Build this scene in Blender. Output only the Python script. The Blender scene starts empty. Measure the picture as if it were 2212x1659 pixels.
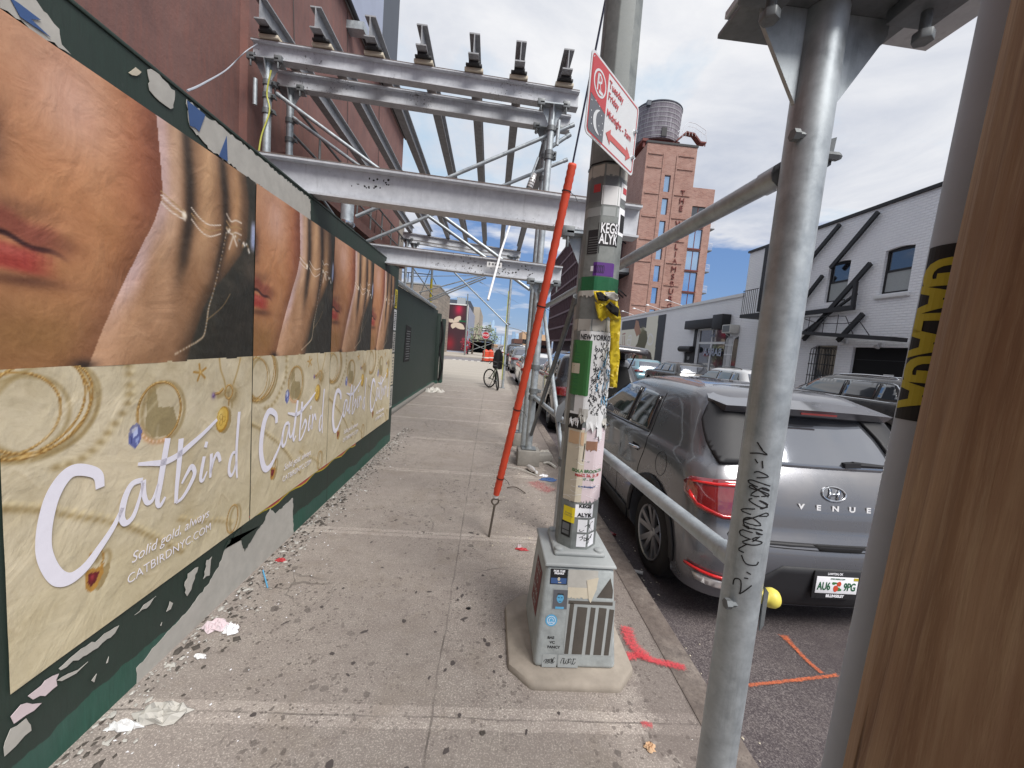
import bpy, bmesh, math, random
import numpy as np
from mathutils import Vector, Matrix, Euler
from mathutils.bvhtree import BVHTree
from mathutils.geometry import delaunay_2d_cdt
random.seed(7)
rng = np.random.default_rng(7)
PI = math.pi
scene = bpy.context.scene
COL = scene.collection
# ------------------------------------------------------------------ survey: photo measurements to places
FPX, CXP, CYP, EYE = 860.0, 1106.0, 829.5, 1.5
_F = Vector((1062 - CXP, 742 - CYP, FPX)); _V = Vector((-0.083, 1, 0)); _V.z = -(_F.x * _V.x + _F.y * _V.y) / FPX
AX, AY, AZ = _V.cross(_F).normalized(), _F.normalized(), (-_V).normalized()
def U(x, y, X=None, Y=None, Z=None):
    """place in the world of a surveyed point that lies on the plane x=X, y=Y or z=Z"""
    d = Vector((x - CXP, y - CYP, FPX)); w = Vector((AX.dot(d), AY.dot(d), AZ.dot(d)))
    t = X / w.x if X is not None else Y / w.y if Y is not None else (Z - EYE) / w.z
    return Vector((0, 0, EYE)) + w * t
# ------------------------------------------------------------------ objects
_loc = {}
def tag(o, label=None, cat=None, group=None, kind=None):
    if label: o['label'] = label
    if cat: o['category'] = cat
    if group: o['group'] = group
    if kind: o['kind'] = kind
    return o
def thing(name, label, cat, loc=(0, 0, 0), group=None):
    o = bpy.data.objects.new(name, None); COL.objects.link(o); o.location = loc
    o.empty_display_size = .1; _loc[o.name] = Vector(loc)
    return tag(o, label, cat, group)
def link(name, me, mat, parent=None, label=None):
    o = bpy.data.objects.new(name, me); COL.objects.link(o)
    if mat: me.materials.append(mat)
    if parent is not None:
        o.parent = parent; l = _loc.get(parent.name, Vector((0, 0, 0)))
        me.transform(Matrix.Translation(-l)); _loc[o.name] = l
    if label: o['label'] = label
    return o
def copy_tree(o, parent=None):
    c = o.copy(); COL.objects.link(c); c.parent = parent
    _loc[c.name] = _loc.get(o.name, Vector((0, 0, 0)))
    for ch in list(o.children): copy_tree(ch, c)
    return c
def perp(d):
    d = d.normalized(); a = Vector((0, 0, 1)) if abs(d.z) < .9 else Vector((1, 0, 0))
    u = d.cross(a).normalized(); return u, u.cross(d).normalized()
class MB:
    def __init__(s): s.v = []; s.f = []
    def add(s, vs, fs):
        b = len(s.v); s.v += [Vector(q) for q in vs]; s.f += [[i + b for i in q] for q in fs]; return s
    def box(s, x0, x1, y0, y1, z0, z1):
        return s.add([(x0, y0, z0), (x1, y0, z0), (x1, y1, z0), (x0, y1, z0), (x0, y0, z1), (x1, y0, z1), (x1, y1, z1), (x0, y1, z1)],
                     [(0, 3, 2, 1), (4, 5, 6, 7), (0, 1, 5, 4), (1, 2, 6, 5), (2, 3, 7, 6), (3, 0, 4, 7)])
    def obox(s, c, ax, ay, az):
        c, ax, ay, az = map(Vector, (c, ax, ay, az)); vs = [c + ax * i + ay * j + az * k for k in (-1, 1) for i, j in ((-1, -1), (1, -1), (1, 1), (-1, 1))]
        return s.add(vs, [(0, 3, 2, 1), (4, 5, 6, 7), (0, 1, 5, 4), (1, 2, 6, 5), (2, 3, 7, 6), (3, 0, 4, 7)])
    def bar(s, a, b, w, h, up=(0, 0, 1)):
        a, b = Vector(a), Vector(b); d = (b - a); u = d.cross(Vector(up)).normalized(); n = u.cross(d).normalized()
        return s.obox((a + b) / 2, u * w / 2, d / 2, n * h / 2)
    def tube(s, pts, r, n=12, cap=True):
        pts = [Vector(q) for q in pts]; rs = r if isinstance(r, (list, tuple)) else [r] * len(pts)
        b = len(s.v); u0 = None
        for i, q in enumerate(pts):
            d = (pts[min(i + 1, len(pts) - 1)] - pts[max(i - 1, 0)]).normalized()
            if u0 is None: u0, w = perp(d)
            else:
                u0 = (u0 - d * u0.dot(d)).normalized()
            w = u0.cross(d).normalized()
            for k in range(n):
                a = 2 * PI * k / n; s.v.append(q + (u0 * math.cos(a) + w * math.sin(a)) * rs[i])
        for i in range(len(pts) - 1):
            for k in range(n):
                k2 = (k + 1) % n; s.f.append([b + i * n + k, b + i * n + k2, b + (i + 1) * n + k2, b + (i + 1) * n + k])
        if cap:
            s.f.append([b + k for k in range(n)][::-1]); e = b + (len(pts) - 1) * n; s.f.append([e + k for k in range(n)])
        return s
    def lathe(s, c, axis, prof, n=24, cap=True):
        c = Vector(c); axis = Vector(axis).normalized(); u, w = perp(axis); b = len(s.v)
        for (h, r) in prof:
            for k in range(n):
                a = 2 * PI * k / n; s.v.append(c + axis * h + (u * math.cos(a) + w * math.sin(a)) * r)
        for i in range(len(prof) - 1):
            for k in range(n):
                k2 = (k + 1) % n; s.f.append([b + i * n + k, b + i * n + k2, b + (i + 1) * n + k2, b + (i + 1) * n + k])
        if cap:
            s.f.append([b + k for k in range(n)][::-1]); e = b + (len(prof) - 1) * n; s.f.append([e + k for k in range(n)])
        return s
    def prism(s, poly, off):
        """poly: 3-D points of a planar polygon, extruded by off"""
        poly = [Vector(q) for q in poly]; off = Vector(off); n = len(poly)
        return s.add(poly + [q + off for q in poly], [list(range(n))[::-1], list(range(n, 2 * n))] + [(i, (i + 1) % n, n + (i + 1) % n, n + i) for i in range(n)])
    def quad(s, a, b, c, d): return s.add([a, b, c, d], [(0, 1, 2, 3)])
    def ibeam(s, a, b, w, h, tf=.016, tw=.012):
        """I section from a to b, a and b on the middle of the web"""
        a, b = Vector(a), Vector(b); z = Vector((0, 0, 1)); d = b - a; n = (z - d * z.dot(d) / d.length_squared).normalized()
        s.bar(a + n * (h / 2 - tf / 2), b + n * (h / 2 - tf / 2), w, tf); s.bar(a - n * (h / 2 - tf / 2), b - n * (h / 2 - tf / 2), w, tf)
        return s.bar(a, b, tw, h - 2 * tf)
    def build(s, name, mat, parent=None, smooth=False, bevel=0, seg=2, label=None, sharp=40):
        me = bpy.data.meshes.new(name); me.from_pydata([tuple(q) for q in s.v], [], s.f)
        bm = bmesh.new(); bm.from_mesh(me); bmesh.ops.recalc_face_normals(bm, faces=bm.faces)
        if bevel:
            ed = [e for e in bm.edges if len(e.link_faces) == 2 and e.calc_face_angle(0) > .6]
            bmesh.ops.bevel(bm, geom=ed, offset=bevel, segments=seg, profile=.5, affect='EDGES', clamp_overlap=True)
        bm.to_mesh(me); bm.free()
        if smooth or bevel:
            for q in me.polygons: q.use_smooth = True
            me.set_sharp_from_angle(angle=math.radians(sharp))
        return link(name, me, mat, parent, label)
def struct(name, mb, mat, **k): return tag(mb.build(name, mat, **k), kind='structure')
def solo(name, mb, mat, label, cat, group=None, **k): return tag(mb.build(name, mat, **k), label, cat, group)
def text(s, size, mat, name, parent, origin, ux, uy, depth=.002, shear=0, align='CENTER', lift=.002, sx=1.0, bold=0, spacing=1.0, label=None):
    """lettering laid at origin, reading along ux with the letter tops along uy"""
    cu = bpy.data.curves.new(name, 'FONT'); cu.body = s; cu.size = size; cu.extrude = depth / 2; cu.shear = shear; cu.align_x = align; cu.align_y = 'CENTER'
    cu.offset = bold; cu.space_character = spacing; cu.resolution_u = 4
    t = bpy.data.objects.new('t', cu); COL.objects.link(t); bpy.context.view_layer.update()
    me = bpy.data.meshes.new_from_object(t.evaluated_get(bpy.context.evaluated_depsgraph_get())); bpy.data.objects.remove(t); bpy.data.curves.remove(cu)
    ux = Vector(ux).normalized(); uy = Vector(uy).normalized(); n = ux.cross(uy).normalized(); o = Vector(origin) + n * (lift + depth / 2)
    M = Matrix(((ux.x * sx, uy.x, n.x, o.x), (ux.y * sx, uy.y, n.y, o.y), (ux.z * sx, uy.z, n.z, o.z), (0, 0, 0, 1)))
    me.transform(M); me.materials.clear()
    return link(name, me, mat, parent, label)
def smooth_line(pts, n=8, closed=False):
    P = [Vector(q) for q in pts]; out = []; m = len(P)
    for i in range(m if closed else m - 1):
        if closed: p0, p1, p2, p3 = P[(i - 1) % m], P[i], P[(i + 1) % m], P[(i + 2) % m]
        else: p0, p1, p2, p3 = P[max(i - 1, 0)], P[i], P[i + 1], P[min(i + 2, m - 1)]
        for k in range(n):
            t = k / n; out.append(.5 * ((2 * p1) + (p2 - p0) * t + (2 * p0 - 5 * p1 + 4 * p2 - p3) * t * t + (3 * p1 - p0 - 3 * p2 + p3) * t ** 3))
    if not closed: out.append(P[-1])
    return out
def ribbon(mb, pts, w, to3, lift=.0, closed=False):
    """flat painted stroke; pts in 2-D, w one width or one per point, to3 maps (a, b, lift) to the world"""
    P = [Vector((q[0], q[1])) for q in pts]; n = len(P); ws = w if isinstance(w, (list, tuple)) else [w] * n; vs = []
    for i, q in enumerate(P):
        d = (P[min(i + 1, n - 1)] - P[max(i - 1, 0)]); d = d.normalized() if d.length > 1e-9 else Vector((1, 0)); m = Vector((-d.y, d.x))
        vs += [to3(*(q + m * ws[i] / 2), lift), to3(*(q - m * ws[i] / 2), lift)]
    fs = [(2 * i, 2 * i + 1, 2 * i + 3, 2 * i + 2) for i in range(n - 1)]
    mb.add(vs, fs)
def blot(mb, c, rx, ry, to3, lift, n=14, rough=.3, rot=0, rnd=random):
    """irregular flat patch"""
    vs = [];  ph = rnd.random() * 6
    for k in range(n):
        a = 2 * PI * k / n; r = 1 + rough * (rnd.random() - .5) * 2
        x, y = math.cos(a) * rx * r, math.sin(a) * ry * r
        vs.append(to3(c[0] + x * math.cos(rot) - y * math.sin(rot), c[1] + x * math.sin(rot) + y * math.cos(rot), lift))
    mb.add(vs, [list(range(n))])
def clip_fill(poly, res):
    """triangulated fill of a 2-D polygon with inner points"""
    P = [Vector(q) for q in poly]; out = []
    for i, a in enumerate(P):
        b = P[(i + 1) % len(P)]; n = max(1, int((b - a).length / res))
        for k in range(n): out.append(a.lerp(b, k / n))
    xs = [q.x for q in P]; ys = [q.y for q in P]; ins = []
    def inside(x, y):
        c = False
        for i in range(len(P)):
            a, b = P[i], P[(i + 1) % len(P)]
            if (a.y > y) != (b.y > y) and x < a.x + (y - a.y) * (b.x - a.x) / (b.y - a.y): c = not c
        return c
    x = min(xs) + res / 2
    while x < max(xs):
        y = min(ys) + res / 2
        while y < max(ys):
            if inside(x, y) and min((Vector((x, y)) - q).length for q in out) > res * .45: ins.append(Vector((x, y)))
            y += res
        x += res
    n = len(out); v, e, f, *_ = delaunay_2d_cdt(out + ins, [(i, (i + 1) % n) for i in range(n)], [list(range(n))], 1, 1e-6); return v, f
# ------------------------------------------------------------------ materials
def srgb(r, g, b):
    f = lambda c: (c / 255 / 12.92) if c / 255 < .04045 else ((c / 255 + .055) / 1.055) ** 2.4
    return (f(r), f(g), f(b), 1)
class NT:
    def __init__(s, name):
        s.m = bpy.data.materials.new(name); s.m.use_nodes = True; s.t = s.m.node_tree; s.t.nodes.clear()
        s.out = s.t.nodes.new('ShaderNodeOutputMaterial'); s.b = s.t.nodes.new('ShaderNodeBsdfPrincipled'); s.t.links.new(s.b.outputs[0], s.out.inputs[0])
        s._co = None
    def n(s, k, **p):
        q = s.t.nodes.new(k)
        for a, b in p.items(): setattr(q, a, b)
        return q
    def l(s, a, b): s.t.links.new(a, b)
    def co(s, scale=(1, 1, 1), rot=(0, 0, 0), loc=(0, 0, 0), kind='Object'):
        tc = s.n('ShaderNodeTexCoord'); mp = s.n('ShaderNodeMapping'); s.l(tc.outputs[kind], mp.inputs[0])
        mp.inputs['Scale'].default_value = scale; mp.inputs['Rotation'].default_value = rot; mp.inputs['Location'].default_value = loc
        return mp.outputs[0]
    def noise(s, co, scale=5, detail=6, rough=.6, dist=0):
        q = s.n('ShaderNodeTexNoise'); s.l(co, q.inputs['Vector']); q.inputs['Scale'].default_value = scale; q.inputs['Detail'].default_value = detail
        q.inputs['Roughness'].default_value = rough; q.inputs['Distortion'].default_value = dist; return q.outputs['Fac']
    def voro(s, co, scale=5, feat='F1', rnd=1):
        q = s.n('ShaderNodeTexVoronoi', feature=feat); s.l(co, q.inputs['Vector']); q.inputs['Scale'].default_value = scale; q.inputs['Randomness'].default_value = rnd
        return q
    def ramp(s, fac, stops, interp='LINEAR'):
        q = s.n('ShaderNodeValToRGB'); q.color_ramp.interpolation = interp; e = q.color_ramp.elements
        for i, (p, c) in enumerate(stops):
            if i < 2: el = e[i]; el.position = p
            else: el = e.new(p)
            el.color = c if len(c) == 4 else (*c, 1)
        s.l(fac, q.inputs[0]); return q.outputs[0]
    def mask(s, fac, a, b): return s.ramp(fac, [(a, (0, 0, 0, 1)), (b, (1, 1, 1, 1))])
    def mix(s, fac, a, b, mode='MIX'):
        q = s.n('ShaderNodeMix', data_type='RGBA', blend_type=mode)
        for v, i in ((fac, 0), (a, 6), (b, 7)):
            if hasattr(v, 'is_output') or isinstance(v, bpy.types.NodeSocket): s.l(v, q.inputs[i])
            else: q.inputs[i].default_value = v
        return q.outputs[2]
    def math(s, op, a, b=0.0, c=None):
        q = s.n('ShaderNodeMath', operation=op)
        for v, i in ((a, 0), (b, 1), (c, 2)):
            if v is None: continue
            if isinstance(v, bpy.types.NodeSocket): s.l(v, q.inputs[i])
            else: q.inputs[i].default_value = v
        return q.outputs[0]
    def sep(s, co):
        q = s.n('ShaderNodeSeparateXYZ'); s.l(co, q.inputs[0]); return q.outputs
    def bump(s, h, strength=.3, dist=.01, prev=None):
        q = s.n('ShaderNodeBump'); q.inputs['Strength'].default_value = strength; q.inputs['Distance'].default_value = dist; s.l(h, q.inputs['Height'])
        if prev is not None: s.l(prev, q.inputs['Normal'])
        return q.outputs[0]
    def set(s, col=None, rough=None, metal=None, nrm=None, **k):
        for v, nm in ((col, 'Base Color'), (rough, 'Roughness'), (metal, 'Metallic'), (nrm, 'Normal')):
            if v is None: continue
            if isinstance(v, bpy.types.NodeSocket): s.l(v, s.b.inputs[nm])
            else: s.b.inputs[nm].default_value = v
        for a, b in k.items(): s.b.inputs[a.replace('_', ' ')].default_value = b
        return s.m
M = {}
def plain(name, c, rough=.6, metal=0, var=.12, scale=14, bump=.15, **k):
    """one colour with wear: noise in tone, roughness and relief"""
    t = NT(name); co = t.co(); f = t.noise(co, scale, 5); dk = tuple(x * (1 - var) for x in c[:3]) + (1,); lt = tuple(min(1, x * (1 + var)) for x in c[:3]) + (1,)
    f2 = t.noise(co, scale * .17, 3)
    col = t.mix(f2, t.ramp(f, [(.3, dk), (.7, lt)]), tuple(x * (1 - var * 1.2) for x in c[:3]) + (1,))
    M[name] = t.set(col, rough, metal, t.bump(f, bump, .004), **k); return M[name]
def mat_sidewalk():
    t = NT('concrete_sidewalk'); co = t.co(); x, y, z = t.sep(co)
    big = t.noise(co, 1.1, 5, .62); mid = t.noise(co, 9, 6, .7); fine = t.noise(co, 140, 3, .7); fine2 = t.noise(co, 45, 4, .75)
    col = t.ramp(big, [(.3, srgb(204, 193, 184)), (.5, srgb(218, 208, 197)), (.7, srgb(228, 218, 204))])
    col = t.mix(t.mask(mid, .35, .75), col, srgb(180, 168, 160)); col = t.mix(t.math('MULTIPLY', t.mask(fine2, .52, .66), .5), col, srgb(146, 135, 129))
    col = t.mix(t.math('MULTIPLY', t.mask(fine, .55, .7), .5), col, srgb(206, 199, 190)); col = t.mix(t.math('MULTIPLY', t.mask(fine, .44, .3), .55), col, srgb(96, 88, 85))
    wn = t.n('ShaderNodeTexWhiteNoise', noise_dimensions='2D'); cbn = t.n('ShaderNodeCombineXYZ'); t.l(t.math('FLOOR', t.math('DIVIDE', t.math('SUBTRACT', y, 1.46 - 15), 1.5)), cbn.inputs[0]); t.l(t.math('GREATER_THAN', x, -.126), cbn.inputs[1]); t.l(cbn.outputs[0], wn.inputs['Vector']); col = t.mix(t.math('MULTIPLY', wn.outputs['Value'], .28), col, srgb(150, 140, 132))
    st_ = t.mask(t.noise(co, 2.6, 7, .7, .6), .52, .62); col = t.mix(t.math('MULTIPLY', st_, .3), col, srgb(138, 126, 112))
    # slabs farther along the street turn paler, with fewer spots
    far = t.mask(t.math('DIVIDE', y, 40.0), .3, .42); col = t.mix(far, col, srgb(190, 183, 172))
    # aggregate and gum
    dist = t.n('ShaderNodeTexNoise'); t.l(co, dist.inputs['Vector']); dist.inputs['Scale'].default_value = 26
    wob = t.n('ShaderNodeVectorMath', operation='MULTIPLY_ADD'); t.l(dist.outputs['Color'], wob.inputs[0]); wob.inputs[1].default_value = (.035, .035, 0); t.l(co, wob.inputs[2]); w = wob.outputs[0]
    zone = t.mask(t.noise(co, 1.7, 3), .42, .6)
    for sc, thr, cut, c in ((13, .2, .5, srgb(78, 72, 70)), (30, .26, .55, srgb(86, 78, 74)), (62, .3, .45, srgb(84, 76, 72))):
        v = t.voro(w, sc); cr = t.sep(v.outputs['Color'])[0]
        rad = t.math('MULTIPLY', thr, t.math('ADD', .35, t.sep(v.outputs['Color'])[1]))
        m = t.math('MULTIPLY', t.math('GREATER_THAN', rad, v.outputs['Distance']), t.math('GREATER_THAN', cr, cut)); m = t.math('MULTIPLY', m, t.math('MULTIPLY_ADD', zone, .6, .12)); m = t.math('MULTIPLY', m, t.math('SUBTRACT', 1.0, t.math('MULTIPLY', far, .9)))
        col = t.mix(m, col, c)
    # cracks
    cw = t.n('ShaderNodeVectorMath', operation='MULTIPLY_ADD'); n2 = t.n('ShaderNodeTexNoise'); t.l(co, n2.inputs['Vector']); n2.inputs['Scale'].default_value = 3; n2.inputs['Detail'].default_value = 8
    t.l(n2.outputs['Color'], cw.inputs[0]); cw.inputs[1].default_value = (.5, .5, 0); t.l(co, cw.inputs[2])
    e = t.voro(cw.outputs[0], .62, 'DISTANCE_TO_EDGE').outputs['Distance']; ck = t.math('MULTIPLY', t.math('LESS_THAN', e, .0028), t.mask(t.noise(co, .55, 2), .5, .54))
    # slab joints every 1.5 m along, one joint along the walk
    ny = t.math('MULTIPLY', t.math('SUBTRACT', t.noise(co, 4, 4), .5), .03); yy = t.math('ADD', y, ny); xx = t.math('ADD', x, ny)
    jy = t.math('PINGPONG', t.math('SUBTRACT', yy, 1.46 - 15), .75); jl = t.math('LESS_THAN', jy, .004)
    jx = t.math('LESS_THAN', t.math('ABSOLUTE', t.math('ADD', xx, .126)), .004); jk = t.math('LESS_THAN', t.math('ABSOLUTE', t.math('SUBTRACT', xx, .985)), .007)
    J = t.math('MAXIMUM', t.math('MAXIMUM', jl, jk), t.math('MAXIMUM', jx, ck)); Js = t.math('MULTIPLY', J, t.math('MULTIPLY_ADD', t.mask(t.noise(co, 5, 3), .3, .7), .5, .12))
    soft = t.mask(jy, .05, .0); col = t.mix(t.math('MULTIPLY', soft, .3), col, srgb(90, 82, 76)); col = t.mix(Js, col, srgb(62, 56, 52))
    # grime along the hoarding
    g = t.math('MULTIPLY', t.mask(t.math('ADD', t.math('MULTIPLY', x, -1.0), t.math('MULTIPLY', mid, .35)), 1.12, 1.42), .8); col = t.mix(g, col, srgb(62, 54, 50))
    gk = t.math('MULTIPLY', t.mask(t.math('ADD', x, t.math('MULTIPLY', mid, .4)), .95, 1.2), .5); col = t.mix(gk, col, srgb(92, 82, 78))
    h = t.math('SUBTRACT', t.math('ADD', t.math('MULTIPLY', fine, .4), mid), t.math('MULTIPLY', J, 1.5))
    M['sidewalk'] = t.set(col, .9, 0, t.bump(h, .5, .006))
mat_sidewalk()
def mat_asphalt():
    t = NT('asphalt'); co = t.co(); a = t.noise(co, 120, 4, .8); b = t.noise(co, .8, 6, .7); c = t.noise(co, 8, 5)
    col = t.ramp(a, [(.3, srgb(52, 46, 48)), (.5, srgb(86, 78, 80)), (.68, srgb(150, 142, 138))]); col = t.mix(t.mask(b, .35, .7), col, srgb(74, 66, 68)); col = t.mix(t.math('MULTIPLY', t.mask(c, .5, .8), .4), col, srgb(120, 112, 108))
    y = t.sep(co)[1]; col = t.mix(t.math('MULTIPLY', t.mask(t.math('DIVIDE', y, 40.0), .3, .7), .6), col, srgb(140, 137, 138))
    M['asphalt'] = t.set(col, .88, 0, t.bump(a, .8, .006))
mat_asphalt()
def mat_kerb():
    t = NT('kerb_steel'); co = t.co(); a = t.noise(co, 16, 6, .7); b = t.noise(co, 90, 3, .7); v = t.noise(co, 1.5, 4)
    col = t.ramp(a, [(.3, srgb(92, 84, 80)), (.6, srgb(136, 126, 118)), (.8, srgb(160, 150, 140))]); col = t.mix(t.math('MULTIPLY', t.mask(b, .5, .7), .6), col, srgb(66, 60, 58)); col = t.mix(t.math('MULTIPLY', t.mask(v, .45, .6), .5), col, srgb(90, 78, 72))
    M['kerb'] = t.set(col, .85, 0, t.bump(a, .5, .006))
mat_kerb()
def mat_galv(name, c1, c2, spangle=.5, metal=.55, rough=.45, rust=0.0, spots=0.0):
    t = NT(name); co = t.co(); a = t.noise(co, 14, 6, .7); v = t.sep(t.voro(co, 60).outputs['Color'])[0]; st = t.noise(t.co((30, 30, 3)), 1, 5, .7)
    col = t.ramp(a, [(.3, c1), (.7, c2)]); col = t.mix(t.math('MULTIPLY', t.mask(v, .2, .9), spangle * .35), col, c2); col = t.mix(t.math('MULTIPLY', t.mask(st, .55, .75), .5), col, tuple(x * .6 for x in c1[:3]) + (1,))
    if rust: col = t.mix(t.math('MULTIPLY', t.mask(t.noise(co, 5, 8, .75), .62 - rust * .1, .72), .8), col, srgb(92, 62, 48))
    if spots:
        f = t.noise(co, 38, 4, .6); z = t.mask(t.noise(co, 1.6, 2), .52, .62); col = t.mix(t.math('MULTIPLY', t.math('MULTIPLY', t.mask(f, .6, .64), z), spots), col, srgb(52, 48, 50))
    M[name] = t.set(col, t.ramp(a, [(.3, (rough - .1,) * 3), (.7, (rough + .15,) * 3)]), metal, t.bump(a, .15, .003)); return M[name]
mat_galv('galvanized', srgb(150, 157, 162), srgb(192, 199, 203)); mat_galv('galvanized_dark', srgb(92, 96, 99), srgb(128, 132, 134), metal=.3)
mat_galv('beam_paint', srgb(180, 183, 189), srgb(206, 209, 214), .1, .0, .55, rust=.0, spots=.8); mat_galv('beam_top', srgb(98, 84, 78), srgb(140, 128, 122), .1, .0, .75, rust=.8)
mat_galv('joist_paint', srgb(128, 130, 134), srgb(166, 168, 172), .1, .0, .6, rust=.1); mat_galv('pole_steel', srgb(104, 109, 109), srgb(142, 146, 144), .2, .15, .6)
mat_galv('cast_base', srgb(140, 145, 146), srgb(178, 184, 184), .1, .1, .55, rust=.05)
def mat_green():
    t = NT('green_plywood'); co = t.co(); a = t.noise(t.co((6, 6, .6)), 12, 6, .7); b = t.noise(co, 2.2, 5)
    col = t.ramp(a, [(.3, srgb(32, 72, 60)), (.7, srgb(48, 94, 80))]); col = t.mix(t.mask(b, .4, .7), col, srgb(58, 88, 80))
    y = t.sep(co)[1]; j = t.math('LESS_THAN', t.math('PINGPONG', t.math('SUBTRACT', y, -8.3), .61), .004); col = t.mix(j, col, (.004, .006, .005, 1))
    sc = t.math('MULTIPLY', t.mask(t.noise(t.co((1, 3, 1.2)), 7, 8, .8), .645, .66), t.mask(t.sep(co)[2], .42, .3)); col = t.mix(sc, col, srgb(150, 150, 145))
    gr = t.mask(t.math('ADD', t.sep(co)[2], t.math('MULTIPLY', b, .15)), .2, .05); col = t.mix(t.math('MULTIPLY', gr, .7), col, srgb(38, 34, 32))
    M['green'] = t.set(col, .62, 0, t.bump(a, .35, .004))
mat_green()
def mat_maroon():
    t = NT('maroon_stucco'); co = t.co(); a = t.noise(co, 1.2, 8, .7); b = t.noise(t.co((1, 4, .5)), 3, 7, .75); c = t.noise(co, 30, 4)
    col = t.ramp(a, [(.3, srgb(104, 76, 73)), (.6, srgb(126, 94, 88)), (.8, srgb(136, 108, 102))]); col = t.mix(t.math('MULTIPLY', t.mask(b, .45, .75), .6), col, srgb(146, 94, 82)); col = t.mix(t.math('MULTIPLY', t.mask(t.noise(t.co((1, 1, .7)), 6, 8, .8), .68, .7), .8), col, srgb(196, 176, 160))
    col = t.mix(t.math('MULTIPLY', t.mask(b, .72, .62), .0), col, srgb(60, 40, 40))
    M['maroon'] = t.set(col, .85, 0, t.bump(t.math('ADD', a, t.math('MULTIPLY', c, .2)), .4, .03))
mat_maroon()
def mat_brick(name, c1, c2, mortar, sc=1.0, rot=(PI / 2, 0, PI / 2), bw=.21, rh=.075, ms=.012, bump=.4, stain=None, msm=.1, dirt=.35):
    t = NT(name); co = t.co((sc, sc, sc), rot) if rot else None
    x, y, z = t.sep(t.co()); cb = t.n('ShaderNodeCombineXYZ'); t.l(t.math('ADD', x, y), cb.inputs[0]); t.l(z, cb.inputs[1])
    mp = t.n('ShaderNodeMapping'); t.l(cb.outputs[0], mp.inputs[0]); mp.inputs['Scale'].default_value = (sc, sc, sc)
    b = t.n('ShaderNodeTexBrick'); t.l(mp.outputs[0], b.inputs['Vector']); b.inputs['Color1'].default_value = c1; b.inputs['Color2'].default_value = c2; b.inputs['Mortar'].default_value = mortar
    b.inputs['Scale'].default_value = 1; b.inputs['Brick Width'].default_value = bw; b.inputs['Row Height'].default_value = rh; b.inputs['Mortar Size'].default_value = ms; b.inputs['Mortar Smooth'].default_value = msm
    co2 = t.co(); a = t.noise(co2, .5, 6, .7); f = t.noise(co2, 9, 5); col = b.outputs['Color']
    col = t.mix(t.math('MULTIPLY', t.mask(f, .4, .75), dirt), col, tuple(q * .6 for q in c1[:3]) + (1,)); col = t.mix(t.math('MULTIPLY', t.mask(a, .4, .75), .45), col, stain or tuple(min(1, q * 1.5) for q in c2[:3]) + (1,))
    h = t.math('ADD', t.math('SUBTRACT', 1.0, b.outputs['Fac']), t.math('MULTIPLY', f, .5))
    M[name] = t.set(col, .88, 0, t.bump(h, bump, .02)); return M[name]
mat_brick('brick_red', srgb(142, 100, 88), srgb(168, 126, 112), srgb(160, 140, 130), 1, bw=.5, rh=.17, ms=.02, stain=srgb(190, 160, 148))
mat_brick('brick_white', srgb(243, 243, 245), srgb(246, 246, 248), srgb(236, 236, 239), 1, bw=.26, rh=.09, ms=.018, bump=.75, stain=srgb(224, 225, 231), msm=.5, dirt=.05)
mat_brick('brick_grey', srgb(128, 120, 112), srgb(152, 142, 130), srgb(120, 114, 108), 1, bw=1.3, rh=.36, ms=.03)
mat_brick('brick_mural', srgb(52, 54, 60), srgb(60, 62, 68), srgb(40, 42, 46), 1, bw=.26, rh=.09, ms=.014)
def mat_wood():
    t = NT('timber_pole'); a = t.noise(t.co((20, 20, 1.1)), 1, 7, .62, .8); b = t.noise(t.co((8, 8, .55)), 1, 5, .6); c = t.noise(t.co((150, 150, 5)), 1, 6, .8)
    col = t.ramp(a, [(.25, srgb(112, 82, 60)), (.45, srgb(154, 122, 92)), (.6, srgb(176, 144, 112)), (.75, srgb(200, 170, 136))]); col = t.mix(t.math('MULTIPLY', t.mask(b, .5, .66), .75), col, srgb(128, 88, 58)); col = t.mix(t.math('MULTIPLY', t.mask(c, .48, .62), .45), col, srgb(196, 168, 132))
    bl = t.noise(t.co((3.5, 3.5, 1.4)), 1, 5, .6); col = t.mix(t.math('MULTIPLY', t.mask(bl, .42, .66), .6), col, srgb(120, 78, 52)); ck = t.mask(t.noise(t.co((22, 22, .5)), 1, 3, .5), .66, .68); col = t.mix(t.math('MULTIPLY', ck, .55), col, srgb(50, 26, 18))
    M['timber'] = t.set(col, .8, 0, t.bump(t.math('SUBTRACT', a, t.math('MULTIPLY', ck, .9)), .6, .008))
mat_wood()
def mat_paint(name, c, metal=.55, rough=.28, flake=.06, coat=1.0):
    t = NT(name); co = t.co(); a = t.noise(co, 900, 2); d = t.noise(co, 2.5, 5, .6); lo = tuple(x * (1 - flake * 2) for x in c[:3]) + (1,); hi = tuple(min(1, x * (1 + flake * 2)) for x in c[:3]) + (1,)
    col = t.mix(a, lo, hi); dust = t.mask(t.sep(co)[2], .55, .1); col = t.mix(t.math('MULTIPLY', t.math('MULTIPLY', dust, t.mask(d, .3, .7)), .35), col, srgb(120, 112, 104))
    M[name] = t.set(col, t.ramp(d, [(.3, (rough - .06,) * 3), (.7, (rough + .08,) * 3)]), metal, None, Coat_Weight=coat, Coat_Roughness=.04); return M[name]
mat_paint('paint_grey', srgb(112, 114, 120)); mat_paint('paint_black', srgb(30, 31, 34), .2); mat_paint('paint_white', srgb(212, 214, 216), 0, .35); mat_paint('paint_teal', srgb(128, 170, 184), .3); mat_paint('paint_silver', srgb(140, 144, 148), .6); mat_paint('paint_dark', srgb(58, 60, 66), .3)
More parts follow.
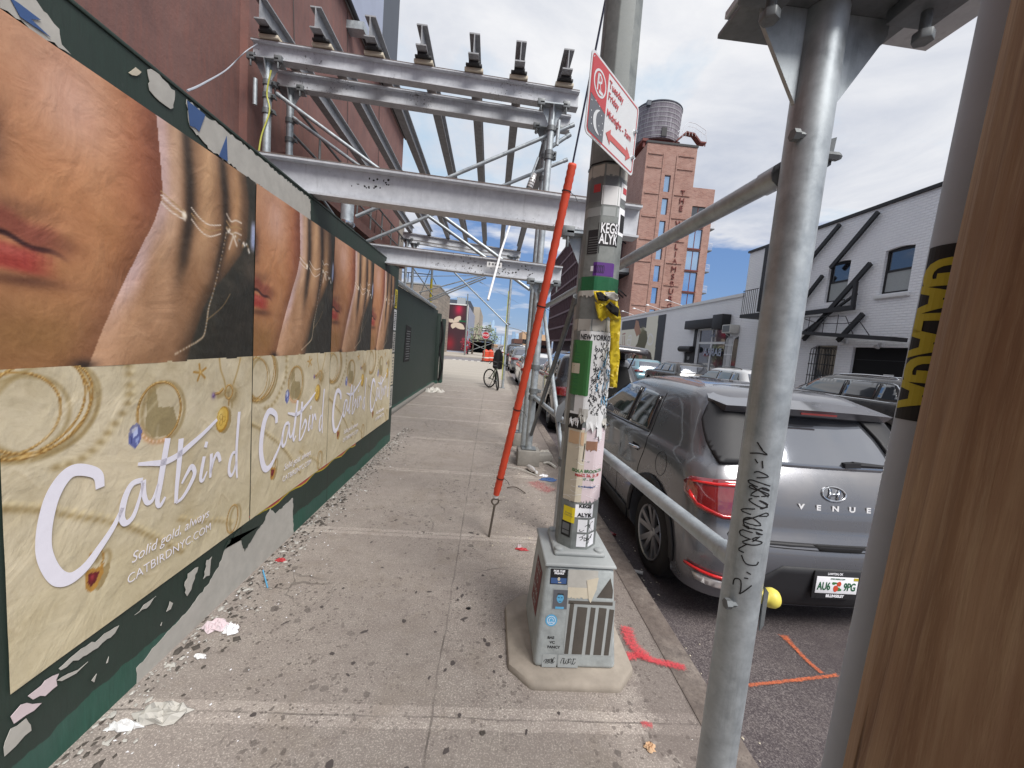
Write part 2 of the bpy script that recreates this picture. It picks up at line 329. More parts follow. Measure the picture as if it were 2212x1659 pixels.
def glassy(name, c, rough=.06, metal=0.0, sp=.8, var=0):
    t = NT(name); co = t.co(); a = t.noise(co, 1.3, 4); M[name] = t.set(t.mix(a, c, tuple(x * 1.3 for x in c[:3]) + (1,)), t.ramp(a, [(.3, (rough,) * 3), (.7, (rough + .03,) * 3)]), metal, t.bump(a, .08 + var, .01), Specular_IOR_Level=sp, Coat_Weight=1, Coat_Roughness=.02, Coat_IOR=1.8); return M[name]
glassy('car_glass', srgb(14, 16, 18)); glassy('rear_glass', srgb(118, 121, 128), .05, .75, var=.1); glassy('window_sky', srgb(150, 178, 205), .05, .85); glassy('window_dark', srgb(36, 40, 46), .08, .2); glassy('red_lens', srgb(112, 8, 12), .12); glassy('clear_lens', srgb(190, 186, 184), .15, .3); glassy('roof_glass', srgb(60, 66, 74), .06, .5)
def lamp_red():
    t = NT('red_glow_lens'); a = t.noise(t.co((3, 3, 40)), 1, 2); M['red_bright'] = t.set(t.ramp(a, [(.35, srgb(150, 10, 14)), (.6, srgb(225, 28, 26))]), .15, 0, None, Coat_Weight=1)
lamp_red()
plain('rubber', srgb(30, 29, 30), .85, var=.2, scale=60, bump=.4); plain('black_plastic', srgb(38, 38, 41), .6); plain('dark_void', srgb(12, 12, 14), .9); plain('chrome', srgb(210, 212, 215), .12, 1.0, .03); plain('alloy', srgb(176, 178, 182), .3, .85, .05)
plain('black_metal', srgb(36, 35, 38), .6); plain('sign_white', srgb(208, 210, 212), .4, var=.04, bump=.03); plain('sign_red', srgb(184, 62, 66), .4, var=.06, bump=.03); plain('sign_arrow', srgb(190, 92, 88), .4, var=.05); plain('sign_grey', srgb(96, 98, 104), .4, var=.06)
plain('orange_plastic', srgb(214, 76, 48), .6, var=.22, scale=9); plain('white_plain', srgb(222, 222, 222), .6, var=.05); plain('stark_white', srgb(240, 240, 244), .6, var=.03); plain('lettering_lilac', srgb(240, 238, 250), .55, var=.04, scale=25); plain('ink', srgb(26, 25, 27), .6, var=.2); plain('yellow_tape', srgb(214, 188, 40), .45, var=.18, scale=25, bump=.5)
plain('green_tape', srgb(28, 98, 62), .4, var=.15, scale=20, bump=.5); plain('green_paper', srgb(58, 118, 62), .7, var=.15, scale=20); plain('pink_paper', srgb(216, 200, 204), .7, var=.07, scale=18, bump=.4); plain('cream_paper', srgb(208, 198, 178), .7, var=.12, scale=16, bump=.4); plain('grey_paper', srgb(188, 185, 178), .8, var=.16, scale=14, bump=.4); plain('grey_paint', srgb(108, 110, 112), .6, var=.1, scale=20); plain('pale_paint', srgb(160, 164, 164), .6, var=.1, scale=20)
plain('blue_print', srgb(62, 92, 142), .6); plain('sky_blue', srgb(96, 170, 212), .5); plain('purple', srgb(94, 48, 132), .5); plain('sticker_yellow', srgb(232, 208, 40), .5, var=.05); plain('maroon_print', srgb(112, 48, 46), .6); plain('brown_grime', srgb(84, 78, 72), .9, var=.25, scale=12, bump=.4)
plain('concrete_block', srgb(142, 138, 132), .95, var=.2, scale=25, bump=.6); plain('footing', srgb(164, 154, 142), .95, var=.3, scale=11, bump=.9); plain('stop_red', srgb(184, 30, 46), .4, var=.05); plain('foliage', srgb(150, 166, 132), .8, var=.35, scale=3); plain('bark', srgb(86, 76, 68), .9); plain('dark_cloth', srgb(30, 29, 31), .9, var=.25, scale=9, bump=.8)
plain('plastic_bag', srgb(196, 192, 184), .5, var=.12, scale=20, bump=.6); plain('barrel_white', srgb(226, 222, 216), .5); plain('yellow_cap', srgb(228, 212, 96), .45, var=.04); plain('gold_yellow', srgb(196, 178, 52), .55, var=.1, scale=22, bump=.2); plain('conduit', srgb(176, 182, 192), .5, 0, .1, 10); plain('tan_wall', srgb(206, 172, 138), .9); plain('brown_wall', srgb(110, 78, 70), .9)
plain('red_spray', srgb(206, 62, 70), .8, var=.15); plain('orange_spray', srgb(206, 100, 60), .8, var=.15); plain('rebar', srgb(96, 88, 80), .7, .4); plain('pale_green', srgb(128, 138, 120), .7); plain('cable_blue', srgb(54, 58, 82), .6); plain('cable_yellow', srgb(206, 206, 96), .5); plain('cream_plastic', srgb(206, 204, 198), .6); plain('slate', srgb(78, 84, 94), .6, var=.08, scale=2); plain('light_panel', srgb(168, 176, 196), .6, var=.12, scale=1.2)
plain('metal_white', srgb(222, 222, 224), .5, var=.04); plain('purple_brown', srgb(66, 46, 54), .8, var=.2, scale=1.5); plain('purple_frame', srgb(98, 72, 76), .7, var=.15, scale=2); plain('billboard_red', srgb(176, 30, 58), .5, var=.3, scale=.6); plain('billboard_dark', srgb(52, 34, 42), .5, var=.4, scale=.5); plain('petal', srgb(206, 186, 170), .6, var=.12, scale=1); plain('beige_wall', srgb(190, 180, 166), .85)
plain('rust_red', srgb(112, 54, 48), .7); plain('skin', srgb(150, 110, 88), .6)
def mat_tank():
    t = NT('tank_staves'); x, y, z = t.sep(t.co()); a = t.noise(t.co((2.2, 2.2, .25)), 1.5, 6, .7); col = t.ramp(a, [(.3, srgb(96, 90, 98)), (.55, srgb(126, 120, 128)), (.72, srgb(168, 166, 172))]); M['tank'] = t.set(col, .85, 0, t.bump(a, .4, .05))
mat_tank()
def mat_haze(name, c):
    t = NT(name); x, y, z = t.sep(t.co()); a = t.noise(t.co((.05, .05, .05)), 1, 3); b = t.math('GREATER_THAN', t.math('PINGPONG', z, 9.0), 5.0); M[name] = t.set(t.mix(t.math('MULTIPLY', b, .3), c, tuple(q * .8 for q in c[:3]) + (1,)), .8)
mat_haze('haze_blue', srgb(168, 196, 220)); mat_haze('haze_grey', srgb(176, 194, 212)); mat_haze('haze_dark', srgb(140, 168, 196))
def spray_mat(name, c):
    t = NT(name); at = t.n('ShaderNodeAttribute', attribute_name='cov'); nz = t.noise(t.co(), 70, 4, .8); a = t.mask(t.math('ADD', t.math('MULTIPLY', at.outputs['Fac'], .5), t.math('MULTIPLY_ADD', nz, 1.9, -.95)), .12, .75); t.set(c, .85); t.l(t.math('MULTIPLY', a, .85), t.b.inputs['Alpha']); M[name] = t.m
spray_mat('spray_red', srgb(206, 72, 80)); spray_mat('spray_orange', srgb(214, 112, 70)); spray_mat('spray_white', srgb(205, 205, 205))
def vc_mat(name, rough=.6, wr=12, strength=.5):
    t = NT(name); at = t.n('ShaderNodeAttribute', attribute_name='Col'); co = t.co(); w = t.noise(co, wr, 4, .5, 1.2); w2 = t.noise(co, 3.5, 4, .5, 2.0); f = t.noise(co, 90, 4, .8)
    col = t.mix(t.math('MULTIPLY', t.mask(w, .35, .8), .22), at.outputs['Color'], (1, 1, 1, 1), 'SOFT_LIGHT'); col = t.mix(t.math('MULTIPLY', t.mask(f, .45, .7), .18), col, (0.0, 0, 0, 1), 'SOFT_LIGHT'); h = t.math('ADD', t.math('MULTIPLY', w, .5), w2)
    M[name] = t.set(col, rough, 0, t.bump(h, strength, .025)); return M[name]
vc_mat('poster_print', .5, 9, .32); vc_mat('flat_print', .6, 20, .2)
# ------------------------------------------------------------------ ground
g = MB(); g.box(-900, 900, -200, 4000, -.6, -.16); struct('ground', g, M['asphalt'])
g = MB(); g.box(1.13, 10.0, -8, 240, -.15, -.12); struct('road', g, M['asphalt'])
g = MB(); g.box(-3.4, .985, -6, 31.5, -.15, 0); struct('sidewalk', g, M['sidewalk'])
g = MB()
for k in range(14): g.box(.985, 1.128, -6 + k * 3, -3.006 + k * 3, -.2, .004)
struct('kerb', g, M['kerb'], bevel=.012)
g = MB(); g.box(-60, 1.13, 31.5, 40, -.15, -.11); struct('cross_street', g, M['asphalt'])
g = MB(); g.box(10.0, 13.0, -8, 160, -.15, .0); struct('far_sidewalk', g, M['sidewalk'])
g = MB(); g.box(-14, 1.0, 40, 160, -.15, .0); struct('distant_sidewalk', g, M['sidewalk'])
g = MB()
for k in range(9): g.box(-3.2 + k * .52, -2.95 + k * .52, 31.8, 34.6, -.108, -.104)
struct('crosswalk', g, plain('road_paint', srgb(206, 204, 198), .8, var=.15, scale=8))
g = MB(); g.box(-14, -3.4, -6, 31.5, -.15, -.012); struct('yard', g, M['footing'])
# spray marks on the paving
def spray(name, pts, w, z, mat, label, soft=1.0):
    P = [Vector(q) for q in pts]; n = len(P); vs = []; cv = []; ws = w if isinstance(w, list) else [w] * n
    for i, q in enumerate(P):
        d = (P[min(i + 1, n - 1)] - P[max(i - 1, 0)]).normalized(); m = Vector((-d.y, d.x, 0)); e = 0.0 if i in (0, n - 1) else 1
        for j in (-1, -.4, .4, 1): vs.append(tuple(q + m * ws[i] * j + Vector((0, 0, z - q.z)))); cv.append(0 if abs(j) == 1 else e * soft)
    fs = [(4 * i + k, 4 * i + k + 1, 4 * i + k + 5, 4 * i + k + 4) for i in range(n - 1) for k in range(3)]
    me = bpy.data.meshes.new(name); me.from_pydata(vs, [], fs); a = me.attributes.new('cov', 'FLOAT', 'POINT'); a.data.foreach_set('value', cv)
    return tag(link(name, me, mat), label, 'paint mark')
def ug(pts, z=0): return smooth_line([U(x, y, Z=z) for x, y in pts], 5)
spray('spray_mark', ug([(1338, 1440), (1370, 1418), (1420, 1432), (1484, 1447)]), [.01, .05, .035, .02, .04] + [.03] * 11, .009, M['spray_red'], 'broad pinkish red spray stroke running over the kerb beside the lamp base', 1.3)
spray('spray_mark', ug([(1352, 1355), (1362, 1390), (1385, 1415), (1400, 1425)]), .045, .013, M['spray_red'], 'short upright arm of red spray paint rising from the broad red stroke', 1.2)
spray('spray_mark', ug([(1150, 1040), (1175, 1055), (1195, 1062)]), .13, .006, M['spray_red'], 'faint red spray haze on the walk by the concrete blocks', .55)
spray('spray_mark', ug([(1385, 1568), (1397, 1567), (1410, 1570)]), .018, .006, M['spray_red'], 'small red dab low on the walk near the kerb', .9)
spray('spray_mark', ug([(1690, 1372), (1716, 1400), (1745, 1430), (1778, 1458)], -.12), [.045, .035, .03, .025] + [.02] * 12, -.114, M['spray_orange'], 'slanting orange spray line on the asphalt behind the grey car', 1.1)
spray('spray_mark', ug([(1612, 1484), (1670, 1478), (1740, 1470), (1815, 1461)], -.12), .014, -.11, M['spray_orange'], 'thin orange spray line across the asphalt meeting the slanting one', 1.1)
# ------------------------------------------------------------------ hoarding
WX = -1.34
hd = thing('hoarding', 'dark green plywood hoarding along the walk pasted over with jewellery posters', 'hoarding', (WX, 2, 0))
g = MB(); g.box(WX - .02, WX, -1.6, 5.66, .0, 2.41); g.box(WX - .5, WX - .021, 5.62, 5.655, 0, 2.41); g.build('panel', M['green'], hd)
g = MB(); g.box(WX - .07, WX + .006, -1.6, 5.66, 2.411, 2.425); g.build('top_rail', M['green'], hd, bevel=.003)
g = MB()
def wallpoly(name, px, lift, mat, parent, s=None, off=(0, 0), X=WX, th=.0015, rough=True):
    pts = []
    for x, y in px:
        if s: x, y = (off[0] + x / s) * .5486, (off[1] + y / s) * .5486
        pts.append(U(x, y, X=X + lift))
    if rough:
        q = []
        for i, a in enumerate(pts):
            b = pts[(i + 1) % len(pts)]; q.append(a); n = max(1, int((b - a).length / .016))
            for k in range(1, n): q.append(a.lerp(b, k / n) + Vector((0, random.uniform(-.006, .006), random.uniform(-.007, .007))))
        pts = q
    g = MB(); g.prism(pts, (th, 0, 0)); return g.build(name, mat, parent)
S3, O3 = 1.4747, (0, 1900); S1, O1 = 1.659, (0, 0)
wallpoly('bare_patch', [(1440, 215), (1480, 290), (1570, 150), (1600, 180), (1700, 90), (1703, 300), (1560, 450), (1420, 592), (1160, 858), (1000, 1010), (920, 1090), (800, 1185), (790, 1078), (870, 985), (990, 850), (1090, 745), (1200, 600), (1270, 490), (1300, 400), (1330, 350)], .0015, M['grey_paint'] if 0 else M['grey_paper'], hd, S3, O3)
wallpoly('green_flake', [(1300, 395), (1385, 275), (1440, 215), (1560, 150), (1530, 230), (1480, 300), (1420, 400), (1400, 330), (1330, 330)], .004, M['green'], hd, S3, O3)
for i, p in enumerate([[(20, 1540), (60, 1430), (150, 1370), (180, 1440), (90, 1530), (25, 1590)], [(160, 1240), (260, 1150), (340, 1110), (330, 1180), (260, 1240), (190, 1260)], [(340, 1080), (500, 950), (690, 830), (640, 900), (480, 1010), (350, 1090)], [(330, 1150), (420, 1100), (510, 1040), (400, 1130)],
                       [(60, 1360), (120, 1290), (240, 1280), (150, 1350), (80, 1400)], [(780, 770), (850, 700), (905, 660), (850, 730)], [(1070, 600), (1090, 530), (1150, 490), (1110, 620), (1085, 660)], [(965, 750), (985, 690), (1003, 700), (990, 735)], [(1180, 560), (1200, 450), (1230, 430), (1215, 540)], [(530, 1150), (560, 1110), (545, 1160)], [(615, 1050), (630, 1010), (625, 1045)], [(930, 830), (940, 810), (935, 832)]]):
    wallpoly('torn_paper', p, .003 + .0004 * i, M['grey_paper' if i not in (1, 4) else 'pink_paper'], hd, S3, O3)
wallpoly('torn_paper', [(960, 455), (985, 450), (1060, 515), (1140, 592), (1130, 705), (1080, 690), (1040, 660), (975, 590)], .003, M['grey_paper'], hd, S1, O1)
wallpoly('torn_paper', [(838, 475), (860, 460), (885, 440), (922, 470), (890, 495), (860, 490)], .003, M['cream_paper'], hd, S1, O1)
wallpoly('torn_poster', [(1218, 648), (1330, 745), (1440, 820), (1730, 1060), (2026, 1302), (2027, 1442), (1700, 1218), (1480, 1056), (1380, 985), (1240, 828)], .003, M['grey_paper'], hd, S1, O1)
wallpoly('blue_print', [(1222, 655), (1340, 750), (1300, 860), (1275, 835), (1240, 820)], .006, M['blue_print'], hd, S1, O1, rough=False); wallpoly('blue_print', [(1480, 890), (1486, 1055), (1430, 1020)], .006, M['blue_print'], hd, S1, O1, rough=False)
wallpoly('torn_poster', [(0, -60), (200, -40), (385, 190), (400, 290), (462, 355), (300, 262), (100, 120), (0, 52)], .003, M['grey_paper'], hd, S1, O1); wallpoly('blue_print', [(60, -20), (120, 20), (265, 130), (200, 125), (330, 245), (130, 110)], .006, M['blue_print'], hd, S1, O1, rough=False)
# strip of small flyers at the hoarding's end
for k, (z0, z1, m) in enumerate([(.5, .8, 'grey_paper'), (.82, 1.25, 'cream_paper'), (1.27, 1.55, 'grey_paper'), (1.57, 1.85, 'white_plain'), (1.87, 2.12, 'gold_yellow')]):
    g = MB(); g.box(WX + .002, WX + .004, 5.47 + .01 * k, 5.63, z0, z1); f = g.build('flyer', M[m], hd); g = MB()
    for j in range(9): yy = 5.5 + random.random() * .05; zz = z0 + .03 + j * (z1 - z0 - .05) / 9; g.box(WX + .005, WX + .0055, yy, 5.61 - random.random() * .03, zz, zz + .012)
    g.build('print', M['ink'], f)
# green gate set back beyond the hoarding
gt = thing('gate', 'set back dark green plywood gate with a steel pipe along its top, past the posters', 'gate', (-1.85, 9, 0)); GX = -1.85
g = MB(); g.box(GX - .03, GX, 5.66, 13.5, .05, 2.44); g.build('panel', M['green'], gt)
g = MB(); g.tube([(GX + .03, 5.7, 2.50), (GX + .03, 12.6, 2.46)], .045); g.build('top_pipe', M['galvanized'], gt, True); g = MB(); g.box(GX - .02, GX + .07, 5.7, 13.2, 0, .07); g.build('bottom_rail', M['concrete_block'], gt, bevel=.01)
g = MB(); g.box(GX - .12, GX + .1, 13.5, 13.75, 0, 2.35); g.build('post', M['green'], gt, bevel=.01); g = MB(); g.box(GX + .1, GX + .22, 13.8, 14.1, 0, 2.2); g.build('post', M['green'], gt, bevel=.01)
g = MB(); g.prism([(GX + .004, 8.6, .95), (GX + .004, 9.2, .95), (GX + .004, 9.25, 1.7), (GX + .004, 8.7, 1.75)], (.004, 0, 0)); pn = g.build('notice', M['dark_cloth'], gt, bevel=0); g = MB()
for k in range(12): g.box(GX + .009, GX + .011, 8.75 + .04 * (k % 2), 9.1 + .03 * (k % 3), 1.0 + k * .055, 1.02 + k * .055)
g.build('print', M['grey_paint'], pn)
g = MB(); g.tube(smooth_line([(GX + .13, 13.6, 2.1), (GX + .2, 13.55, 1.6), (GX + .12, 13.6, 1.1), (GX + .25, 13.5, .6), (GX + .14, 13.6, .1)]), .035, 8); g.build('torn_netting', M['dark_cloth'], gt, True)
# ------------------------------------------------------------------ posters
PW = 1.165
def vnoise(ny, nx, cy, cx):
    r = rng.random((cy + 2, cx + 2)); y = np.linspace(0, cy, ny); x = np.linspace(0, cx, nx); yi = y.astype(int); xi = x.astype(int); fy = (y - yi)[:, None]; fx = (x - xi)[None]
    fy = fy * fy * (3 - 2 * fy); fx = fx * fx * (3 - 2 * fx); a = r[yi][:, xi]; b = r[yi][:, xi + 1]; c = r[yi + 1][:, xi]; d = r[yi + 1][:, xi + 1]
    return a * (1 - fy) * (1 - fx) + b * (1 - fy) * fx + c * fy * (1 - fx) + d * fy * fx
def fbm(ny, nx, c, o=4):
    s = 0; w = 1; t = 0
    for k in range(o): s = s + w * vnoise(ny, nx, int(c * 2 ** k), int(c * 2 ** k)); t += w; w *= .55
    return s / t
class Pic:
    """paint in sRGB on a grid of vertices; u 0..1 across, z in metres"""
    def __init__(s, z0, z1, w=PW, res=.005):
        s.nx = int(w / res) + 1; s.nz = int((z1 - z0) / res) + 1; s.w = w; s.u, s.z = np.meshgrid(np.linspace(0, 1, s.nx), np.linspace(z0, z1, s.nz)); s.c = np.zeros((s.nz, s.nx, 3)) + 128.
    def put(s, m, col): m = np.clip(m, 0, 1)[..., None]; s.c = s.c * (1 - m) + np.array(col, float) * m
    def blob(s, u, z, ru, rz, col, a=1, p=1.0):
        d = ((s.u - u) * s.w / ru) ** 2 + ((s.z - z) / rz) ** 2; s.put(a * np.exp(-d * p), col)
    def stroke(s, pts, w, col, a=1, soft=.003, closed=False, sm=6):
        P = smooth_line([(q[0] * s.w, q[1], 0) for q in pts], sm, closed) if sm else [Vector((q[0] * s.w, q[1], 0)) for q in pts]
        if closed: P.append(P[0])
        d = np.full(s.u.shape, 9.); X = s.u * s.w
        for a0, b0 in zip(P, P[1:]):
            dx, dz = b0.x - a0.x, b0.y - a0.y; L = dx * dx + dz * dz + 1e-12; t = np.clip(((X - a0.x) * dx + (s.z - a0.y) * dz) / L, 0, 1); d = np.minimum(d, np.hypot(X - a0.x - t * dx, s.z - a0.y - t * dz))
        s.put(a * np.clip((w / 2 + soft - d) / (2 * soft), 0, 1), col)
    def poly(s, pts, col, a=1):
        m = np.zeros(s.u.shape, bool); n = len(pts)
        for i in range(n):
            (x0, y0), (x1, y1) = pts[i], pts[(i + 1) % n]
            if y0 == y1: continue
            c = ((s.z >= min(y0, y1)) & (s.z < max(y0, y1)) & (s.u < x0 + (s.z - y0) * (x1 - x0) / (y1 - y0))); m ^= c
        s.put(m * a, col)
    def mesh(s, name, to3, amp=.0025):
        w = fbm(s.nz, s.nx, 7, 3) - .5; vs = [to3(a, b, float(k)) for a, b, k in zip((s.u * s.w).ravel(), s.z.ravel(), (w * amp).ravel())]
        fs = []; nx = s.nx
        for j in range(s.nz - 1):
            fs += [(j * nx + i, j * nx + i + 1, (j + 1) * nx + i + 1, (j + 1) * nx + i) for i in range(nx - 1)]
        me = bpy.data.meshes.new(name); me.from_pydata(vs, [], fs); c = np.clip(s.c, 0, 255) / 255; lin = np.where(c < .04045, c / 12.92, ((c + .055) / 1.055) ** 2.4)
        at = me.attributes.new('Col', 'FLOAT_COLOR', 'POINT'); at.data.foreach_set('color', np.concatenate([lin.reshape(-1, 3), np.ones((lin.shape[0] * lin.shape[1], 1))], 1).ravel())
        me.polygons.foreach_set('use_smooth', [True] * len(me.polygons)); return me
ss = lambda a, b, x: (lambda t: t * t * (3 - 2 * t))(np.clip((x - a) / (b - a), 0, 1))
def portrait():
    p = Pic(1.312, 2.256); u, z = p.u, p.z; N = fbm(p.nz, p.nx, 4, 5); N2 = fbm(p.nz, p.nx, 18, 4)
    p.c[:] = (190, 132, 92)
    p.put(ss(1.75, 1.32, z) * .7, (124, 88, 54)); p.put(ss(1.9, 2.3, z) * ss(.45, 0, u) * .75, (198, 152, 124)); p.blob(.19, 2.12, .12, .16, (212, 168, 152), .7); p.blob(.16, 1.88, .2, .12, (190, 134, 92), .5)
    p.put(ss(.25, .47, u) * ss(1.5, 2.0, z) * .7, (140, 72, 50)); p.blob(.3, 1.62, .14, .2, (150, 100, 62), .6); p.blob(.05, 1.42, .2, .07, (142, 104, 62), .6)
    p.blob(-.02, 1.93, .06, .1, (60, 40, 36), .95); p.blob(.02, 1.765, .14, .03, (96, 60, 46), .5)
    zu = 1.712 - .25 * u + .006 * np.sin(u * 60); p.put(ss(.19, .10, u) * ss(.055, .012, abs(z - zu - .012)) * .75, (128, 62, 54)); p.put(ss(.185, .09, u) * ss(.013, .003, abs(z - zu + .022)) * .95, (52, 26, 28)); p.put(ss(.155, .06, u) * ss(.05, .018, abs(z - 1.632 + .12 * u)) * .92, (158, 56, 50))
    for k in range(7): p.stroke([(.005 + .02 * k, 1.665 - .003 * k), (.008 + .019 * k, 1.60 + .004 * k)], .004, (120, 38, 38), .35, .004)
    p.blob(.03, 1.645, .05, .012, (212, 116, 104), .55); p.blob(.06, 1.568, .11, .018, (84, 50, 40), .7); p.blob(.16, 1.69, .05, .03, (110, 66, 48), .5); p.blob(.1, 1.50, .12, .03, (190, 140, 96), .4)
    xl = np.interp(z, [1.31, 1.323, 1.424, 1.556, 1.7, 1.857, 1.93, 1.976, 2.094, 2.26], [.21, .216, .252, .304, .368, .438, .462, .476, .467, .45])
    xr = np.interp(z, [1.31, 1.42, 1.55, 1.65, 1.75, 1.85, 1.95, 2.13, 2.26], [.58, .62, .67, .73, .82, .9, .945, .955, .925])
    p.put(ss(xl - .10, xl, u) * .45, (92, 52, 38)); p.put(ss(xl - .002, xl + .003, u), (168, 124, 92)); hm = (u > xl)
    p.put(ss(.0, .16, u - xl) * .45 * hm, (118, 88, 60)); p.put(ss(.09, .015, u - xl) * hm * ss(1.3, 1.6, z) * .95, (212, 180, 176)); p.put(ss(.16, .02, u - xl) * hm * ss(1.65, 1.32, z) * .8, (204, 160, 126)); p.blob(.46, 1.72, .06, .13, (186, 146, 112), .6); p.blob(.36, 1.45, .07, .1, (196, 152, 116), .6)
    g12 = np.interp(z, [1.31, 1.6, 1.748, 1.952, 2.103, 2.26], [.50, .53, .568, .601, .596, .575]); g23 = np.interp(z, [1.6, 1.75, 1.938, 2.108, 2.26], [.72, .75, .80, .791, .768])
    up = ss(1.55, 1.8, z)
    for g_, wd in ((g12, .03), (g23, .028)):
        p.put(np.exp(-((u - g_) / wd) ** 2) * up, (50, 40, 32))
    for c_, wd, co in ((.685, .05, (214, 170, 128)), (.865, .04, (196, 150, 108)), (.53, .034, (216, 178, 148))):
        cc = c_ + (z - 2.0) * .0; p.put(np.exp(-((u - cc - (np.minimum(z, 1.95) - 1.95) * .18) / wd) ** 2) * ss(1.62, 1.9, z) * .75, co)
    p.put(np.exp(-((u - .62) / .05) ** 2) * ss(1.9, 1.6, z) * ss(1.4, 1.6, z) * .35, (170, 122, 84)); p.put(ss(.09, 0, xr - u) * hm * .7, (54, 42, 32)); p.put(np.exp(-((u - .46 - (z - 1.5) * .25) / .05) ** 2) * ss(1.35, 1.5, z) * ss(1.8, 1.6, z) * .5, (206, 160, 124)); p.put(ss(xr - .012, xr + .01, u), (50, 49, 42)); p.put(ss(xr, xr + .2, u) * .5, (34, 34, 32))
    for k in range(9): p.stroke([(.72 + .03 * k, 1.32), (.78 + .025 * k, 1.5), (.88 + .012 * k, 1.7)], .003, (92, 84, 66), .25)
    p.put(ss(.10, .04, np.abs(z - 1.97)) * ss(.955 + .1 * abs(z - 1.95), .985, u), (160, 172, 208)); p.blob(.2, 1.318, .04, .02, (26, 22, 22), .9)
    p.put((N - .5) * .45, (226, 180, 150)); p.put((.5 - N) * .3, (90, 58, 42)); p.put((N2 - .55) * .2, (226, 186, 156))
    W, Gd = (236, 222, 206), (176, 142, 98)
    for k in range(4): p.stroke([(.468, 1.985 - .014 * k), (.51, 1.968 - .015 * k), (.575, 1.945 - .011 * k)], .005, W if k % 2 else Gd, 1, .002); p.blob(.57, 1.93, .01, .012, (250, 236, 214), .9)
    for k in range(3): p.stroke([(.605, 1.975 - .024 * k), (.65, 1.945 - .026 * k), (.70, 1.935 - .026 * k), (.765, 1.955 - .02 * k)], .005, W if k != 1 else Gd, 1, .002)
    for k in range(3): p.stroke([(.80, 2.02 - .034 * k), (.83, 1.995 - .03 * k), (.86, 2.01 - .03 * k), (.9, 2.01 - .03 * k)], .007, W if k % 2 == 0 else Gd, .9, .003)
    for k in range(26): t = k / 25; p.blob(.8 + .17 * t + random.uniform(-.01, .01), 1.95 - .06 * t + random.uniform(-.012, .012), .007, .007, random.choice([W, Gd, (255, 250, 240), (60, 50, 40)]), .9)
    for k in range(16): t = k / 15; p.blob(.82 + .05 * t, 1.93 - .07 * abs(2 * t - 1) * (1 if t < .5 else .6), .006, .006, W, .8)
    ch = smooth_line([(.80, 1.93), (.765, 1.78), (.73, 1.65), (.70, 1.56), (.69, 1.50), (.675, 1.43), (.64, 1.40), (.59, 1.375), (.53, 1.345)], 9)
    for i, q in enumerate(ch): p.blob(q.x, q.y, .0045, .0045, Gd if i % 2 else W, .8)
    p.stroke([(.69, 1.50), (.78, 1.57), (.83, 1.64)], .004, Gd, .7); return p
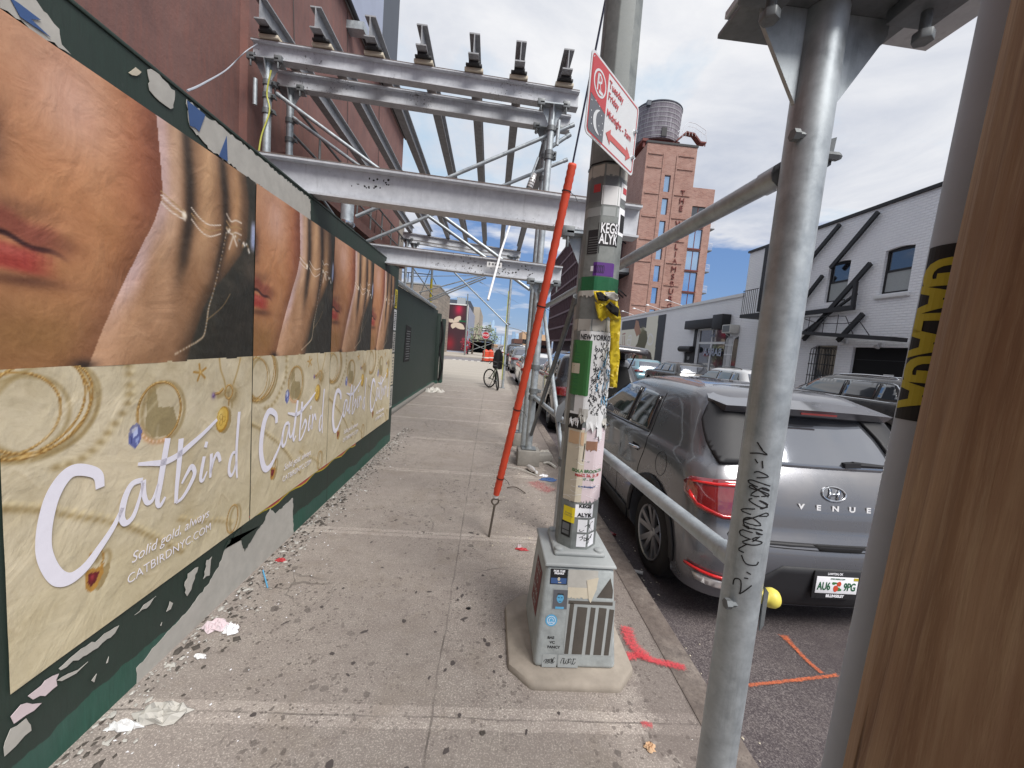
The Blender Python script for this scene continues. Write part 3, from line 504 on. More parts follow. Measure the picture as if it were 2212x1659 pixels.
def jewels():
    p = Pic(.355, 1.318); N = fbm(p.nz, p.nx, 5, 5); N2 = fbm(p.nz, p.nx, 24, 4); p.c[:] = (204, 192, 164)
    p.put((N - .45) * 1.5, (222, 208, 180)); p.put((.5 - N) * 1.4, (166, 148, 112)); p.put((N2 - .5) * .8, (230, 216, 190)); p.put(ss(.9, .4, p.z) * .3, (190, 178, 140))
    SH, GO, GL, GD = (150, 128, 84), (158, 118, 58), (226, 194, 130), (108, 78, 36)
    def gold(pts, w, closed=True, sh=(.022, -.012)):
        p.stroke([(a + sh[0], b + sh[1]) for a, b in pts], w * 1.7, SH, .65, .006, closed); p.stroke(pts, w, GO, 1, .0015, closed); p.stroke([(a, b + w * .22) for a, b in pts], w * .3, GL, .9, .0012, closed); p.stroke([(a, b - w * .3) for a, b in pts], w * .2, GD, .7, .001, closed)
    def ell(cx, cz, rx, rz, r=0, n=14): return [(cx + (rx * math.cos(t) * math.cos(r) - rz * math.sin(t) * math.sin(r)) / PW, cz + rx * math.cos(t) * math.sin(r) + rz * math.sin(t) * math.cos(r)) for t in [2 * PI * k / n for k in range(n)]]
    for cx, cz, rx, rz, r in ((.03, 1.19, .125, .118, .2), (.075, 1.215, .165, .15, -.25), (.04, 1.225, .19, .165, .15), (.085, 1.2, .17, .135, .55)): gold(ell(cx, cz, rx, rz, r), .008)
    ch = smooth_line([(.34, 1.31), (.344, 1.235), (.337, 1.167), (.292, 1.101), (.245, 1.046), (.191, 1.006), (.123, 1.0)], 2)
    for i, q in enumerate(ch): p.blob(q.x, q.y, .02, .013, SH, .75); p.blob(q.x + .015, q.y + .008, .012, .01, (226, 212, 176), .6)
    ch = smooth_line([(.0, .925), (.072, .885), (.155, .825), (.254, .754), (.34, .68), (.406, .614), (.479, .532), (.561, .441)], 4)
    for i, q in enumerate(ch): p.blob(q.x, q.y, .017, .010, SH, .75); p.blob(q.x + .01, q.y + .012, .012, .008, (230, 214, 170), .6)
    ch = smooth_line([(.55, .60), (.66, .53), (.78, .47), (.86, .41)], 4)
    for q in ch: p.blob(q.x, q.y, .016, .010, SH, .6); p.blob(q.x + .01, q.y + .01, .012, .008, (226, 206, 158), .6)
    p.poly([(.40, 1.05), (.41, 1.2), (.44, 1.225), (.455, 1.13), (.52, 1.12), (.545, 1.03), (.50, 1.0), (.43, 1.01)], (140, 124, 84), .75)
    gold(ell(.462, 1.11, .108, .122, -.1), .011, sh=(.018, -.004))
    for k in range(9): a = PI + .2 + k * .17; p.blob(.462 + .11 * math.cos(a + .2) / PW, 1.11 + .125 * math.sin(a + .2), .012, .010, (206, 158, 118), .95); p.blob(.462 + .11 * math.cos(a + .2) / PW, 1.113 + .125 * math.sin(a + .2), .005, .005, (248, 226, 206), .9)
    p.poly([(.345, 1.075), (.372, 1.085), (.388, 1.05), (.38, 1.005), (.36, .985), (.338, 1.01), (.335, 1.045)], (96, 104, 160)); p.poly([(.35, 1.065), (.37, 1.07), (.372, 1.04), (.355, 1.03)], (190, 200, 236)); p.poly([(.36, 1.02), (.378, 1.03), (.37, 1.0)], (150, 164, 214)); p.poly([(.342, 1.04), (.352, 1.03), (.348, 1.01)], (60, 66, 120))
    for q in smooth_line([(.766, 1.316), (.775, 1.26), (.80, 1.2), (.81, 1.15)], 7): p.blob(q.x, q.y, .005, .006, (170, 140, 84), .9)
    for q in smooth_line([(.908, 1.31), (.89, 1.25), (.865, 1.19), (.85, 1.16)], 7): p.blob(q.x, q.y, .005, .006, (170, 140, 84), .9)
    p.blob(.86, 1.12, .05, .06, SH, .6); gold(ell(.83, 1.14, .03, .035), .011); gold([(.74, 1.14), (.77, 1.145), (.79, 1.16)], .015, False); p.blob(.733, 1.135, .013, .014, (86, 62, 120), 1); p.blob(.731, 1.14, .005, .005, (196, 176, 220), .9)
    gold([(.83, 1.10), (.83, 1.07)], .008, False); e = ell(.79, 1.005, .048, .068, -.25); p.poly([(a + .018, b - .01) for a, b in e], SH, .8); p.poly(e, (176, 132, 44)); p.poly(ell(.788, 1.008, .04, .058, -.25), (214, 178, 84)); p.blob(.776, 1.03, .02, .03, (240, 216, 140), .7)
    for k in range(3): p.stroke(ell(.787 + .012 * math.cos(k * 2.1), 1.005 + .016 * math.sin(k * 2.1), .011, .014), .0025, (150, 108, 36), .8, .001, True)
    for a in range(5): p.stroke([(.655, 1.255), (.655 + .035 * math.cos(a * 1.26 + .5), 1.255 + .04 * math.sin(a * 1.26 + .5))], .010, (170, 128, 56), 1, .002, sm=0)
    p.blob(.656, 1.258, .008, .008, GL, .9); gold(ell(.868, .435, .046, .075, -.15), .009); gold([(.21, .66), (.205, .63), (.222, .645), (.24, .65), (.248, .62), (.24, .6)], .008, False)
    hp = [(.19, .60), (.215, .605), (.225, .59), (.25, .6), (.245, .56), (.225, .525), (.205, .515), (.19, .545)]; p.poly([(a + .02, b - .008) for a, b in hp], SH, .8); p.poly(hp, (178, 132, 62)); p.poly([(.20, .59), (.215, .585), (.235, .575), (.225, .55), (.208, .535), (.197, .56)], (104, 26, 36)); p.blob(.212, .57, .006, .01, (176, 60, 70), .8)
    for k in range(14):
        u0, z0 = random.random(), random.uniform(.36, 1.25); pts = [(u0, z0), (u0 + random.uniform(-.08, .08), z0 + random.uniform(-.08, .08)), (u0 + random.uniform(-.15, .15), z0 + random.uniform(-.14, .14))]; p.stroke(pts, .006, (168, 150, 116), .35, .006); p.stroke([(a, b + .01) for a, b in pts], .006, (232, 220, 194), .4, .006)
    return p
PX = WX + .006
po = thing('poster', 'nearest jewellery poster with a cropped face and raised hand, cut off by the photo edge', 'poster', (WX, 1.15, .355), 'jewellery posters pasted along the green hoarding')
to = lambda a, b, k: (PX + k, 1.15 + a, b)
link('portrait_sheet', portrait().mesh('portrait_sheet', to), M['poster_print'], po); link('jewellery_sheet', jewels().mesh('jewellery_sheet', to), M['poster_print'], po)
tw = lambda a, b, l: Vector((PX + .004 + l, 1.15 + a * PW, b))
g = MB(); CS = [([(.237, .884), (.232, .93), (.205, .958), (.165, .975), (.135, .96), (.108, .916), (.092, .86), (.083, .80), (.083, .74), (.098, .675), (.12, .63), (.15, .612), (.19, .625), (.231, .665), (.275, .716), (.31, .775)], (.032, .046, .046, .016)), ([(.385, .852), (.345, .853), (.318, .81), (.306, .745), (.318, .71), (.345, .72), (.367, .77), (.387, .84)], (.02, .028, .022, .012)),
   ([(.387, .85), (.389, .79), (.402, .75), (.425, .755), (.447, .81)], (.024, .022, .018, .01)), ([(.49, .991), (.472, .90), (.454, .80), (.443, .735), (.455, .712), (.478, .74)], (.03, .03, .022, .012)), ([(.366, .923), (.42, .907), (.475, .893), (.538, .902), (.60, .93), (.672, .966), (.75, 1.013)], (.012, .028, .026, .016)),
   ([(.552, .972), (.542, .86), (.531, .76), (.527, .69)], (.03, .028, .022, .02)), ([(.527, .69), (.56, .70), (.60, .745), (.622, .79), (.605, .825), (.58, .80), (.555, .765)], (.012, .022, .026, .01)), ([(.675, .85), (.661, .79), (.655, .745), (.67, .735), (.692, .77)], (.022, .022, .018, .008)), ([(.681, .892), (.689, .918)], (.022, .02, .02, .02)),
   ([(.717, .85), (.715, .79), (.711, .73)], (.022, .02, .02, .016)), ([(.713, .75), (.73, .81), (.752, .838), (.766, .815), (.772, .79)], (.01, .018, .024, .02)), ([(.885, .80), (.86, .807), (.84, .775), (.832, .72), (.845, .688), (.865, .70), (.885, .75)], (.012, .022, .02, .012)), ([(.90, 1.022), (.889, .9), (.884, .8), (.887, .70), (.892, .655)], (.024, .022, .018, .012))]
for pts, w4 in CS:
    P = smooth_line([(a, b, 0) for a, b in pts], 6); n = len(P); ws = [float(np.interp(i / (n - 1), [0, .33, .66, 1], w4)) for i in range(n)]
    Q = [(q.x * PW, q.y) for q in P]; ribbon(g, Q, ws, lambda a, b, l: Vector((PX + .0045 + l, 1.15 + a, b)), 0)
g.build('brand_lettering', M['lettering_lilac'], po)
text('Solid gold, always', .062, M['lettering_lilac'], 'tagline_lettering', po, (PX + .002, 1.15 + .52 * PW, .553), (0, 1, 0), (0, 0, 1), .0006, .25, lift=.003, sx=.98, bold=-.0006)
text('CATBIRDNYC.COM', .054, M['lettering_lilac'], 'address_lettering', po, (PX + .002, 1.15 + .52 * PW, .476), (0, 1, 0), (0, 0, 1), .0006, .0, lift=.003, sx=.98, bold=-.0006)
for i, (y, lab) in enumerate([(2.32, 'second jewellery poster along the hoarding, with a red strip showing under its lower edge'), (3.405, 'third jewellery poster along the hoarding, between two others of the same design'), (4.49, 'farthest and smallest looking jewellery poster, next to the strip of torn flyers')]):
    c = copy_tree(po); c.location.y = y; c['label'] = lab; c.location.x += .0016 * (i + 1)
    if i == 2: c.scale = (1, .84, 1)
    elif i: c.scale = (1, .935, 1)
    else: c.scale = (1, .93, 1)
g = MB(); P = [(WX + .003, 2.32 + k * .08, .34 + .012 * math.sin(k * 1.3) + .006 * random.random()) for k in range(24)]
g.prism(P + [(WX + .003, 4.16, .38), (WX + .003, 2.32, .38)], (.001, 0, 0)); g.build('under_layer', M['sign_red'], hd)
g = MB(); g.prism([(WX + .0015, a[1], a[2] - .012) for a in P] + [(WX + .0015, 4.16, .37), (WX + .0015, 2.32, .37)], (.001, 0, 0)); g.build('under_layer', M['gold_yellow'], hd)
# ------------------------------------------------------------------ camera, light, sky
cam = bpy.data.cameras.new('camera'); co_ = bpy.data.objects.new('camera', cam); COL.objects.link(co_); scene.camera = co_
cam.sensor_width = 36; cam.lens = 36 * FPX / 2212; cam.clip_start = .02; cam.clip_end = 9000
rw = Matrix((AX, AY, AZ)); co_.matrix_world = Matrix.Translation((0, 0, EYE)) @ Matrix(((rw[0][0], -rw[0][1], -rw[0][2]), (rw[1][0], -rw[1][1], -rw[1][2]), (rw[2][0], -rw[2][1], -rw[2][2]))).to_4x4()
SE, SA = math.radians(52), math.radians(145)  # sun height; bearing clockwise from the street's forward direction
sd = Vector((math.cos(SE) * math.sin(SA), math.cos(SE) * math.cos(SA), math.sin(SE)))
sl = bpy.data.lights.new('sun', 'SUN'); so = bpy.data.objects.new('sun', sl); COL.objects.link(so); sl.energy = 4.2; sl.angle = math.radians(28); sl.color = (1, .965, .92); so.rotation_euler = sd.to_track_quat('Z', 'Y').to_euler(); so.location = (0, -10, 30)
wd = bpy.data.worlds.new('World'); scene.world = wd; wd.use_nodes = True; wt = wd.node_tree; wt.nodes.clear()
class WN(NT):
    def __init__(s): s.t = wt
w = WN(); out = w.n('ShaderNodeOutputWorld'); bg = w.n('ShaderNodeBackground'); w.l(bg.outputs[0], out.inputs[0]); bg.inputs[1].default_value = .1
sky = w.n('ShaderNodeTexSky', sky_type='NISHITA'); sky.sun_disc = False; sky.sun_elevation = SE; sky.sun_rotation = SA; sky.air_density = 1.0; sky.dust_density = .6; sky.ozone_density = 1.6
tc = w.n('ShaderNodeTexCoord'); nv = w.n('ShaderNodeVectorMath', operation='NORMALIZE'); w.l(tc.outputs['Generated'], nv.inputs[0]); x, y, z = w.sep(nv.outputs[0]); zz = w.math('ADD', w.math('MAXIMUM', z, 0.0), .10)
cb = w.n('ShaderNodeCombineXYZ'); w.l(w.math('DIVIDE', x, zz), cb.inputs[0]); w.l(w.math('DIVIDE', y, zz), cb.inputs[1]); mp = w.n('ShaderNodeMapping'); w.l(cb.outputs[0], mp.inputs[0]); CLOUD_MP = mp
CT = (.495, .57, .19); mp.inputs['Location'].default_value = (7.7, 2.9, 0)
n1 = w.noise(mp.outputs[0], .55, 9, .56, .25); n2 = w.noise(mp.outputs[0], 1.9, 7, .6, .4); dens = w.math('ADD', w.math('MULTIPLY', n1, .8), w.math('MULTIPLY', n2, .2))
over = w.mask(z, .16, .62); dens = w.math('ADD', dens, w.math('MULTIPLY', over, CT[2])); cov = w.mask(dens, CT[0], CT[1])
n3 = w.noise(mp.outputs[0], 1.1, 8, .6, .5); shade = w.mask(w.math('ADD', w.math('MULTIPLY', n3, .75), w.math('MULTIPLY', n1, .4)), .46, .76)
cc = w.mix(shade, (9.3, 9.3, 9.5, 1), (4.7, 5.2, 6.4, 1)); skc = w.mix(.55, sky.outputs[0], (1.5, 3.1, 7.0, 1)); skc = w.mix(w.mask(z, .28, .0), skc, (5.2, 6.7, 8.3, 1)); w.l(w.mix(w.math('MULTIPLY', cov, .96), skc, cc), bg.inputs[0])
scene.view_settings.view_transform = 'Standard'; scene.view_settings.look = 'None'; scene.view_settings.exposure = 0
scene.cycles.max_bounces = 6; scene.cycles.use_adaptive_sampling = True
# ------------------------------------------------------------------ sidewalk shed
sh = thing('sidewalk_shed', 'grey steel sidewalk shed of header beams, overhead joists, posts and cross braces spanning the walk', 'scaffold', (.55, 5.4, 0))
def part(name, mb, mat, parent, **k): return mb.build(name, M[mat], parent, **k)
def beam_parts(a, b, w, h, label=None, cap=True):
    g = MB(); g.ibeam(a, b, w, h); o = part('header_beam', g, 'beam_paint', sh, label=label)
    a, b = Vector(a), Vector(b); g = MB(); g.bar(a + Vector((0, 0, h / 2 + .003)), b + Vector((0, 0, h / 2 + .003)), w + .004, .006); g.build('flange_top', M['beam_top'], o)
    return o
beam_parts((-1.95, 3.04, 2.572), (1.02, 3.04, 2.478), .13, .23); beam_parts((-1.8, 5.0, 2.465), (.79, 5.0, 2.40), .13, .205, 'weathered header beam with flaking paint and a pale sticker')
HZ = lambda x: 4.81 - .036 * (x + 3.17)
for y in (5.4, 5.95): beam_parts((-3.17, y, HZ(-3.17)), (.865, y, HZ(.865)), .13, .2)
FZ = lambda x: 4.80 - .07 * (x + 3.19)
for y in (13.7, 14.2): beam_parts((-3.19, y, FZ(-3.19)), (.74, y, FZ(.74)), .13, .2)
JX = (-2.944, -2.32, -1.70, -1.10, -.48, .08, .66)
for x in JX:
    z0 = HZ(x) + .1; g = MB(); g.ibeam((x, 5.12, z0 + .2), (x, 14.0, FZ(x) + .1 + .135), .125, .235); j = part('joist', g, 'joist_paint', sh)
    g = MB(); g.box(x - .115, x + .115, 5.30, 5.50, z0 + .012, z0 + .05); part('bearing_block', g, 'cream_paper', j, bevel=.004)
    g = MB(); g.box(x - .10, x + .10, 5.27, 5.53, z0 + .051, z0 + .078); g.box(x - .06, x + .07, 5.22, 5.3, z0 + .05, z0 + .078); part('clamp_plate', g, 'black_metal', j, bevel=.003)
def post(x, y, z0, z1, r=.045, cap=True, capdir=1):
    g = MB(); g.lathe((x, y, z0), (0, 0, 1), [(0, r), (z1 - z0, r)], 20); p = part('post', g, 'galvanized', sh, smooth=True)
    g = MB(); g.box(x - .09, x + .09, y - .09, y + .09, z0, z0 + .01); part('base_plate', g, 'galvanized_dark', p)
    if cap:
        g = MB()
        for s in (-1, 1):
            g.prism([(x + s * r, y - .005, z1 - .22), (x + s * .15, y - .005, z1 - .02), (x + s * r, y - .005, z1 - .02)], (0, .01, 0))
            g.prism([(x - .005, y + s * r, z1 - .18), (x - .005, y + s * .10, z1 - .02), (x - .005, y + s * r, z1 - .02)], (.01, 0, 0))
        g.box(x - .17, x + .17, y - .1, y + .1, z1 - .019, z1 - .004); part('cap_plate', g, 'galvanized', p)
        for s in (-1, 1):
            g = MB(); g.box(x + s * .16 - .045, x + s * .16 + .045, y - .10, y - .045, z1 - .045, z1 + .03); g.lathe((x + s * .16, y - .085, z1 - .12), (0, 0, 1), [(0, .012), (.09, .012)], 8); part('flange_clamp', g, 'galvanized_dark', p, bevel=.004)
    return p
def ring(p, x, y, z, r=.045, h=.06, hang=0):
    g = MB(); g.lathe((x, y, z - h / 2), (0, 0, 1), [(0, r + .002), (0, r + .012), (h, r + .012), (h, r + .002)], 18, False); g.box(x + r, x + r + .05, y - .03, y + .02, z - .02, z + .02); g.lathe((x + r + .03, y - .06, z), (0, 1, 0), [(0, .012), (.12, .012)], 6); part('coupler', g, 'galvanized_dark', p, smooth=True)
P1 = post(.65, 3.04, 0, 2.36)
P2 = post(.575, 5.0, .2, 2.30); T1 = post(.55, 5.4, .05, HZ(.55) - .1); T2 = post(.55, 5.95, .2, HZ(.55) - .1)
L1 = post(-2.99, 5.4, 0, HZ(-3) - .1); L2 = post(-2.99, 5.95, 0, HZ(-3) - .1); F1 = post(.49, 13.7, 0, FZ(.49) - .1); F2 = post(-3.03, 13.7, 0, FZ(-3) - .1); F3 = post(-2.9, 14.2, 0, FZ(-3) - .1); F4 = post(-2.3, 14.6, 0, 4.2, .04, False)
g = MB(); g.lathe((-2.3, 14.6, 2.0), (0, 0, 1), [(0, .043), (1.6, .043)], 14); part('yellow_sleeve', g, 'gold_yellow', F4, smooth=True)
g = MB(); g.lathe((-1.97, 5.4, 0), (0, 0, 1), [(0, .078), (3.35, .078)], 24); T750 = part('post', g, 'galvanized', sh, smooth=True, label='stout short post rising behind the hoarding')
g = MB(); g.lathe((-1.97, 5.4, 2.86), (.25, -.1, 1), [(0, .088), (.02, .094), (.05, .088)], 20, False); part('strap', g, 'chrome', T750, smooth=True)
for p, x, y, zs in ((T1, .55, 5.4, (4.3, 4.0, 3.95)), (T2, .55, 5.95, (4.2, 3.9)), (L1, -2.99, 5.4, (4.45, 4.3, 4.12)), (L2, -2.99, 5.95, (4.3, 4.05)), (P2, .575, 5.0, (2.02, 1.25, .95, .86)), (F1, .49, 13.7, (4.2, 2.2, 1.2, .8)), (P1, .65, 3.04, (.9, .62))):
    for z in zs: ring(p, x, y, z)
for x, y, z in ((.64, 5.37, 4.1), (-3.1, 5.33, 4.15)):
    g = MB(); g.lathe((x, y, z), (0, 0, 1), [(0, .024), (.3, .024)], 12); part('pipe_stub', g, 'galvanized', sh, smooth=True)
def brace(a, b, r=.024, mat='galvanized', label=None):
    g = MB(); g.tube([a, b], r, 12); a, b = Vector(a), Vector(b); d = (b - a).normalized(); g.lathe(a - d * .0, d, [(0, r + .004), (.06, r + .004)], 10); return part('brace', g, mat, sh, smooth=True, label=label)
brace((-2.92, 5.47, 4.38), (.50, 5.47, 2.36)); brace((-2.92, 5.9, 4.32), (.50, 5.9, 2.32)); brace((.85, 5.46, 4.42), (-1.88, 5.46, 2.99)); brace((.87, 5.9, 4.18), (-1.88, 5.9, 2.78))
brace(U(1232, 290, Y=5.5), U(1190, 318, Y=5.5), .026)
brace(U(1690, 377, Y=.99), U(1178, 662, Y=5.0), .026, label='upper ledger pipe running along the kerb from the near post'); brace((.70, .99, .975), (.60, 4.97, .86), .026, 'galvanized', 'lower ledger pipe running along the kerb to the near post')
brace((.60, 4.9, 1.97), (.635, 3.1, .64), .022); brace((.60, 2.98, 1.9), (.59, 5.3, .14), .022, 'galvanized_dark')
brace((-1.85, 13.6, 4.1), (.5, 13.6, 2.15)); brace(U(911, 652, Y=13.9), U(1062, 590, Y=13.9)); brace(U(908, 658, Y=14.3), U(1050, 600, Y=14.3)); brace(U(905, 632, Y=14.0), U(1075, 586, Y=14.0), .02); brace(U(885, 597, Y=14.2), U(1075, 595, Y=14.2), .012); brace(U(1035, 608, Y=5.2), U(1120, 655, Y=5.2), .001)
brace(U(1135, 597, Y=5.3), U(1177, 640, Y=4.9), .03); brace((-2.9, 13.8, 3.9), (-2.2, 14.5, 3.0), .02); brace((-2.9, 13.8, 3.0), (-2.2, 14.5, 2.3), .02); brace((-2.2, 13.8, 3.9), (-2.9, 14.4, 2.2), .015)
brace((-2.99, 5.95, 3.9), (-2.99, 13.7, 2.2), .022)
g = MB(); g.tube(smooth_line([(-2.9, 5.3, 4.55), (-2.96, 5.33, 4.3), (-2.93, 5.34, 4.1), (-3.02, 5.34, 3.8), (-3.06, 5.34, 3.5), (-3.1, 5.34, 3.2)]), .009, 6); part('yellow_cord', g, 'cable_yellow', sh, smooth=True)
g = MB(); g.tube(smooth_line([(.43, 13.64, 3.3), (.435, 13.64, 2.5), (.44, 13.64, 1.2), (.44, 13.64, .3)]), .012, 6); part('yellow_cord', g, 'cable_yellow', sh, smooth=True)
g = MB(); g.tube([U(1107, 470, Y=5.5), U(1079, 553, Y=4.88), U(1079, 556, Y=4.8), U(1054, 648, Y=4.5)], .014, 10); part('hanging_pipe', g, 'metal_white', sh, smooth=True)
lg = MB(); A, B = U(1163, 340, Y=5.3), U(1133, 420, Y=5.3); lg.tube([A, B], .014, 8); cg = part('conduit', lg, 'galvanized', sh, smooth=True); lg = MB(); C0 = U(1149, 392, Y=5.3); lg.lathe(C0, (A - B), [(-.10, .01), (-.08, .04), (.03, .04), (.05, .028), (.10, .028)], 12); part('work_lamp', lg, 'clear_lens', cg, smooth=True)
lg = MB()
for k in range(4): q = C0 + (A - B).normalized() * (-.09 + .035 * k); lg.lathe(q, (A - B), [(0, .043), (.006, .043)], 12, False)
part('lamp_cage', lg, 'black_metal', cg)
g = MB()
for k in range(46): px, py = random.gauss(1090, 45), 573 + random.uniform(0, 24); q = U(px, py + (px - 1090) * .085 - 2, Y=4.932); blot(g, (q.x, q.z), random.uniform(.004, .012), random.uniform(.003, .01), lambda a, b, l: Vector((a, 4.932 - l, b)), 0, 7, .5)
for k in range(16): px, py = random.gauss(808, 28), 385 + random.uniform(0, 22); q = U(px, py, Y=2.97); blot(g, (q.x, q.z), random.uniform(.004, .010), random.uniform(.004, .010), lambda a, b, l: Vector((a, 2.972 - l, b)), 0, 7, .5)
part('paint_chips', g, 'dark_void', sh)
q = U(1068, 572, Y=4.93); g = MB(); g.box(q.x - .09, q.x + .09, 4.929, 4.931, q.z - .03, q.z + .03); s_ = part('sticker', g, 'white_plain', sh); g = MB()
for k in range(4): blot(g, (q.x - .06 + .04 * k, q.z + .006), .012, .016, lambda a, b, l: Vector((a, 4.927, b)), 0, 8, .3)
part('print', g, 'grey_paint', s_)
g = MB(); g.prism(smooth_line([(0, 0, 0), (.14, 0, .06), (.22, 0, -.05), (.3, 0, -.25), (.42, 0, -.5), (.2, 0, -.42), (.02, 0, -.2)], 4, True), (0, .03, 0)); g.v = [q + Vector((-2.03, 5.25, 2.78)) for q in g.v]; solo('draped_cloth', g, M['dark_cloth'], 'black cloth hanging round the foot of the stout post behind the hoarding', 'cloth')
for (x, y, s, lab) in ((.575, 5.0, .14, 'nearer concrete block under a shed post foot, beside the rubble'), (.55, 5.95, .12, 'concrete block under the rear shed post foot, behind another block')):
    g = MB(); g.box(x - s, x + s, y - s, y + s, 0, .195); solo('concrete_block', g, M['concrete_block'], lab, 'concrete block', 'concrete blocks under the shed posts', bevel=.012)
g = MB(); g.tube(smooth_line([U(405, 196, X=-1.8), U(440, 180, X=-2.1), U(490, 150, Y=4.9), U(530, 112, Y=5.1), U(556, 95, Y=5.3)]), .006, 6); solo('grey_wire', g, M['conduit'], 'thin grey wire slung from the top of the hoarding to the header beam end', 'wire', smooth=True)
# ------------------------------------------------------------------ near scaffold post
X0, Y0, R0 = .692, .94, .0455
np_ = thing('scaffold_post', 'galvanized scaffold post close to the camera with black marker scrawl down its lower half', 'scaffold post', (X0, Y0, 0))
g = MB(); g.lathe((X0, Y0, 0), (0, 0, 1), [(0, R0), (2.3, R0)], 48); part('tube', g, 'galvanized', np_, smooth=True)
g = MB()
for ang, w_ in ((0, .15), (PI, .15)):
    c, s_ = math.cos(ang), math.sin(ang); a = Vector((c, s_, 0)); t_ = Vector((-s_, c, 0)) * .005; b0 = Vector((X0, Y0, 0))
    g.prism([b0 + a * R0 - t_ + Vector((0, 0, 2.10)), b0 + a * w_ - t_ + Vector((0, 0, 2.268)), b0 + a * w_ - t_ + Vector((0, 0, 2.30)), b0 + a * R0 - t_ + Vector((0, 0, 2.30))], t_ * 2)
for s in (1,): g.prism([(X0 - .005, Y0 + s * R0, 2.12), (X0 - .005, Y0 + s * .11, 2.26), (X0 - .005, Y0 + s * .11, 2.3), (X0 - .005, Y0 + s * R0, 2.3)], (.01, 0, 0))
part('gusset', g, 'galvanized', np_)
g = MB(); g.box(X0 - .19, X0 + .2, Y0 - .11, Y0 + .11, 2.301, 2.313); part('cap_plate', g, 'galvanized_dark', np_, bevel=.002)
for sx_, sy_ in ((-1, -1), (1, -1)):
    g = MB(); x, y = X0 + sx_ * .17, Y0 - .07; g.box(x - .05, x + .05, y - .045, y + .045, 2.27, 2.300); g.lathe((x, y, 2.21), (0, 0, 1), [(0, .011), (0.0, .02), (.02, .02), (.02, .011), (.09, .011)], 6); part('flange_clamp', g, 'galvanized_dark', np_, bevel=.003)
g = MB(); g.ibeam((.50, Y0, 2.42), (1.02, Y0, 2.41), .15, .2); part('header_beam', g, 'beam_paint', np_)
for z, px in ((2.02, 0), (.90, 0)):
    g = MB(); g.lathe((X0 - R0 - .012, Y0 - .028, z), (1, 0, 0), [(0, .0), (.0, .013), (.014, .013), (.014, .008), (.05, .008)], 6); part('bolt', g, 'galvanized_dark', np_)
g = MB(); g.prism([(X0 + R0 - .002, Y0 + .03, 1.96), (X0 + R0 + .045, Y0 + .03, 1.995), (X0 + R0 + .05, Y0 + .03, 2.06), (X0 + R0 - .002, Y0 + .03, 2.04)], (0, .008, 0)); g.lathe((X0 + R0 + .02, Y0 + .02, 2.01), (1, 0, 0), [(0, .010), (.03, .010), (.038, .006)], 6); part('lug', g, 'galvanized_dark', np_)
g = MB(); g.lathe((X0 + R0 - .005, Y0, .905), (1, .0, -.05), [(0, .017), (.022, .015), (.028, .018), (.035, .024), (.047, .025), (.056, .021), (.062, .011), (.063, .001)], 20); part('bolt_cap', g, 'yellow_cap', np_, smooth=True)
g = MB(); g.prism([(X0 + R0, Y0 - .022, .945), (X0 + R0 + .012, Y0 - .022, .93), (X0 + R0 + .012, Y0 - .022, .84), (X0 + R0 + .003, Y0 - .022, .825)], (0, .004, 0)); part('lug', g, 'galvanized_dark', np_)
def cyl(cx, cy, r, a0=None):
    """surface coordinates on an upright tube: s runs to the right round the side that faces the origin"""
    a0 = math.atan2(-cy, -cx)
    def f(s, z, off=0): a = a0 + s / r; return Vector((cx + (r + off) * math.cos(a), cy + (r + off) * math.sin(a), z))
    return f
def hit_cyl(px, py, cx, cy, r):
    d = U(px, py, Y=1.0) - Vector((0, 0, EYE)); A_ = d.x ** 2 + d.y ** 2; B_ = -2 * (d.x * cx + d.y * cy); C_ = cx * cx + cy * cy - r * r; D_ = max(0, B_ * B_ - 4 * A_ * C_); t = (-B_ - math.sqrt(D_)) / (2 * A_)
    q = Vector((0, 0, EYE)) + d * t; a0 = math.atan2(-cy, -cx); a = math.atan2(q.y - cy, q.x - cx) - a0; a = (a + PI) % (2 * PI) - PI; return (a * r, q.z)
fp = cyl(X0, Y0, R0); scr = MB()
def scrawl(mb, pts, surf, hit, w=.0022, s=None, off=(0, 0), sm=3, lift=.0008):
    P = [hit(*(((off[0] + x / s) * .5486, (off[1] + y / s) * .5486) if s else (x, y))) for x, y in pts]; P = [(q.x, q.y) for q in smooth_line([(a, b, 0) for a, b in P], sm)]
    ribbon(mb, P, w, lambda a, b, l: surf(a, b, lift))
hp0 = lambda x, y: hit_cyl(x, y, X0, Y0, R0)
S9, O9 = 1.5085, (2300, 1350)
for st in ([(1030, 590), (1060, 640), (1088, 665), (1040, 655), (985, 655)], [(1060, 635), (1028, 590)], [(1015, 690), (1032, 715)], [(1058, 700), (1062, 745)], [(1025, 800), (1095, 795), (1040, 765), (1010, 770)],
           [(1105, 850), (1000, 815), (980, 830), (1100, 880), (1060, 860), (990, 905), (1100, 905), (1050, 880), (985, 860), (1000, 850), (1095, 915)], [(1000, 925), (980, 935), (1060, 980), (1090, 960), (1040, 935), (1090, 975), (960, 985), (940, 1000), (1085, 1030), (1080, 1010), (1000, 1040), (945, 1060), (1050, 1085), (1000, 1040), (950, 1045), (960, 1090), (1055, 1110)],
           [(1060, 1115), (940, 1080), (1060, 1140), (945, 1110), (930, 1140), (1050, 1180), (1045, 1195), (990, 1200), (940, 1180), (1045, 1150), (920, 1220), (950, 1245)], [(935, 1260), (960, 1310), (1020, 1320), (1035, 1300)], [(965, 1360), (990, 1375)], [(950, 1395), (975, 1400)], [(885, 1435), (895, 1400), (930, 1410), (930, 1470), (925, 1490), (995, 1440)]):
    scrawl(scr, st, fp, hp0, .0030, S9, O9)
part('marker_scrawl', scr, 'ink', np_)
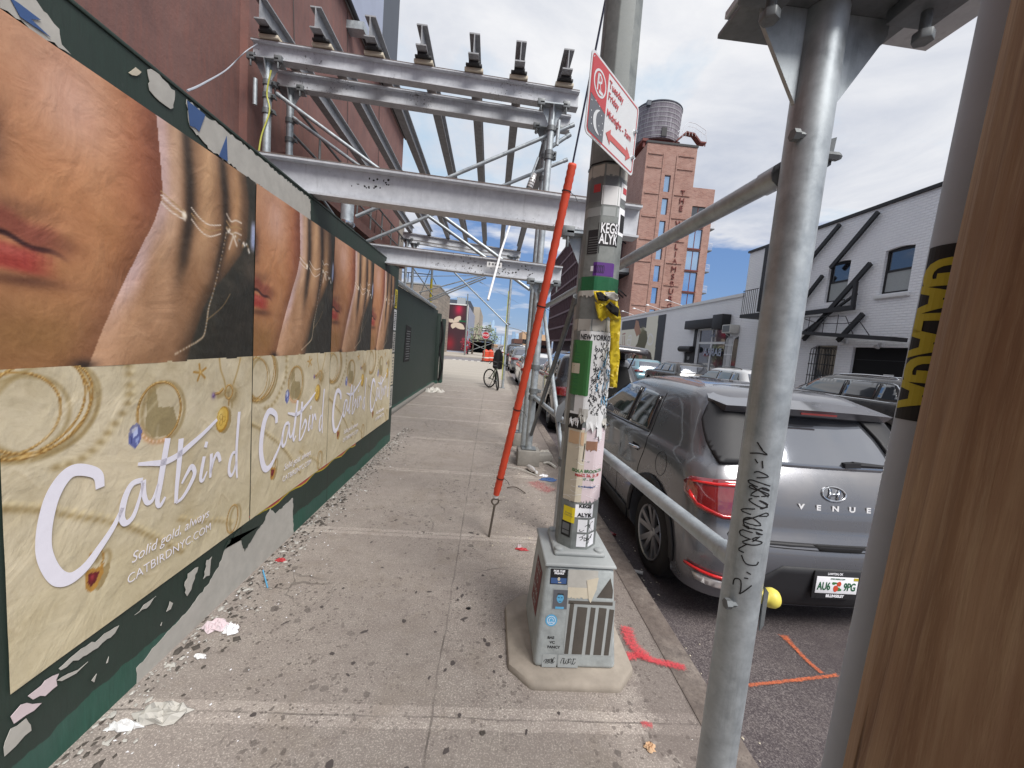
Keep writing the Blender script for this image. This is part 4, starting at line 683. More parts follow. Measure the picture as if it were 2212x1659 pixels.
# ------------------------------------------------------------------ timber pole with conduit
wp = thing('timber_pole', 'brown timber utility pole filling the right edge of the view', 'utility pole', (.547, .292, 0))
CX0, CY0, CR0 = .574, .483, .030
g = MB(); prof = [(0, .135), (1.5, .130), (3.2, .126), (9, .11)]; g.lathe((.547 - .05, .292, 0), (.032, 0, 1), prof, 96); wo = part('trunk', g, 'timber', wp, smooth=True)
for v in wo.data.vertices:
    a = math.atan2(v.co.y, v.co.x); k = .003 * math.sin(a * 9) + .002 * math.sin(a * 23 + 1); v.co.x += k * math.cos(a); v.co.y += k * math.sin(a)
cd = thing('conduit', 'grey metal conduit beside the timber pole with a yellow lettered sticker', 'conduit', (CX0, CY0, 0))
g = MB(); g.lathe((CX0 - .05, CY0, 0), (.032, 0, 1), [(0, CR0), (6, CR0)], 40); part('pipe', g, 'conduit', cd, smooth=True)
fc0 = cyl(CX0, CY0, CR0); fc = lambda s, z, off=0: fc0(s, z, off) + Vector((.032 * z - .05, 0, 0)); hc = lambda x, y: hit_cyl(x, y, CX0, CY0, CR0)
def surf_rect(mb, surf, s0, s1, z0, z1, off=.0008, n=10, jag=0, rows=1, taper=0):
    for k in range(n):
        a, b = s0 + (s1 - s0) * k / n, s0 + (s1 - s0) * (k + 1) / n; j0 = jag * (random.random()); 
        mb.quad(surf(a, z0 + j0, off), surf(b, z0 + jag * random.random(), off), surf(b, z1, off), surf(a, z1, off))
def surf_text(s, size, surf, c, mat, name, parent, rot=0, off=.0016, sx=1, bold=0, spacing=1, shear=0):
    o = text(s, size, mat, name, None, (0, 0, 0), (1, 0, 0), (0, 1, 0), .0001, shear, lift=0, sx=sx, bold=bold, spacing=spacing); R_ = Matrix.Rotation(rot, 3, 'Z')
    l = _loc.get(parent.name, Vector((0, 0, 0))); o.data.transform(R_.to_4x4()); bm = bmesh.new(); bm.from_mesh(o.data); bmesh.ops.delete(bm, geom=[f for f in bm.faces if f.normal.z < .5], context='FACES')
    xs = [v.co.x for v in bm.verts]; k0, k1 = int(min(xs) / .006) - 1, int(max(xs) / .006) + 1
    for k in range(k0, k1 + 1): bmesh.ops.bisect_plane(bm, geom=bm.verts[:] + bm.edges[:] + bm.faces[:], plane_co=(k * .006, 0, 0), plane_no=(1, 0, 0))
    bm.to_mesh(o.data); bm.free()
    for v in o.data.vertices: v.co = surf(c[0] + v.co.x, c[1] + v.co.y, off) - l
    o.parent = parent; _loc[o.name] = l; return o
sa, za = hc(2020, 548); sb, zb = hc(1960, 890); zc = (za + zb) / 2
g = MB(); surf_rect(g, fc, -.036, .05, zb - .01, za + .01, .0006, 16); stk = part('sticker', g, 'ink', cd)
surf_text('GALAGA', .070, fc, (-.010, zc), M['gold_yellow'], 'print', stk, -PI / 2, .0014, sx=(za - zb) * .94 / .28, bold=.0035)
# ------------------------------------------------------------------ street lamp
LX, LY = .50, 1.93
lx = lambda z: LX - .010 * (z - .5)
lr = lambda z: .0965 - .0068 * (z - .5)
lp = thing('lamp_post', 'octagonal grey lamp post on a square cast base, plastered with stickers and torn flyers', 'lamp post', (LX, LY, 0))
T8 = math.tan(PI / 8)
def octo(s, z, off=0):
    """wraps s (metres to the right of the middle of the face toward the street's rear) round the eight faces"""
    r = lr(z); w = 2 * r * T8; k = math.floor(s / w + .5); t = s - k * w; a = -PI / 2 + k * PI / 4; n = Vector((math.cos(a), math.sin(a), 0)); u = Vector((-math.sin(a), math.cos(a), 0))
    return Vector((lx(z), LY, z)) + n * (r + off) + u * t
def hl(px, py):
    z = U(px, py, Y=1.85).z
    for _ in range(3):
        r = lr(z); best = None; o = Vector((0, 0, EYE)); d = U(px, py, Y=1.0) - o
        for k in (-2, -1, 0, 1):
            a = -PI / 2 + k * PI / 4; n = Vector((math.cos(a), math.sin(a), 0)); u = Vector((-math.sin(a), math.cos(a), 0)); c = Vector((lx(z), LY, 0)); dn = d.dot(n)
            if dn >= 0: continue
            t = (c.dot(n) + r - o.dot(n)) / dn; q = o + d * t; tt = (q - c).dot(u); e = max(0, abs(tt) - r * T8)
            if best is None or e < best[0]: best = (e, k * 2 * r * T8 + max(-r * T8, min(r * T8, tt)), q.z)
        z = best[2]
    return best[1], best[2]
g = MB(); nz = 14
for i in range(nz + 1):
    z = .53 + i * (8.5 - .53) / nz; w = 2 * lr(z) * T8
    for k in range(8): g.v.append(octo((k + .5) * w - 1e-9, z))
for i in range(nz):
    for k in range(8): g.f.append([i * 8 + k, i * 8 + (k + 1) % 8, (i + 1) * 8 + (k + 1) % 8, (i + 1) * 8 + k])
part('pole', g, 'pole_steel', lp, bevel=.004)
def frustum(b, t, z0, z1): return MB().add([(b[0], b[2], z0), (b[1], b[2], z0), (b[1], b[3], z0), (b[0], b[3], z0), (t[0], t[2], z1), (t[1], t[2], z1), (t[1], t[3], z1), (t[0], t[3], z1)], [(0, 3, 2, 1), (4, 5, 6, 7), (0, 1, 5, 4), (1, 2, 6, 5), (2, 3, 7, 6), (3, 0, 4, 7)])
BB, BT = (.305, .695, 1.69, 2.12), (.332, .655, 1.74, 2.09)
ba = frustum(BB, BT, .03, .50).build('cast_base', M['cast_base'], lp, bevel=.022, seg=3)
frustum((.323, .665, 1.73, 2.10), (.328, .66, 1.735, 2.095), .501, .516).build('base_lip', M['pale_paint'], ba, bevel=.006); frustum((.375, .628, 1.80, 2.055), (.378, .625, 1.803, 2.052), .5165, .538).build('anchor_plate', M['pale_paint'], ba, bevel=.01)
for x, y in ((.402, 1.83), (.598, 1.83), (.402, 2.03), (.598, 2.03)):
    g = MB(); g.lathe((x, y, .538), (0, 0, 1), [(0, .023), (.008, .021), (.013, .012), (.014, .001)], 16); part('bolt_cap', g, 'pale_paint', ba, smooth=True)
g = MB(); c8 = [(-.20, -.32), (.20, -.32), (.30, -.21), (.30, .21), (.20, .32), (-.20, .32), (-.30, .21), (-.30, -.21)]; g.prism([(.49 + x, 1.92 + y, -.02) for x, y in c8], (0, 0, .052)); part('footing', g, 'footing', lp, bevel=.018)
# stickers on the pole
S10, O10 = 1.3825, (2150, 500)
def prect(x0, y0, x1, y1, mat, name='sticker', off=.0012, n=8, jag=0, parent=lp, s=S10, o=O10):
    c = lambda x, y: hl((o[0] + x / s) * .5486, (o[1] + y / s) * .5486)
    ym = (y0 + y1) / 2; s0, s1 = c(x0, ym)[0], c(x1, ym)[0]; xm = (x0 + x1) / 2; z1, z0 = c(xm, y0)[1], c(xm, y1)[1]; g = MB(); surf_rect(g, octo, s0, s1, z0, z1, off, n, jag)
    return part(name, g, mat, parent), (s0, s1, z0, z1)
def band(z0, z1, mat, name, off=.001, jag=0):
    g = MB(); surf_rect(g, octo, -.32, .32, z0, z1, off, 48, jag); return part(name, g, mat, lp)
zof = lambda y, s=S10, o=O10: hl((o[0] + 300 / s) * .5486, (o[1] + y / s) * .5486)[1]
band(zof(400), zof(270), 'grey_paint', 'paint_band', .0006); band(zof(480), zof(432), 'pale_paint', 'paint_band', .0006); band(zof(270), zof(205), 'grey_paper', 'worn_wrap', .0007, .01); band(zof(610), zof(485), 'pole_steel', 'paint_band', .0005)
band(zof(200), zof(190), 'dark_cloth', 'cable_tie', .004)
prect(305, 320, 405, 425, 'white_plain'); prect(262, 312, 298, 355, 'sign_red', n=4); prect(408, 310, 440, 400, 'white_plain', n=4); prect(418, 335, 436, 370, 'sign_red', off=.002, n=2); prect(392, 445, 432, 600, 'stark_white', n=4)
fs_, r_ = prect(400, 480, 424, 580, 'ink', 'print', .002, 3)
k1, r = prect(282, 522, 390, 648, 'ink', n=8)
sm = (r[0] + r[1]) / 2; hh = r[3] - r[2]; ww = r[1] - r[0]
surf_text('KEGS', hh * .62, octo, (sm, r[2] + hh * .74), M['stark_white'], 'print', k1, 0, .0022, sx=ww / (hh * .62 * 3.0), bold=.0012); surf_text('ALYK', hh * .62, octo, (sm, r[2] + hh * .27), M['stark_white'], 'print', k1, 0, .0022, sx=ww / (hh * .62 * 2.9), bold=.0012)
k2, r = prect(228, 560, 292, 690, 'black_plastic', n=5); g = MB()
for q in range(7): surf_rect(g, octo, r[0] + .006, r[1] - .006, r[2] + .006 + q * .011, r[2] + .009 + q * .011, .002, 4)
part('print', g, 'grey_paint', k2)
k3, r = prect(257, 738, 368, 812, 'purple', n=6); g = MB()
for q in range(6): ribbon(g, [((r[0] + .008 + q * .008) + .004 * math.cos(t), (r[2] + r[3]) / 2 + .018 * math.sin(t)) for t in [i * PI / 5 for i in range(11)]], .0018, lambda a, b, l: octo(a, b, .0022))
part('print', g, 'ink', k3); prect(243, 757, 258, 785, 'stark_white', n=2)
band(zof(895), zof(815), 'green_tape', 'green_tape', .0022, .003)
g = MB(); surf_rect(g, octo, -.14, .12, zof(940), zof(893), .004, 26, .02); part('worn_wrap', g, 'grey_paper', lp)
def crumple(name, s0, s1, z0, z1, mat, amp, parent, off=.006, ns=14, nz=16, seed=1, label=None):
    rr = random.Random(seed); g = MB(); vs = {}
    for i in range(ns + 1):
        for j in range(nz + 1):
            s = s0 + (s1 - s0) * i / ns; z = z0 + (z1 - z0) * j / nz; vs[i, j] = octo(s + rr.uniform(-1, 1) * amp * .35, z + (rr.uniform(-1, 1) * amp * .8 if j in (0, nz) else 0), off + rr.random() * amp)
    g.v = [vs[i, j] for i in range(ns + 1) for j in range(nz + 1)]; g.f = [[i * (nz + 1) + j, (i + 1) * (nz + 1) + j, (i + 1) * (nz + 1) + j + 1, i * (nz + 1) + j + 1] for i in range(ns) for j in range(nz)]
    o = part(name, g, mat, parent, smooth=True, label=label, sharp=25); o.modifiers.new('thickness', 'SOLIDIFY').thickness = .0008; return o
yt = thing('caution_tape', 'crumpled yellow and black caution tape knotted round the lamp post with a tail hanging down', 'caution tape', (.5, 1.82, 1.6))
def fold(name, pts, mat, base, amp, seed, n=3):
    rr = random.Random(seed); v, f = clip_fill([(a, b) for a, b in pts], 16); me = []
    for q in v: me.append(U((2150 + q.x / S10) * .5486, (500 + q.y / S10) * .5486, Y=base + rr.uniform(-amp, amp) + .012 * math.sin(q.x * .05 + q.y * .035)))
    g = MB(); g.add(me, [list(t) for t in f]); o = part(name, g, mat, yt, smooth=True, sharp=18); o.modifiers.new('t', 'SOLIDIFY').thickness = .0008; return o
fold('wrap', [(258, 893), (372, 893), (390, 935), (392, 985), (330, 1000), (285, 962), (266, 930)], 'yellow_tape', 1.818, .008, 1); fold('wrap', [(266, 950), (330, 975), (345, 1030), (300, 1058), (284, 1040), (272, 990)], 'yellow_tape', 1.812, .006, 2); fold('wrap', [(318, 960), (395, 975), (410, 1048), (352, 1050), (330, 1020)], 'yellow_tape', 1.806, .008, 3)
fold('black_stripe', [(270, 900), (300, 897), (345, 935), (330, 950), (285, 945)], 'dark_cloth', 1.800, .004, 4); fold('black_stripe', [(322, 975), (350, 950), (398, 990), (392, 1035), (350, 1010)], 'dark_cloth', 1.790, .005, 5); fold('silver_back', [(318, 900), (372, 898), (398, 930), (388, 950), (335, 935)], 'plastic_bag', 1.798, .006, 6)
fold('hanging_tail', [(350, 1035), (408, 1045), (404, 1120), (398, 1180), (402, 1260), (392, 1340), (386, 1420), (346, 1414), (350, 1330), (344, 1240), (352, 1150), (346, 1090)], 'yellow_tape', 1.815, .004, 7)
# flyers
band(zof(1120), zof(1050), 'grey_paper', 'worn_wrap', .0009, .012)
wf, r = prect(168, 1112, 345, 1600, 'white_plain', 'torn_flyers', .0016, 24, .04); g = MB(); rr = random.Random(4)
surf_text('NEW YORK CITY', .034, octo, ((r[0] + r[1]) / 2, zof(1150)), M['ink'], 'print', wf, 0, .003, sx=.72, bold=.001)
for q in range(240):
    s = rr.uniform(r[0] + (r[1] - r[0]) * .38, r[1]); z = rr.uniform(r[2] + .03, zof(1175)); w_, h_ = rr.uniform(.003, .009), rr.uniform(.008, .02); ribbon(g, [(s + rr.uniform(-1, 1) * w_, z + h_ * (t - .5)) for t in (0, .3, .6, 1)], rr.uniform(.002, .0045), lambda a, b, l: octo(a, b, .0026))
part('torn_print', g, 'ink', wf); g = MB()
for q in range(16): s = rr.uniform(r[0] + (r[1] - r[0]) * .55, r[1]); z = rr.uniform(r[2] + .05, zof(1200)); ribbon(g, [(s + rr.uniform(-.006, .006), z + t) for t in (0, .02, .04)], .006, lambda a, b, l: octo(a, b, .0024))
part('torn_print', g, 'sky_blue', wf)
gf, r = prect(142, 1160, 240, 1465, 'green_paper', 'green_flyer', .0034, 10, .006); g = MB()
for q in range(12): z = r[2] + .03 + q * .016; ribbon(g, [(r[0] + .012 + .05 * t + rr.uniform(0, .004), z + rr.uniform(-.003, .003)) for t in (0, .25, .5, .75, 1)], .0022, lambda a, b, l: octo(a, b, .0044))
ribbon(g, [(r[0] + .025 + .018 * math.cos(t), r[3] - .04 + .026 * math.sin(t)) for t in [i * PI / 6 for i in range(13)]], .003, lambda a, b, l: octo(a, b, .0044)); part('print', g, 'green_tape', gf)
prect(146, 1285, 186, 1340, 'cream_paper', 'sticker', .005, 4, parent=gf)
rr = random.Random(31)
for s_a, s_b, z_t, z_b, m_ in ((-.11, -.055, 1560, 1625, 'white_plain'), (-.06, -.015, 1540, 1600, 'grey_paper'), (-.02, .04, 1570, 1650, 'white_plain'), (.035, .075, 1560, 1690, 'white_plain'), (.07, .115, 1590, 1640, 'grey_paper')):
    g = MB(); n_ = 5; cv = []
    for i_ in range(n_ + 1):
        t_ = i_ / n_; lf = .003 + .012 * rr.random(); cv.append((s_a + (s_b - s_a) * t_, zof(z_t), zof(z_b) + .022 * rr.uniform(-1, 1), lf))
    for a_, b_ in zip(cv, cv[1:]):
        m0, m1 = (a_[1] + a_[2]) / 2, (b_[1] + b_[2]) / 2; g.quad(octo(a_[0], a_[1], .002), octo(b_[0], b_[1], .002), octo(b_[0], m1, .003), octo(a_[0], m0, .003)); g.quad(octo(a_[0], m0, .003), octo(b_[0], m1, .003), octo(b_[0], b_[2], b_[3]), octo(a_[0], a_[2], a_[3]))
    part('torn_edge', g, m_, lp)
ins = MB(); c_ = U(1213, 893, Y=1.80); ins.prism([c_ + Vector(q) for q in ((-.022, 0, .03), (.012, .01, .062), (.018, .01, .03), (.0, .0, -.035), (-.02, -.01, -.045), (-.028, -.01, -.02))], (0, .006, 0)); sh_ = ins.build('mirror_cap', M['grey_paint'], None, bevel=.003); tag(sh_, 'dark grey plastic scrap wedged in the torn flyers on the left of the lamp post', 'plastic scrap')
S6 = 1.382; O6 = (1800, 1600)
def q6(*a, **k): return prect(*a, s=S6, o=O6, **k)
z6 = lambda y: hl((1800 + 680 / S6) * .5486, (1600 + y / S6) * .5486)[1]
pf, r = q6(592, 118, 800, 530, 'pink_paper', name='event_flyer', n=24, off=.0018, jag=.02); sm = (r[0] + r[1]) / 2; ww = r[1] - r[0]
q6(592, 118, 690, 520, 'cream_paper', name='backing', n=10, off=.0024, parent=pf)
for s_, y, m, sz in (('ISOLA BROOKLYN', 352, 'green_paper', .021), ('MBER 26, 27, 28', 375, 'sign_red', .02), ('7P - 10P', 396, 'green_paper', .017), ('Kent Brooklyn, NY', 436, 'blue_print', .012)): surf_text(s_, sz, octo, (sm + .012, z6(y)), M[m], 'print', pf, 0, .0034, sx=.98, bold=.0006)
g = MB(); ribbon(g, [(sm - .02, z6(200)), (sm - .024, z6(300))], .004, lambda a, b, l: octo(a, b, .0034)); ribbon(g, [(sm - .055, z6(292)), (sm + .01, z6(300))], .004, lambda a, b, l: octo(a, b, .0034)); part('print', g, 'ink', pf)
g = MB()
for q in range(26):
    zz = rr.uniform(r[2] + .02, r[3] - .02); s0_ = rr.uniform(r[0], r[1] - .03); ribbon(g, [(s0_ + t * rr.uniform(.02, .05), zz + .006 * math.sin(t * 3 + q)) for t in (0, .3, .6, 1)], .0014, lambda a, b, l: octo(a, b, .0038))
part('crease', g, 'stark_white', pf)
q6(610, 135, 690, 210, 'tan_wall', name='torn_photo', n=6, off=.0032, jag=.01, parent=pf); q6(700, 190, 760, 250, 'skin', name='torn_photo', n=5, off=.0032, jag=.015, parent=pf)
bk, r = q6(608, 40, 682, 122, 'ink', name='sticker', n=6, off=.0036); surf_text('NO', .024, octo, ((r[0] + r[1]) / 2 + .008, (r[2] + r[3]) / 2), M['stark_white'], 'print', bk, -PI / 2, .0046, bold=.001); surf_text('YE', .024, octo, ((r[0] + r[1]) / 2 - .016, (r[2] + r[3]) / 2), M['stark_white'], 'print', bk, -PI / 2, .0046, bold=.001)
ys, r = q6(579, 543, 640, 628, 'sticker_yellow', n=5, off=.003); surf_text('Brooklyn', .011, octo, ((r[0] + r[1]) / 2, (r[2] + r[3]) / 2 + .006), M['grey_paint'], 'print', ys, 0, .004); surf_text('Track Club', .011, octo, ((r[0] + r[1]) / 2, (r[2] + r[3]) / 2 - .006), M['grey_paint'], 'print', ys, 0, .004)
bs, r = q6(641, 535, 736, 605, 'stark_white', n=6, off=.0022); surf_text('KEGS', .024, octo, ((r[0] + r[1]) / 2, r[3] - .008), M['ink'], 'print', bs, 0, .0032, sx=1.1, bold=.0012); surf_text('ALYK', .026, octo, ((r[0] + r[1]) / 2, r[2] + .012), M['ink'], 'print', bs, 0, .0032, sx=1.1, bold=.0012)
ps, r = q6(567, 622, 618, 705, 'ink', n=4, off=.0016); g = MB(); surf_rect(g, octo, r[0] + .006, r[1] - .008, r[2] + .012, r[2] + .03, .0026, 3); surf_rect(g, octo, r[0] + .006, r[1] - .008, r[2] + .034, r[3] - .008, .0026, 3); part('photo', g, 'grey_paint', ps)
for (a, b, c, d) in ((655, 618, 742, 686), (648, 697, 738, 765)):
    st, r = q6(a, b, c, d, 'stark_white', n=5, off=.0016); g = MB()
    for k in range(7 if b > 650 else 5):
        cx_, cz_ = rr.uniform(r[0] + .012, r[1] - .012), rr.uniform(r[2] + .008, r[3] - .008); rx_, rz_ = rr.uniform(.008, .022), rr.uniform(.006, .012); a0 = rr.uniform(0, 6); ribbon(g, [(cx_ + rx_ * math.cos(a0 + t), cz_ + rz_ * math.sin(a0 + t * 1.3)) for t in [i * .4 for i in range(9)]], .0026, lambda a, b, l: octo(min(max(a, r[0]), r[1]), min(max(b, r[2]), r[3]), .0026))
    part('print', g, 'ink', st)
# stickers on the cast base: front face
def fb(s, z, off=0): t = (z - .03) / .47; return Vector((s, 1.69 + .05 * t - off, z))
def hb(x, y, s=S6, o=O6):
    a, b = (o[0] + x / s) * .5486, (o[1] + y / s) * .5486; q = U(a, b, Y=1.71)
    for _ in range(3): q = U(a, b, Y=fb(0, q.z, 0).y)
    return q.x, q.z
def brect(x0, y0, x1, y1, mat, name='sticker', off=.0015, parent=ba, jag=0, n=4):
    s0, _ = hb(x0, (y0 + y1) / 2); s1, _ = hb(x1, (y0 + y1) / 2); _, z1 = hb((x0 + x1) / 2, y0); _, z0 = hb((x0 + x1) / 2, y1); g = MB(); surf_rect(g, fb, s0, s1, z0, z1, off, n, jag); return part(name, g, mat, parent), (s0, s1, z0, z1)
sk, r = brect(507, 884, 601, 968, 'ink'); surf_text('FOR THE', .012, fb, ((r[0] + r[1]) / 2, r[3] - .009), M['stark_white'], 'print', sk, 0, .003, sx=1.1, bold=.0007); surf_text('FREAKS', .012, fb, ((r[0] + r[1]) / 2, r[3] - .020), M['stark_white'], 'print', sk, 0, .003, sx=1.1, bold=.0007)
g = MB(); surf_rect(g, fb, r[0] + .004, r[1] - .004, r[2] + .004, r[2] + .03, .0024, 3); part('print', g, 'blue_print', sk); g = MB(); blot(g, ((r[0] + r[1]) / 2, r[2] + .026), .006, .009, lambda a, b, l: fb(a, b, .0034), 0, 8, .1); surf_rect(g, fb, (r[0] + r[1]) / 2 - .003, (r[0] + r[1]) / 2 + .012, r[2] + .008, r[2] + .012, .0034, 2); part('print', g, 'cream_paper', sk)
brect(603, 890, 765, 1000, 'grey_paper', 'torn_paper', .0014, jag=.015, n=14); brect(600, 985, 720, 1050, 'cream_paper', 'torn_paper', .0019, jag=.012, n=10)
g = MB(); s0, z1 = hb(735, 925); s1, z0 = hb(745, 1065); g.prism([fb(*hb(705, 945), .003), fb(*hb(770, 930), .003), fb(*hb(755, 1000), .003), fb(*hb(725, 1068), .003), fb(*hb(715, 1050), .003)], (0, -.001, 0)); part('torn_paper', g, 'cream_paper', ba)
g = MB(); g.prism([fb(*hb(760, 1040), .001), fb(*hb(835, 935), .001), fb(*hb(848, 1000), .001), fb(*hb(845, 1045), .001)], (0, -.0006, 0)); part('grime', g, 'brown_grime', ba)
sk, r = brect(517, 990, 603, 1105, 'pale_paint'); g = MB(); cx_, cz_ = (r[0] + r[1]) / 2, (r[2] + r[3]) / 2; surf_rect(g, fb, r[0] + .003, r[1] - .003, r[2] + .003, r[3] - .006, .0022, 3); part('print', g, 'sign_grey', sk); g = MB(); blot(g, (cx_, cz_ + .004), .016, .022, lambda a, b, l: fb(a, b, .003), 0, 14, .06); surf_rect(g, fb, cx_ - .02, cx_ + .02, r[2] + .004, r[2] + .014, .003, 2); part('print', g, 'sky_blue', sk)
g = MB(); surf_rect(g, fb, cx_ - .011, cx_ - .003, cz_ + .006, cz_ + .009, .0038, 1); surf_rect(g, fb, cx_ + .003, cx_ + .011, cz_ + .006, cz_ + .009, .0038, 1); surf_rect(g, fb, cx_ - .006, cx_ + .006, cz_ - .01, cz_ - .008, .0038, 1); surf_rect(g, fb, cx_ - .014, cx_ + .014, cz_ + .021, cz_ + .026, .0038, 3); part('print', g, 'ink', sk)
c_ = hb(512, 1163); g = MB(); blot(g, c_, .0275, .0275, lambda a, b, l: fb(a, b, .0018), 0, 28, .0); sk = part('sticker', g, 'sky_blue', ba)
g = MB(); ribbon(g, [(c_[0] + .019 * math.cos(t), c_[1] + .019 * math.sin(t)) for t in [i * PI / 12 for i in range(25)]], .002, lambda a, b, l: fb(a, b, .0026)); ribbon(g, [(c_[0] - .009, c_[1] - .003), (c_[0] - .009, c_[1] + .006), (c_[0], c_[1] + .012), (c_[0] + .009, c_[1] + .006), (c_[0] + .009, c_[1] - .003)], .0018, lambda a, b, l: fb(a, b, .0026))
for k in range(2): ribbon(g, [(c_[0] - .013 + .0026 * i, c_[1] - .007 - k * .004 + .0015 * math.sin(i * 1.3)) for i in range(11)], .0014, lambda a, b, l: fb(a, b, .0026))
part('print', g, 'stark_white', sk)
for s_, (x, y) in (('BAE', (510, 1258)), ('VC', (517, 1284)), ('FANCY', (525, 1310))): surf_text(s_, .016, fb, hb(x, y), M['ink'], 'stencil', ba, 0, .001, sx=1.15, bold=.0006)
for (a, b, c, d) in ((462, 1347, 540, 1418), (548, 1352, 658, 1420)):
    st, r = brect(a, b, c, d, 'pale_paint'); g = MB(); w_, h_ = r[1] - r[0], r[3] - r[2]
    for k in range(6): cx_, cz_ = r[0] + w_ * (.22 + .12 * k), (r[2] + r[3]) / 2 + rr.uniform(-.004, .004); rx_, rz_ = rr.uniform(.005, .009), rr.uniform(.008, .014); a0 = rr.uniform(0, 6); ribbon(g, [(min(max(cx_ + rx_ * math.cos(a0 + t), r[0] + .001), r[1] - .001), min(max(cz_ + rz_ * math.sin(a0 + t * 1.2), r[2] + .001), r[3] - .001)) for t in [i * .4 for i in range(12)]], .0022, lambda a, b, l: fb(a, b, .0026))
    part('print', g, 'ink', st)
rem, r = brect(588, 1052, 850, 1355, 'pale_paint', 'glue_remnant', .0012); s0, s1, z0, z1 = r
g = MB(); H_ = z1 - z0; W_ = s1 - s0
surf_rect(g, fb, s0 + .006, s1 - .012, z1 - .022, z1 - .006, .0022, 4)
for a, b, zt in ((.015, .12, .93), (.17, .40, .86), (.45, .57, .86), (.62, .80, .86), (.84, .96, .84)):
    g.quad(fb(s0 + W_ * a, z0 + .004, .0022), fb(s0 + W_ * (b - .02), z0 + .004, .0022), fb(s0 + W_ * (b + .03), z0 + H_ * zt, .0022), fb(s0 + W_ * (a + .05), z0 + H_ * (zt + .01), .0022))
part('brown_stripes', g, 'brown_grime', rem)
# left face label
def flf(s, z, off=0): t = (z - .03) / .47; return Vector((.305 + .027 * t - off, s, z))
g = MB(); surf_rect(g, flf, 1.80, 1.97, .20, .43, .002, 4); lb = part('sticker', g, 'maroon_print', ba)
for k, s_ in enumerate(('CULT', 'TO', 'ROCK', 'OUT')): surf_text(s_, .042, lambda a, b, o=0: flf(3.77 - a, b, o), (1.885, .40 - .055 * k), M['pale_paint'], 'print', lb, 0, .004, sx=1.0, bold=.001)
# ------------------------------------------------------------------ parking sign
sg = thing('parking_sign', 'tilted red and white street cleaning parking sign bolted to the lamp post', 'street sign', (.43, 1.70, 2.3))
SO = Vector((.283, 1.55, 2.311)); SU = (Vector((.572, 1.85, 2.297)) - SO); SW = SU.length; SU.normalize(); SV = Vector((0, 0, 1)); SH_ = .292; SN = SU.cross(SV).normalized()
sp = lambda a, b, l=0: SO + SU * (a * SW) + SV * (b * SH_) + SN * (l if True else 0)
def rrect(x0, x1, y0, y1, r, n=5):
    out = []; ry = r * SW / SH_
    for cx_, cy_, a0 in ((x1 - r, y0 + ry, -PI / 2), (x1 - r, y1 - ry, 0), (x0 + r, y1 - ry, PI / 2), (x0 + r, y0 + ry, PI)):
        for k in range(n + 1): a = a0 + PI / 2 * k / n; out.append((cx_ + r * math.cos(a), cy_ + ry * math.sin(a)))
    return out
g = MB(); g.prism([sp(a, b, 0) for a, b in rrect(0, 1, 0, 1, .05)], SN * -.003); part('panel', g, 'sign_white', sg)
g = MB(); o_ = rrect(.02, .98, .03, .97, .04); i_ = rrect(.034, .966, .05, .95, .03)
for k in range(len(o_)): k2 = (k + 1) % len(o_); g.quad(sp(*o_[k], .0008), sp(*o_[k2], .0008), sp(*i_[k2], .0008), sp(*i_[k], .0008))
part('border', g, 'sign_red', sg)
g = MB(); g.prism([sp(a, b, .001) for a, b in ((.034, .5), (.315, .42), (.315, .95), (.064, .95), (.034, .91))], SN * .0004); part('red_field', g, 'sign_red', sg)
g = MB(); g.prism([sp(a, b, .001) for a, b in ((.034, .09), (.064, .05), (.315, .05), (.315, .415), (.034, .495))], SN * .0004); mf = part('night_field', g, 'sign_grey', sg)
def sribbon(pts, w, name='symbol', mat='sign_white', l=.002, mb=None, build=True):
    g = mb or MB(); ribbon(g, [(a * SW, b * SH_) for a, b in pts], w, lambda a, b, q: sp(a / SW, b / SH_, l)); return part(name, g, mat, sg) if build else g
g = sribbon([(.175 + .105 * math.cos(t), .70 + .15 * math.sin(t)) for t in [i * PI / 16 for i in range(33)]], .0075, build=False)
sribbon([(.135, .60), (.135, .79)], .008, mb=g, build=False); sribbon([(.135, .79), (.17, .80), (.2, .77), (.2, .73), (.17, .70), (.14, .70)], .008, mb=g, build=False); sribbon([(.14, .80), (.2, .62)], .004, mb=g, build=False); sribbon([(.165, .605), (.24, .605)], .012, mb=g); 
g = MB(); mo = [(.215, .40), (.15, .36), (.11, .27), (.12, .17), (.17, .11), (.235, .10), (.18, .16), (.16, .25), (.17, .33)]; g.prism([sp(q.x, q.y, .0022) for q in smooth_line([(a, b, 0) for a, b in mo], 3, True)], SN * .0003); part('moon', g, 'sign_white', mf)
g = MB()
for a, b in ((.06, .42), (.09, .15), (.25, .36), (.28, .28), (.22, .21), (.27, .13), (.07, .30), (.13, .46), (.08, .22), (.29, .2), (.2, .44)): blot(g, (a, b), .007, .01, lambda x_, y_, l: sp(x_, y_, .0022), 0, 6, 0)
part('stars', g, 'sign_white', mf)
for s_, b, a, sz in (('Tuesday', .83, .34, .040), ('Friday', .68, .34, .040), ('Midnight - 3am', .47, .34, .040)): text(s_, sz, M['sign_red'], 'lettering', sg, sp(a, b, 0), SU, SV, .0006, align='LEFT', lift=.0014, sx=.92, bold=.0004)
g = MB(); ar = [(.36, .22), (.45, .32), (.45, .26), (.80, .26), (.80, .32), (.90, .22), (.80, .12), (.80, .18), (.45, .18), (.45, .12)]; g.prism([sp(a, b, .0014) for a, b in ar], SN * .0004); part('arrow', g, 'sign_arrow', sg)
text('A TOW AWAY ZONE', .008, M['sign_grey'], 'lettering', sg, sp(.2, .012, 0), SU, SV, .0003, lift=.001)
for a, b in ((.945, .62), (.945, .25)):
    g = MB(); g.lathe(sp(a, b, 0), SN, [(0, .009), (.006, .009), (.012, .006)], 6); part('bolt', g, 'chrome', sg)
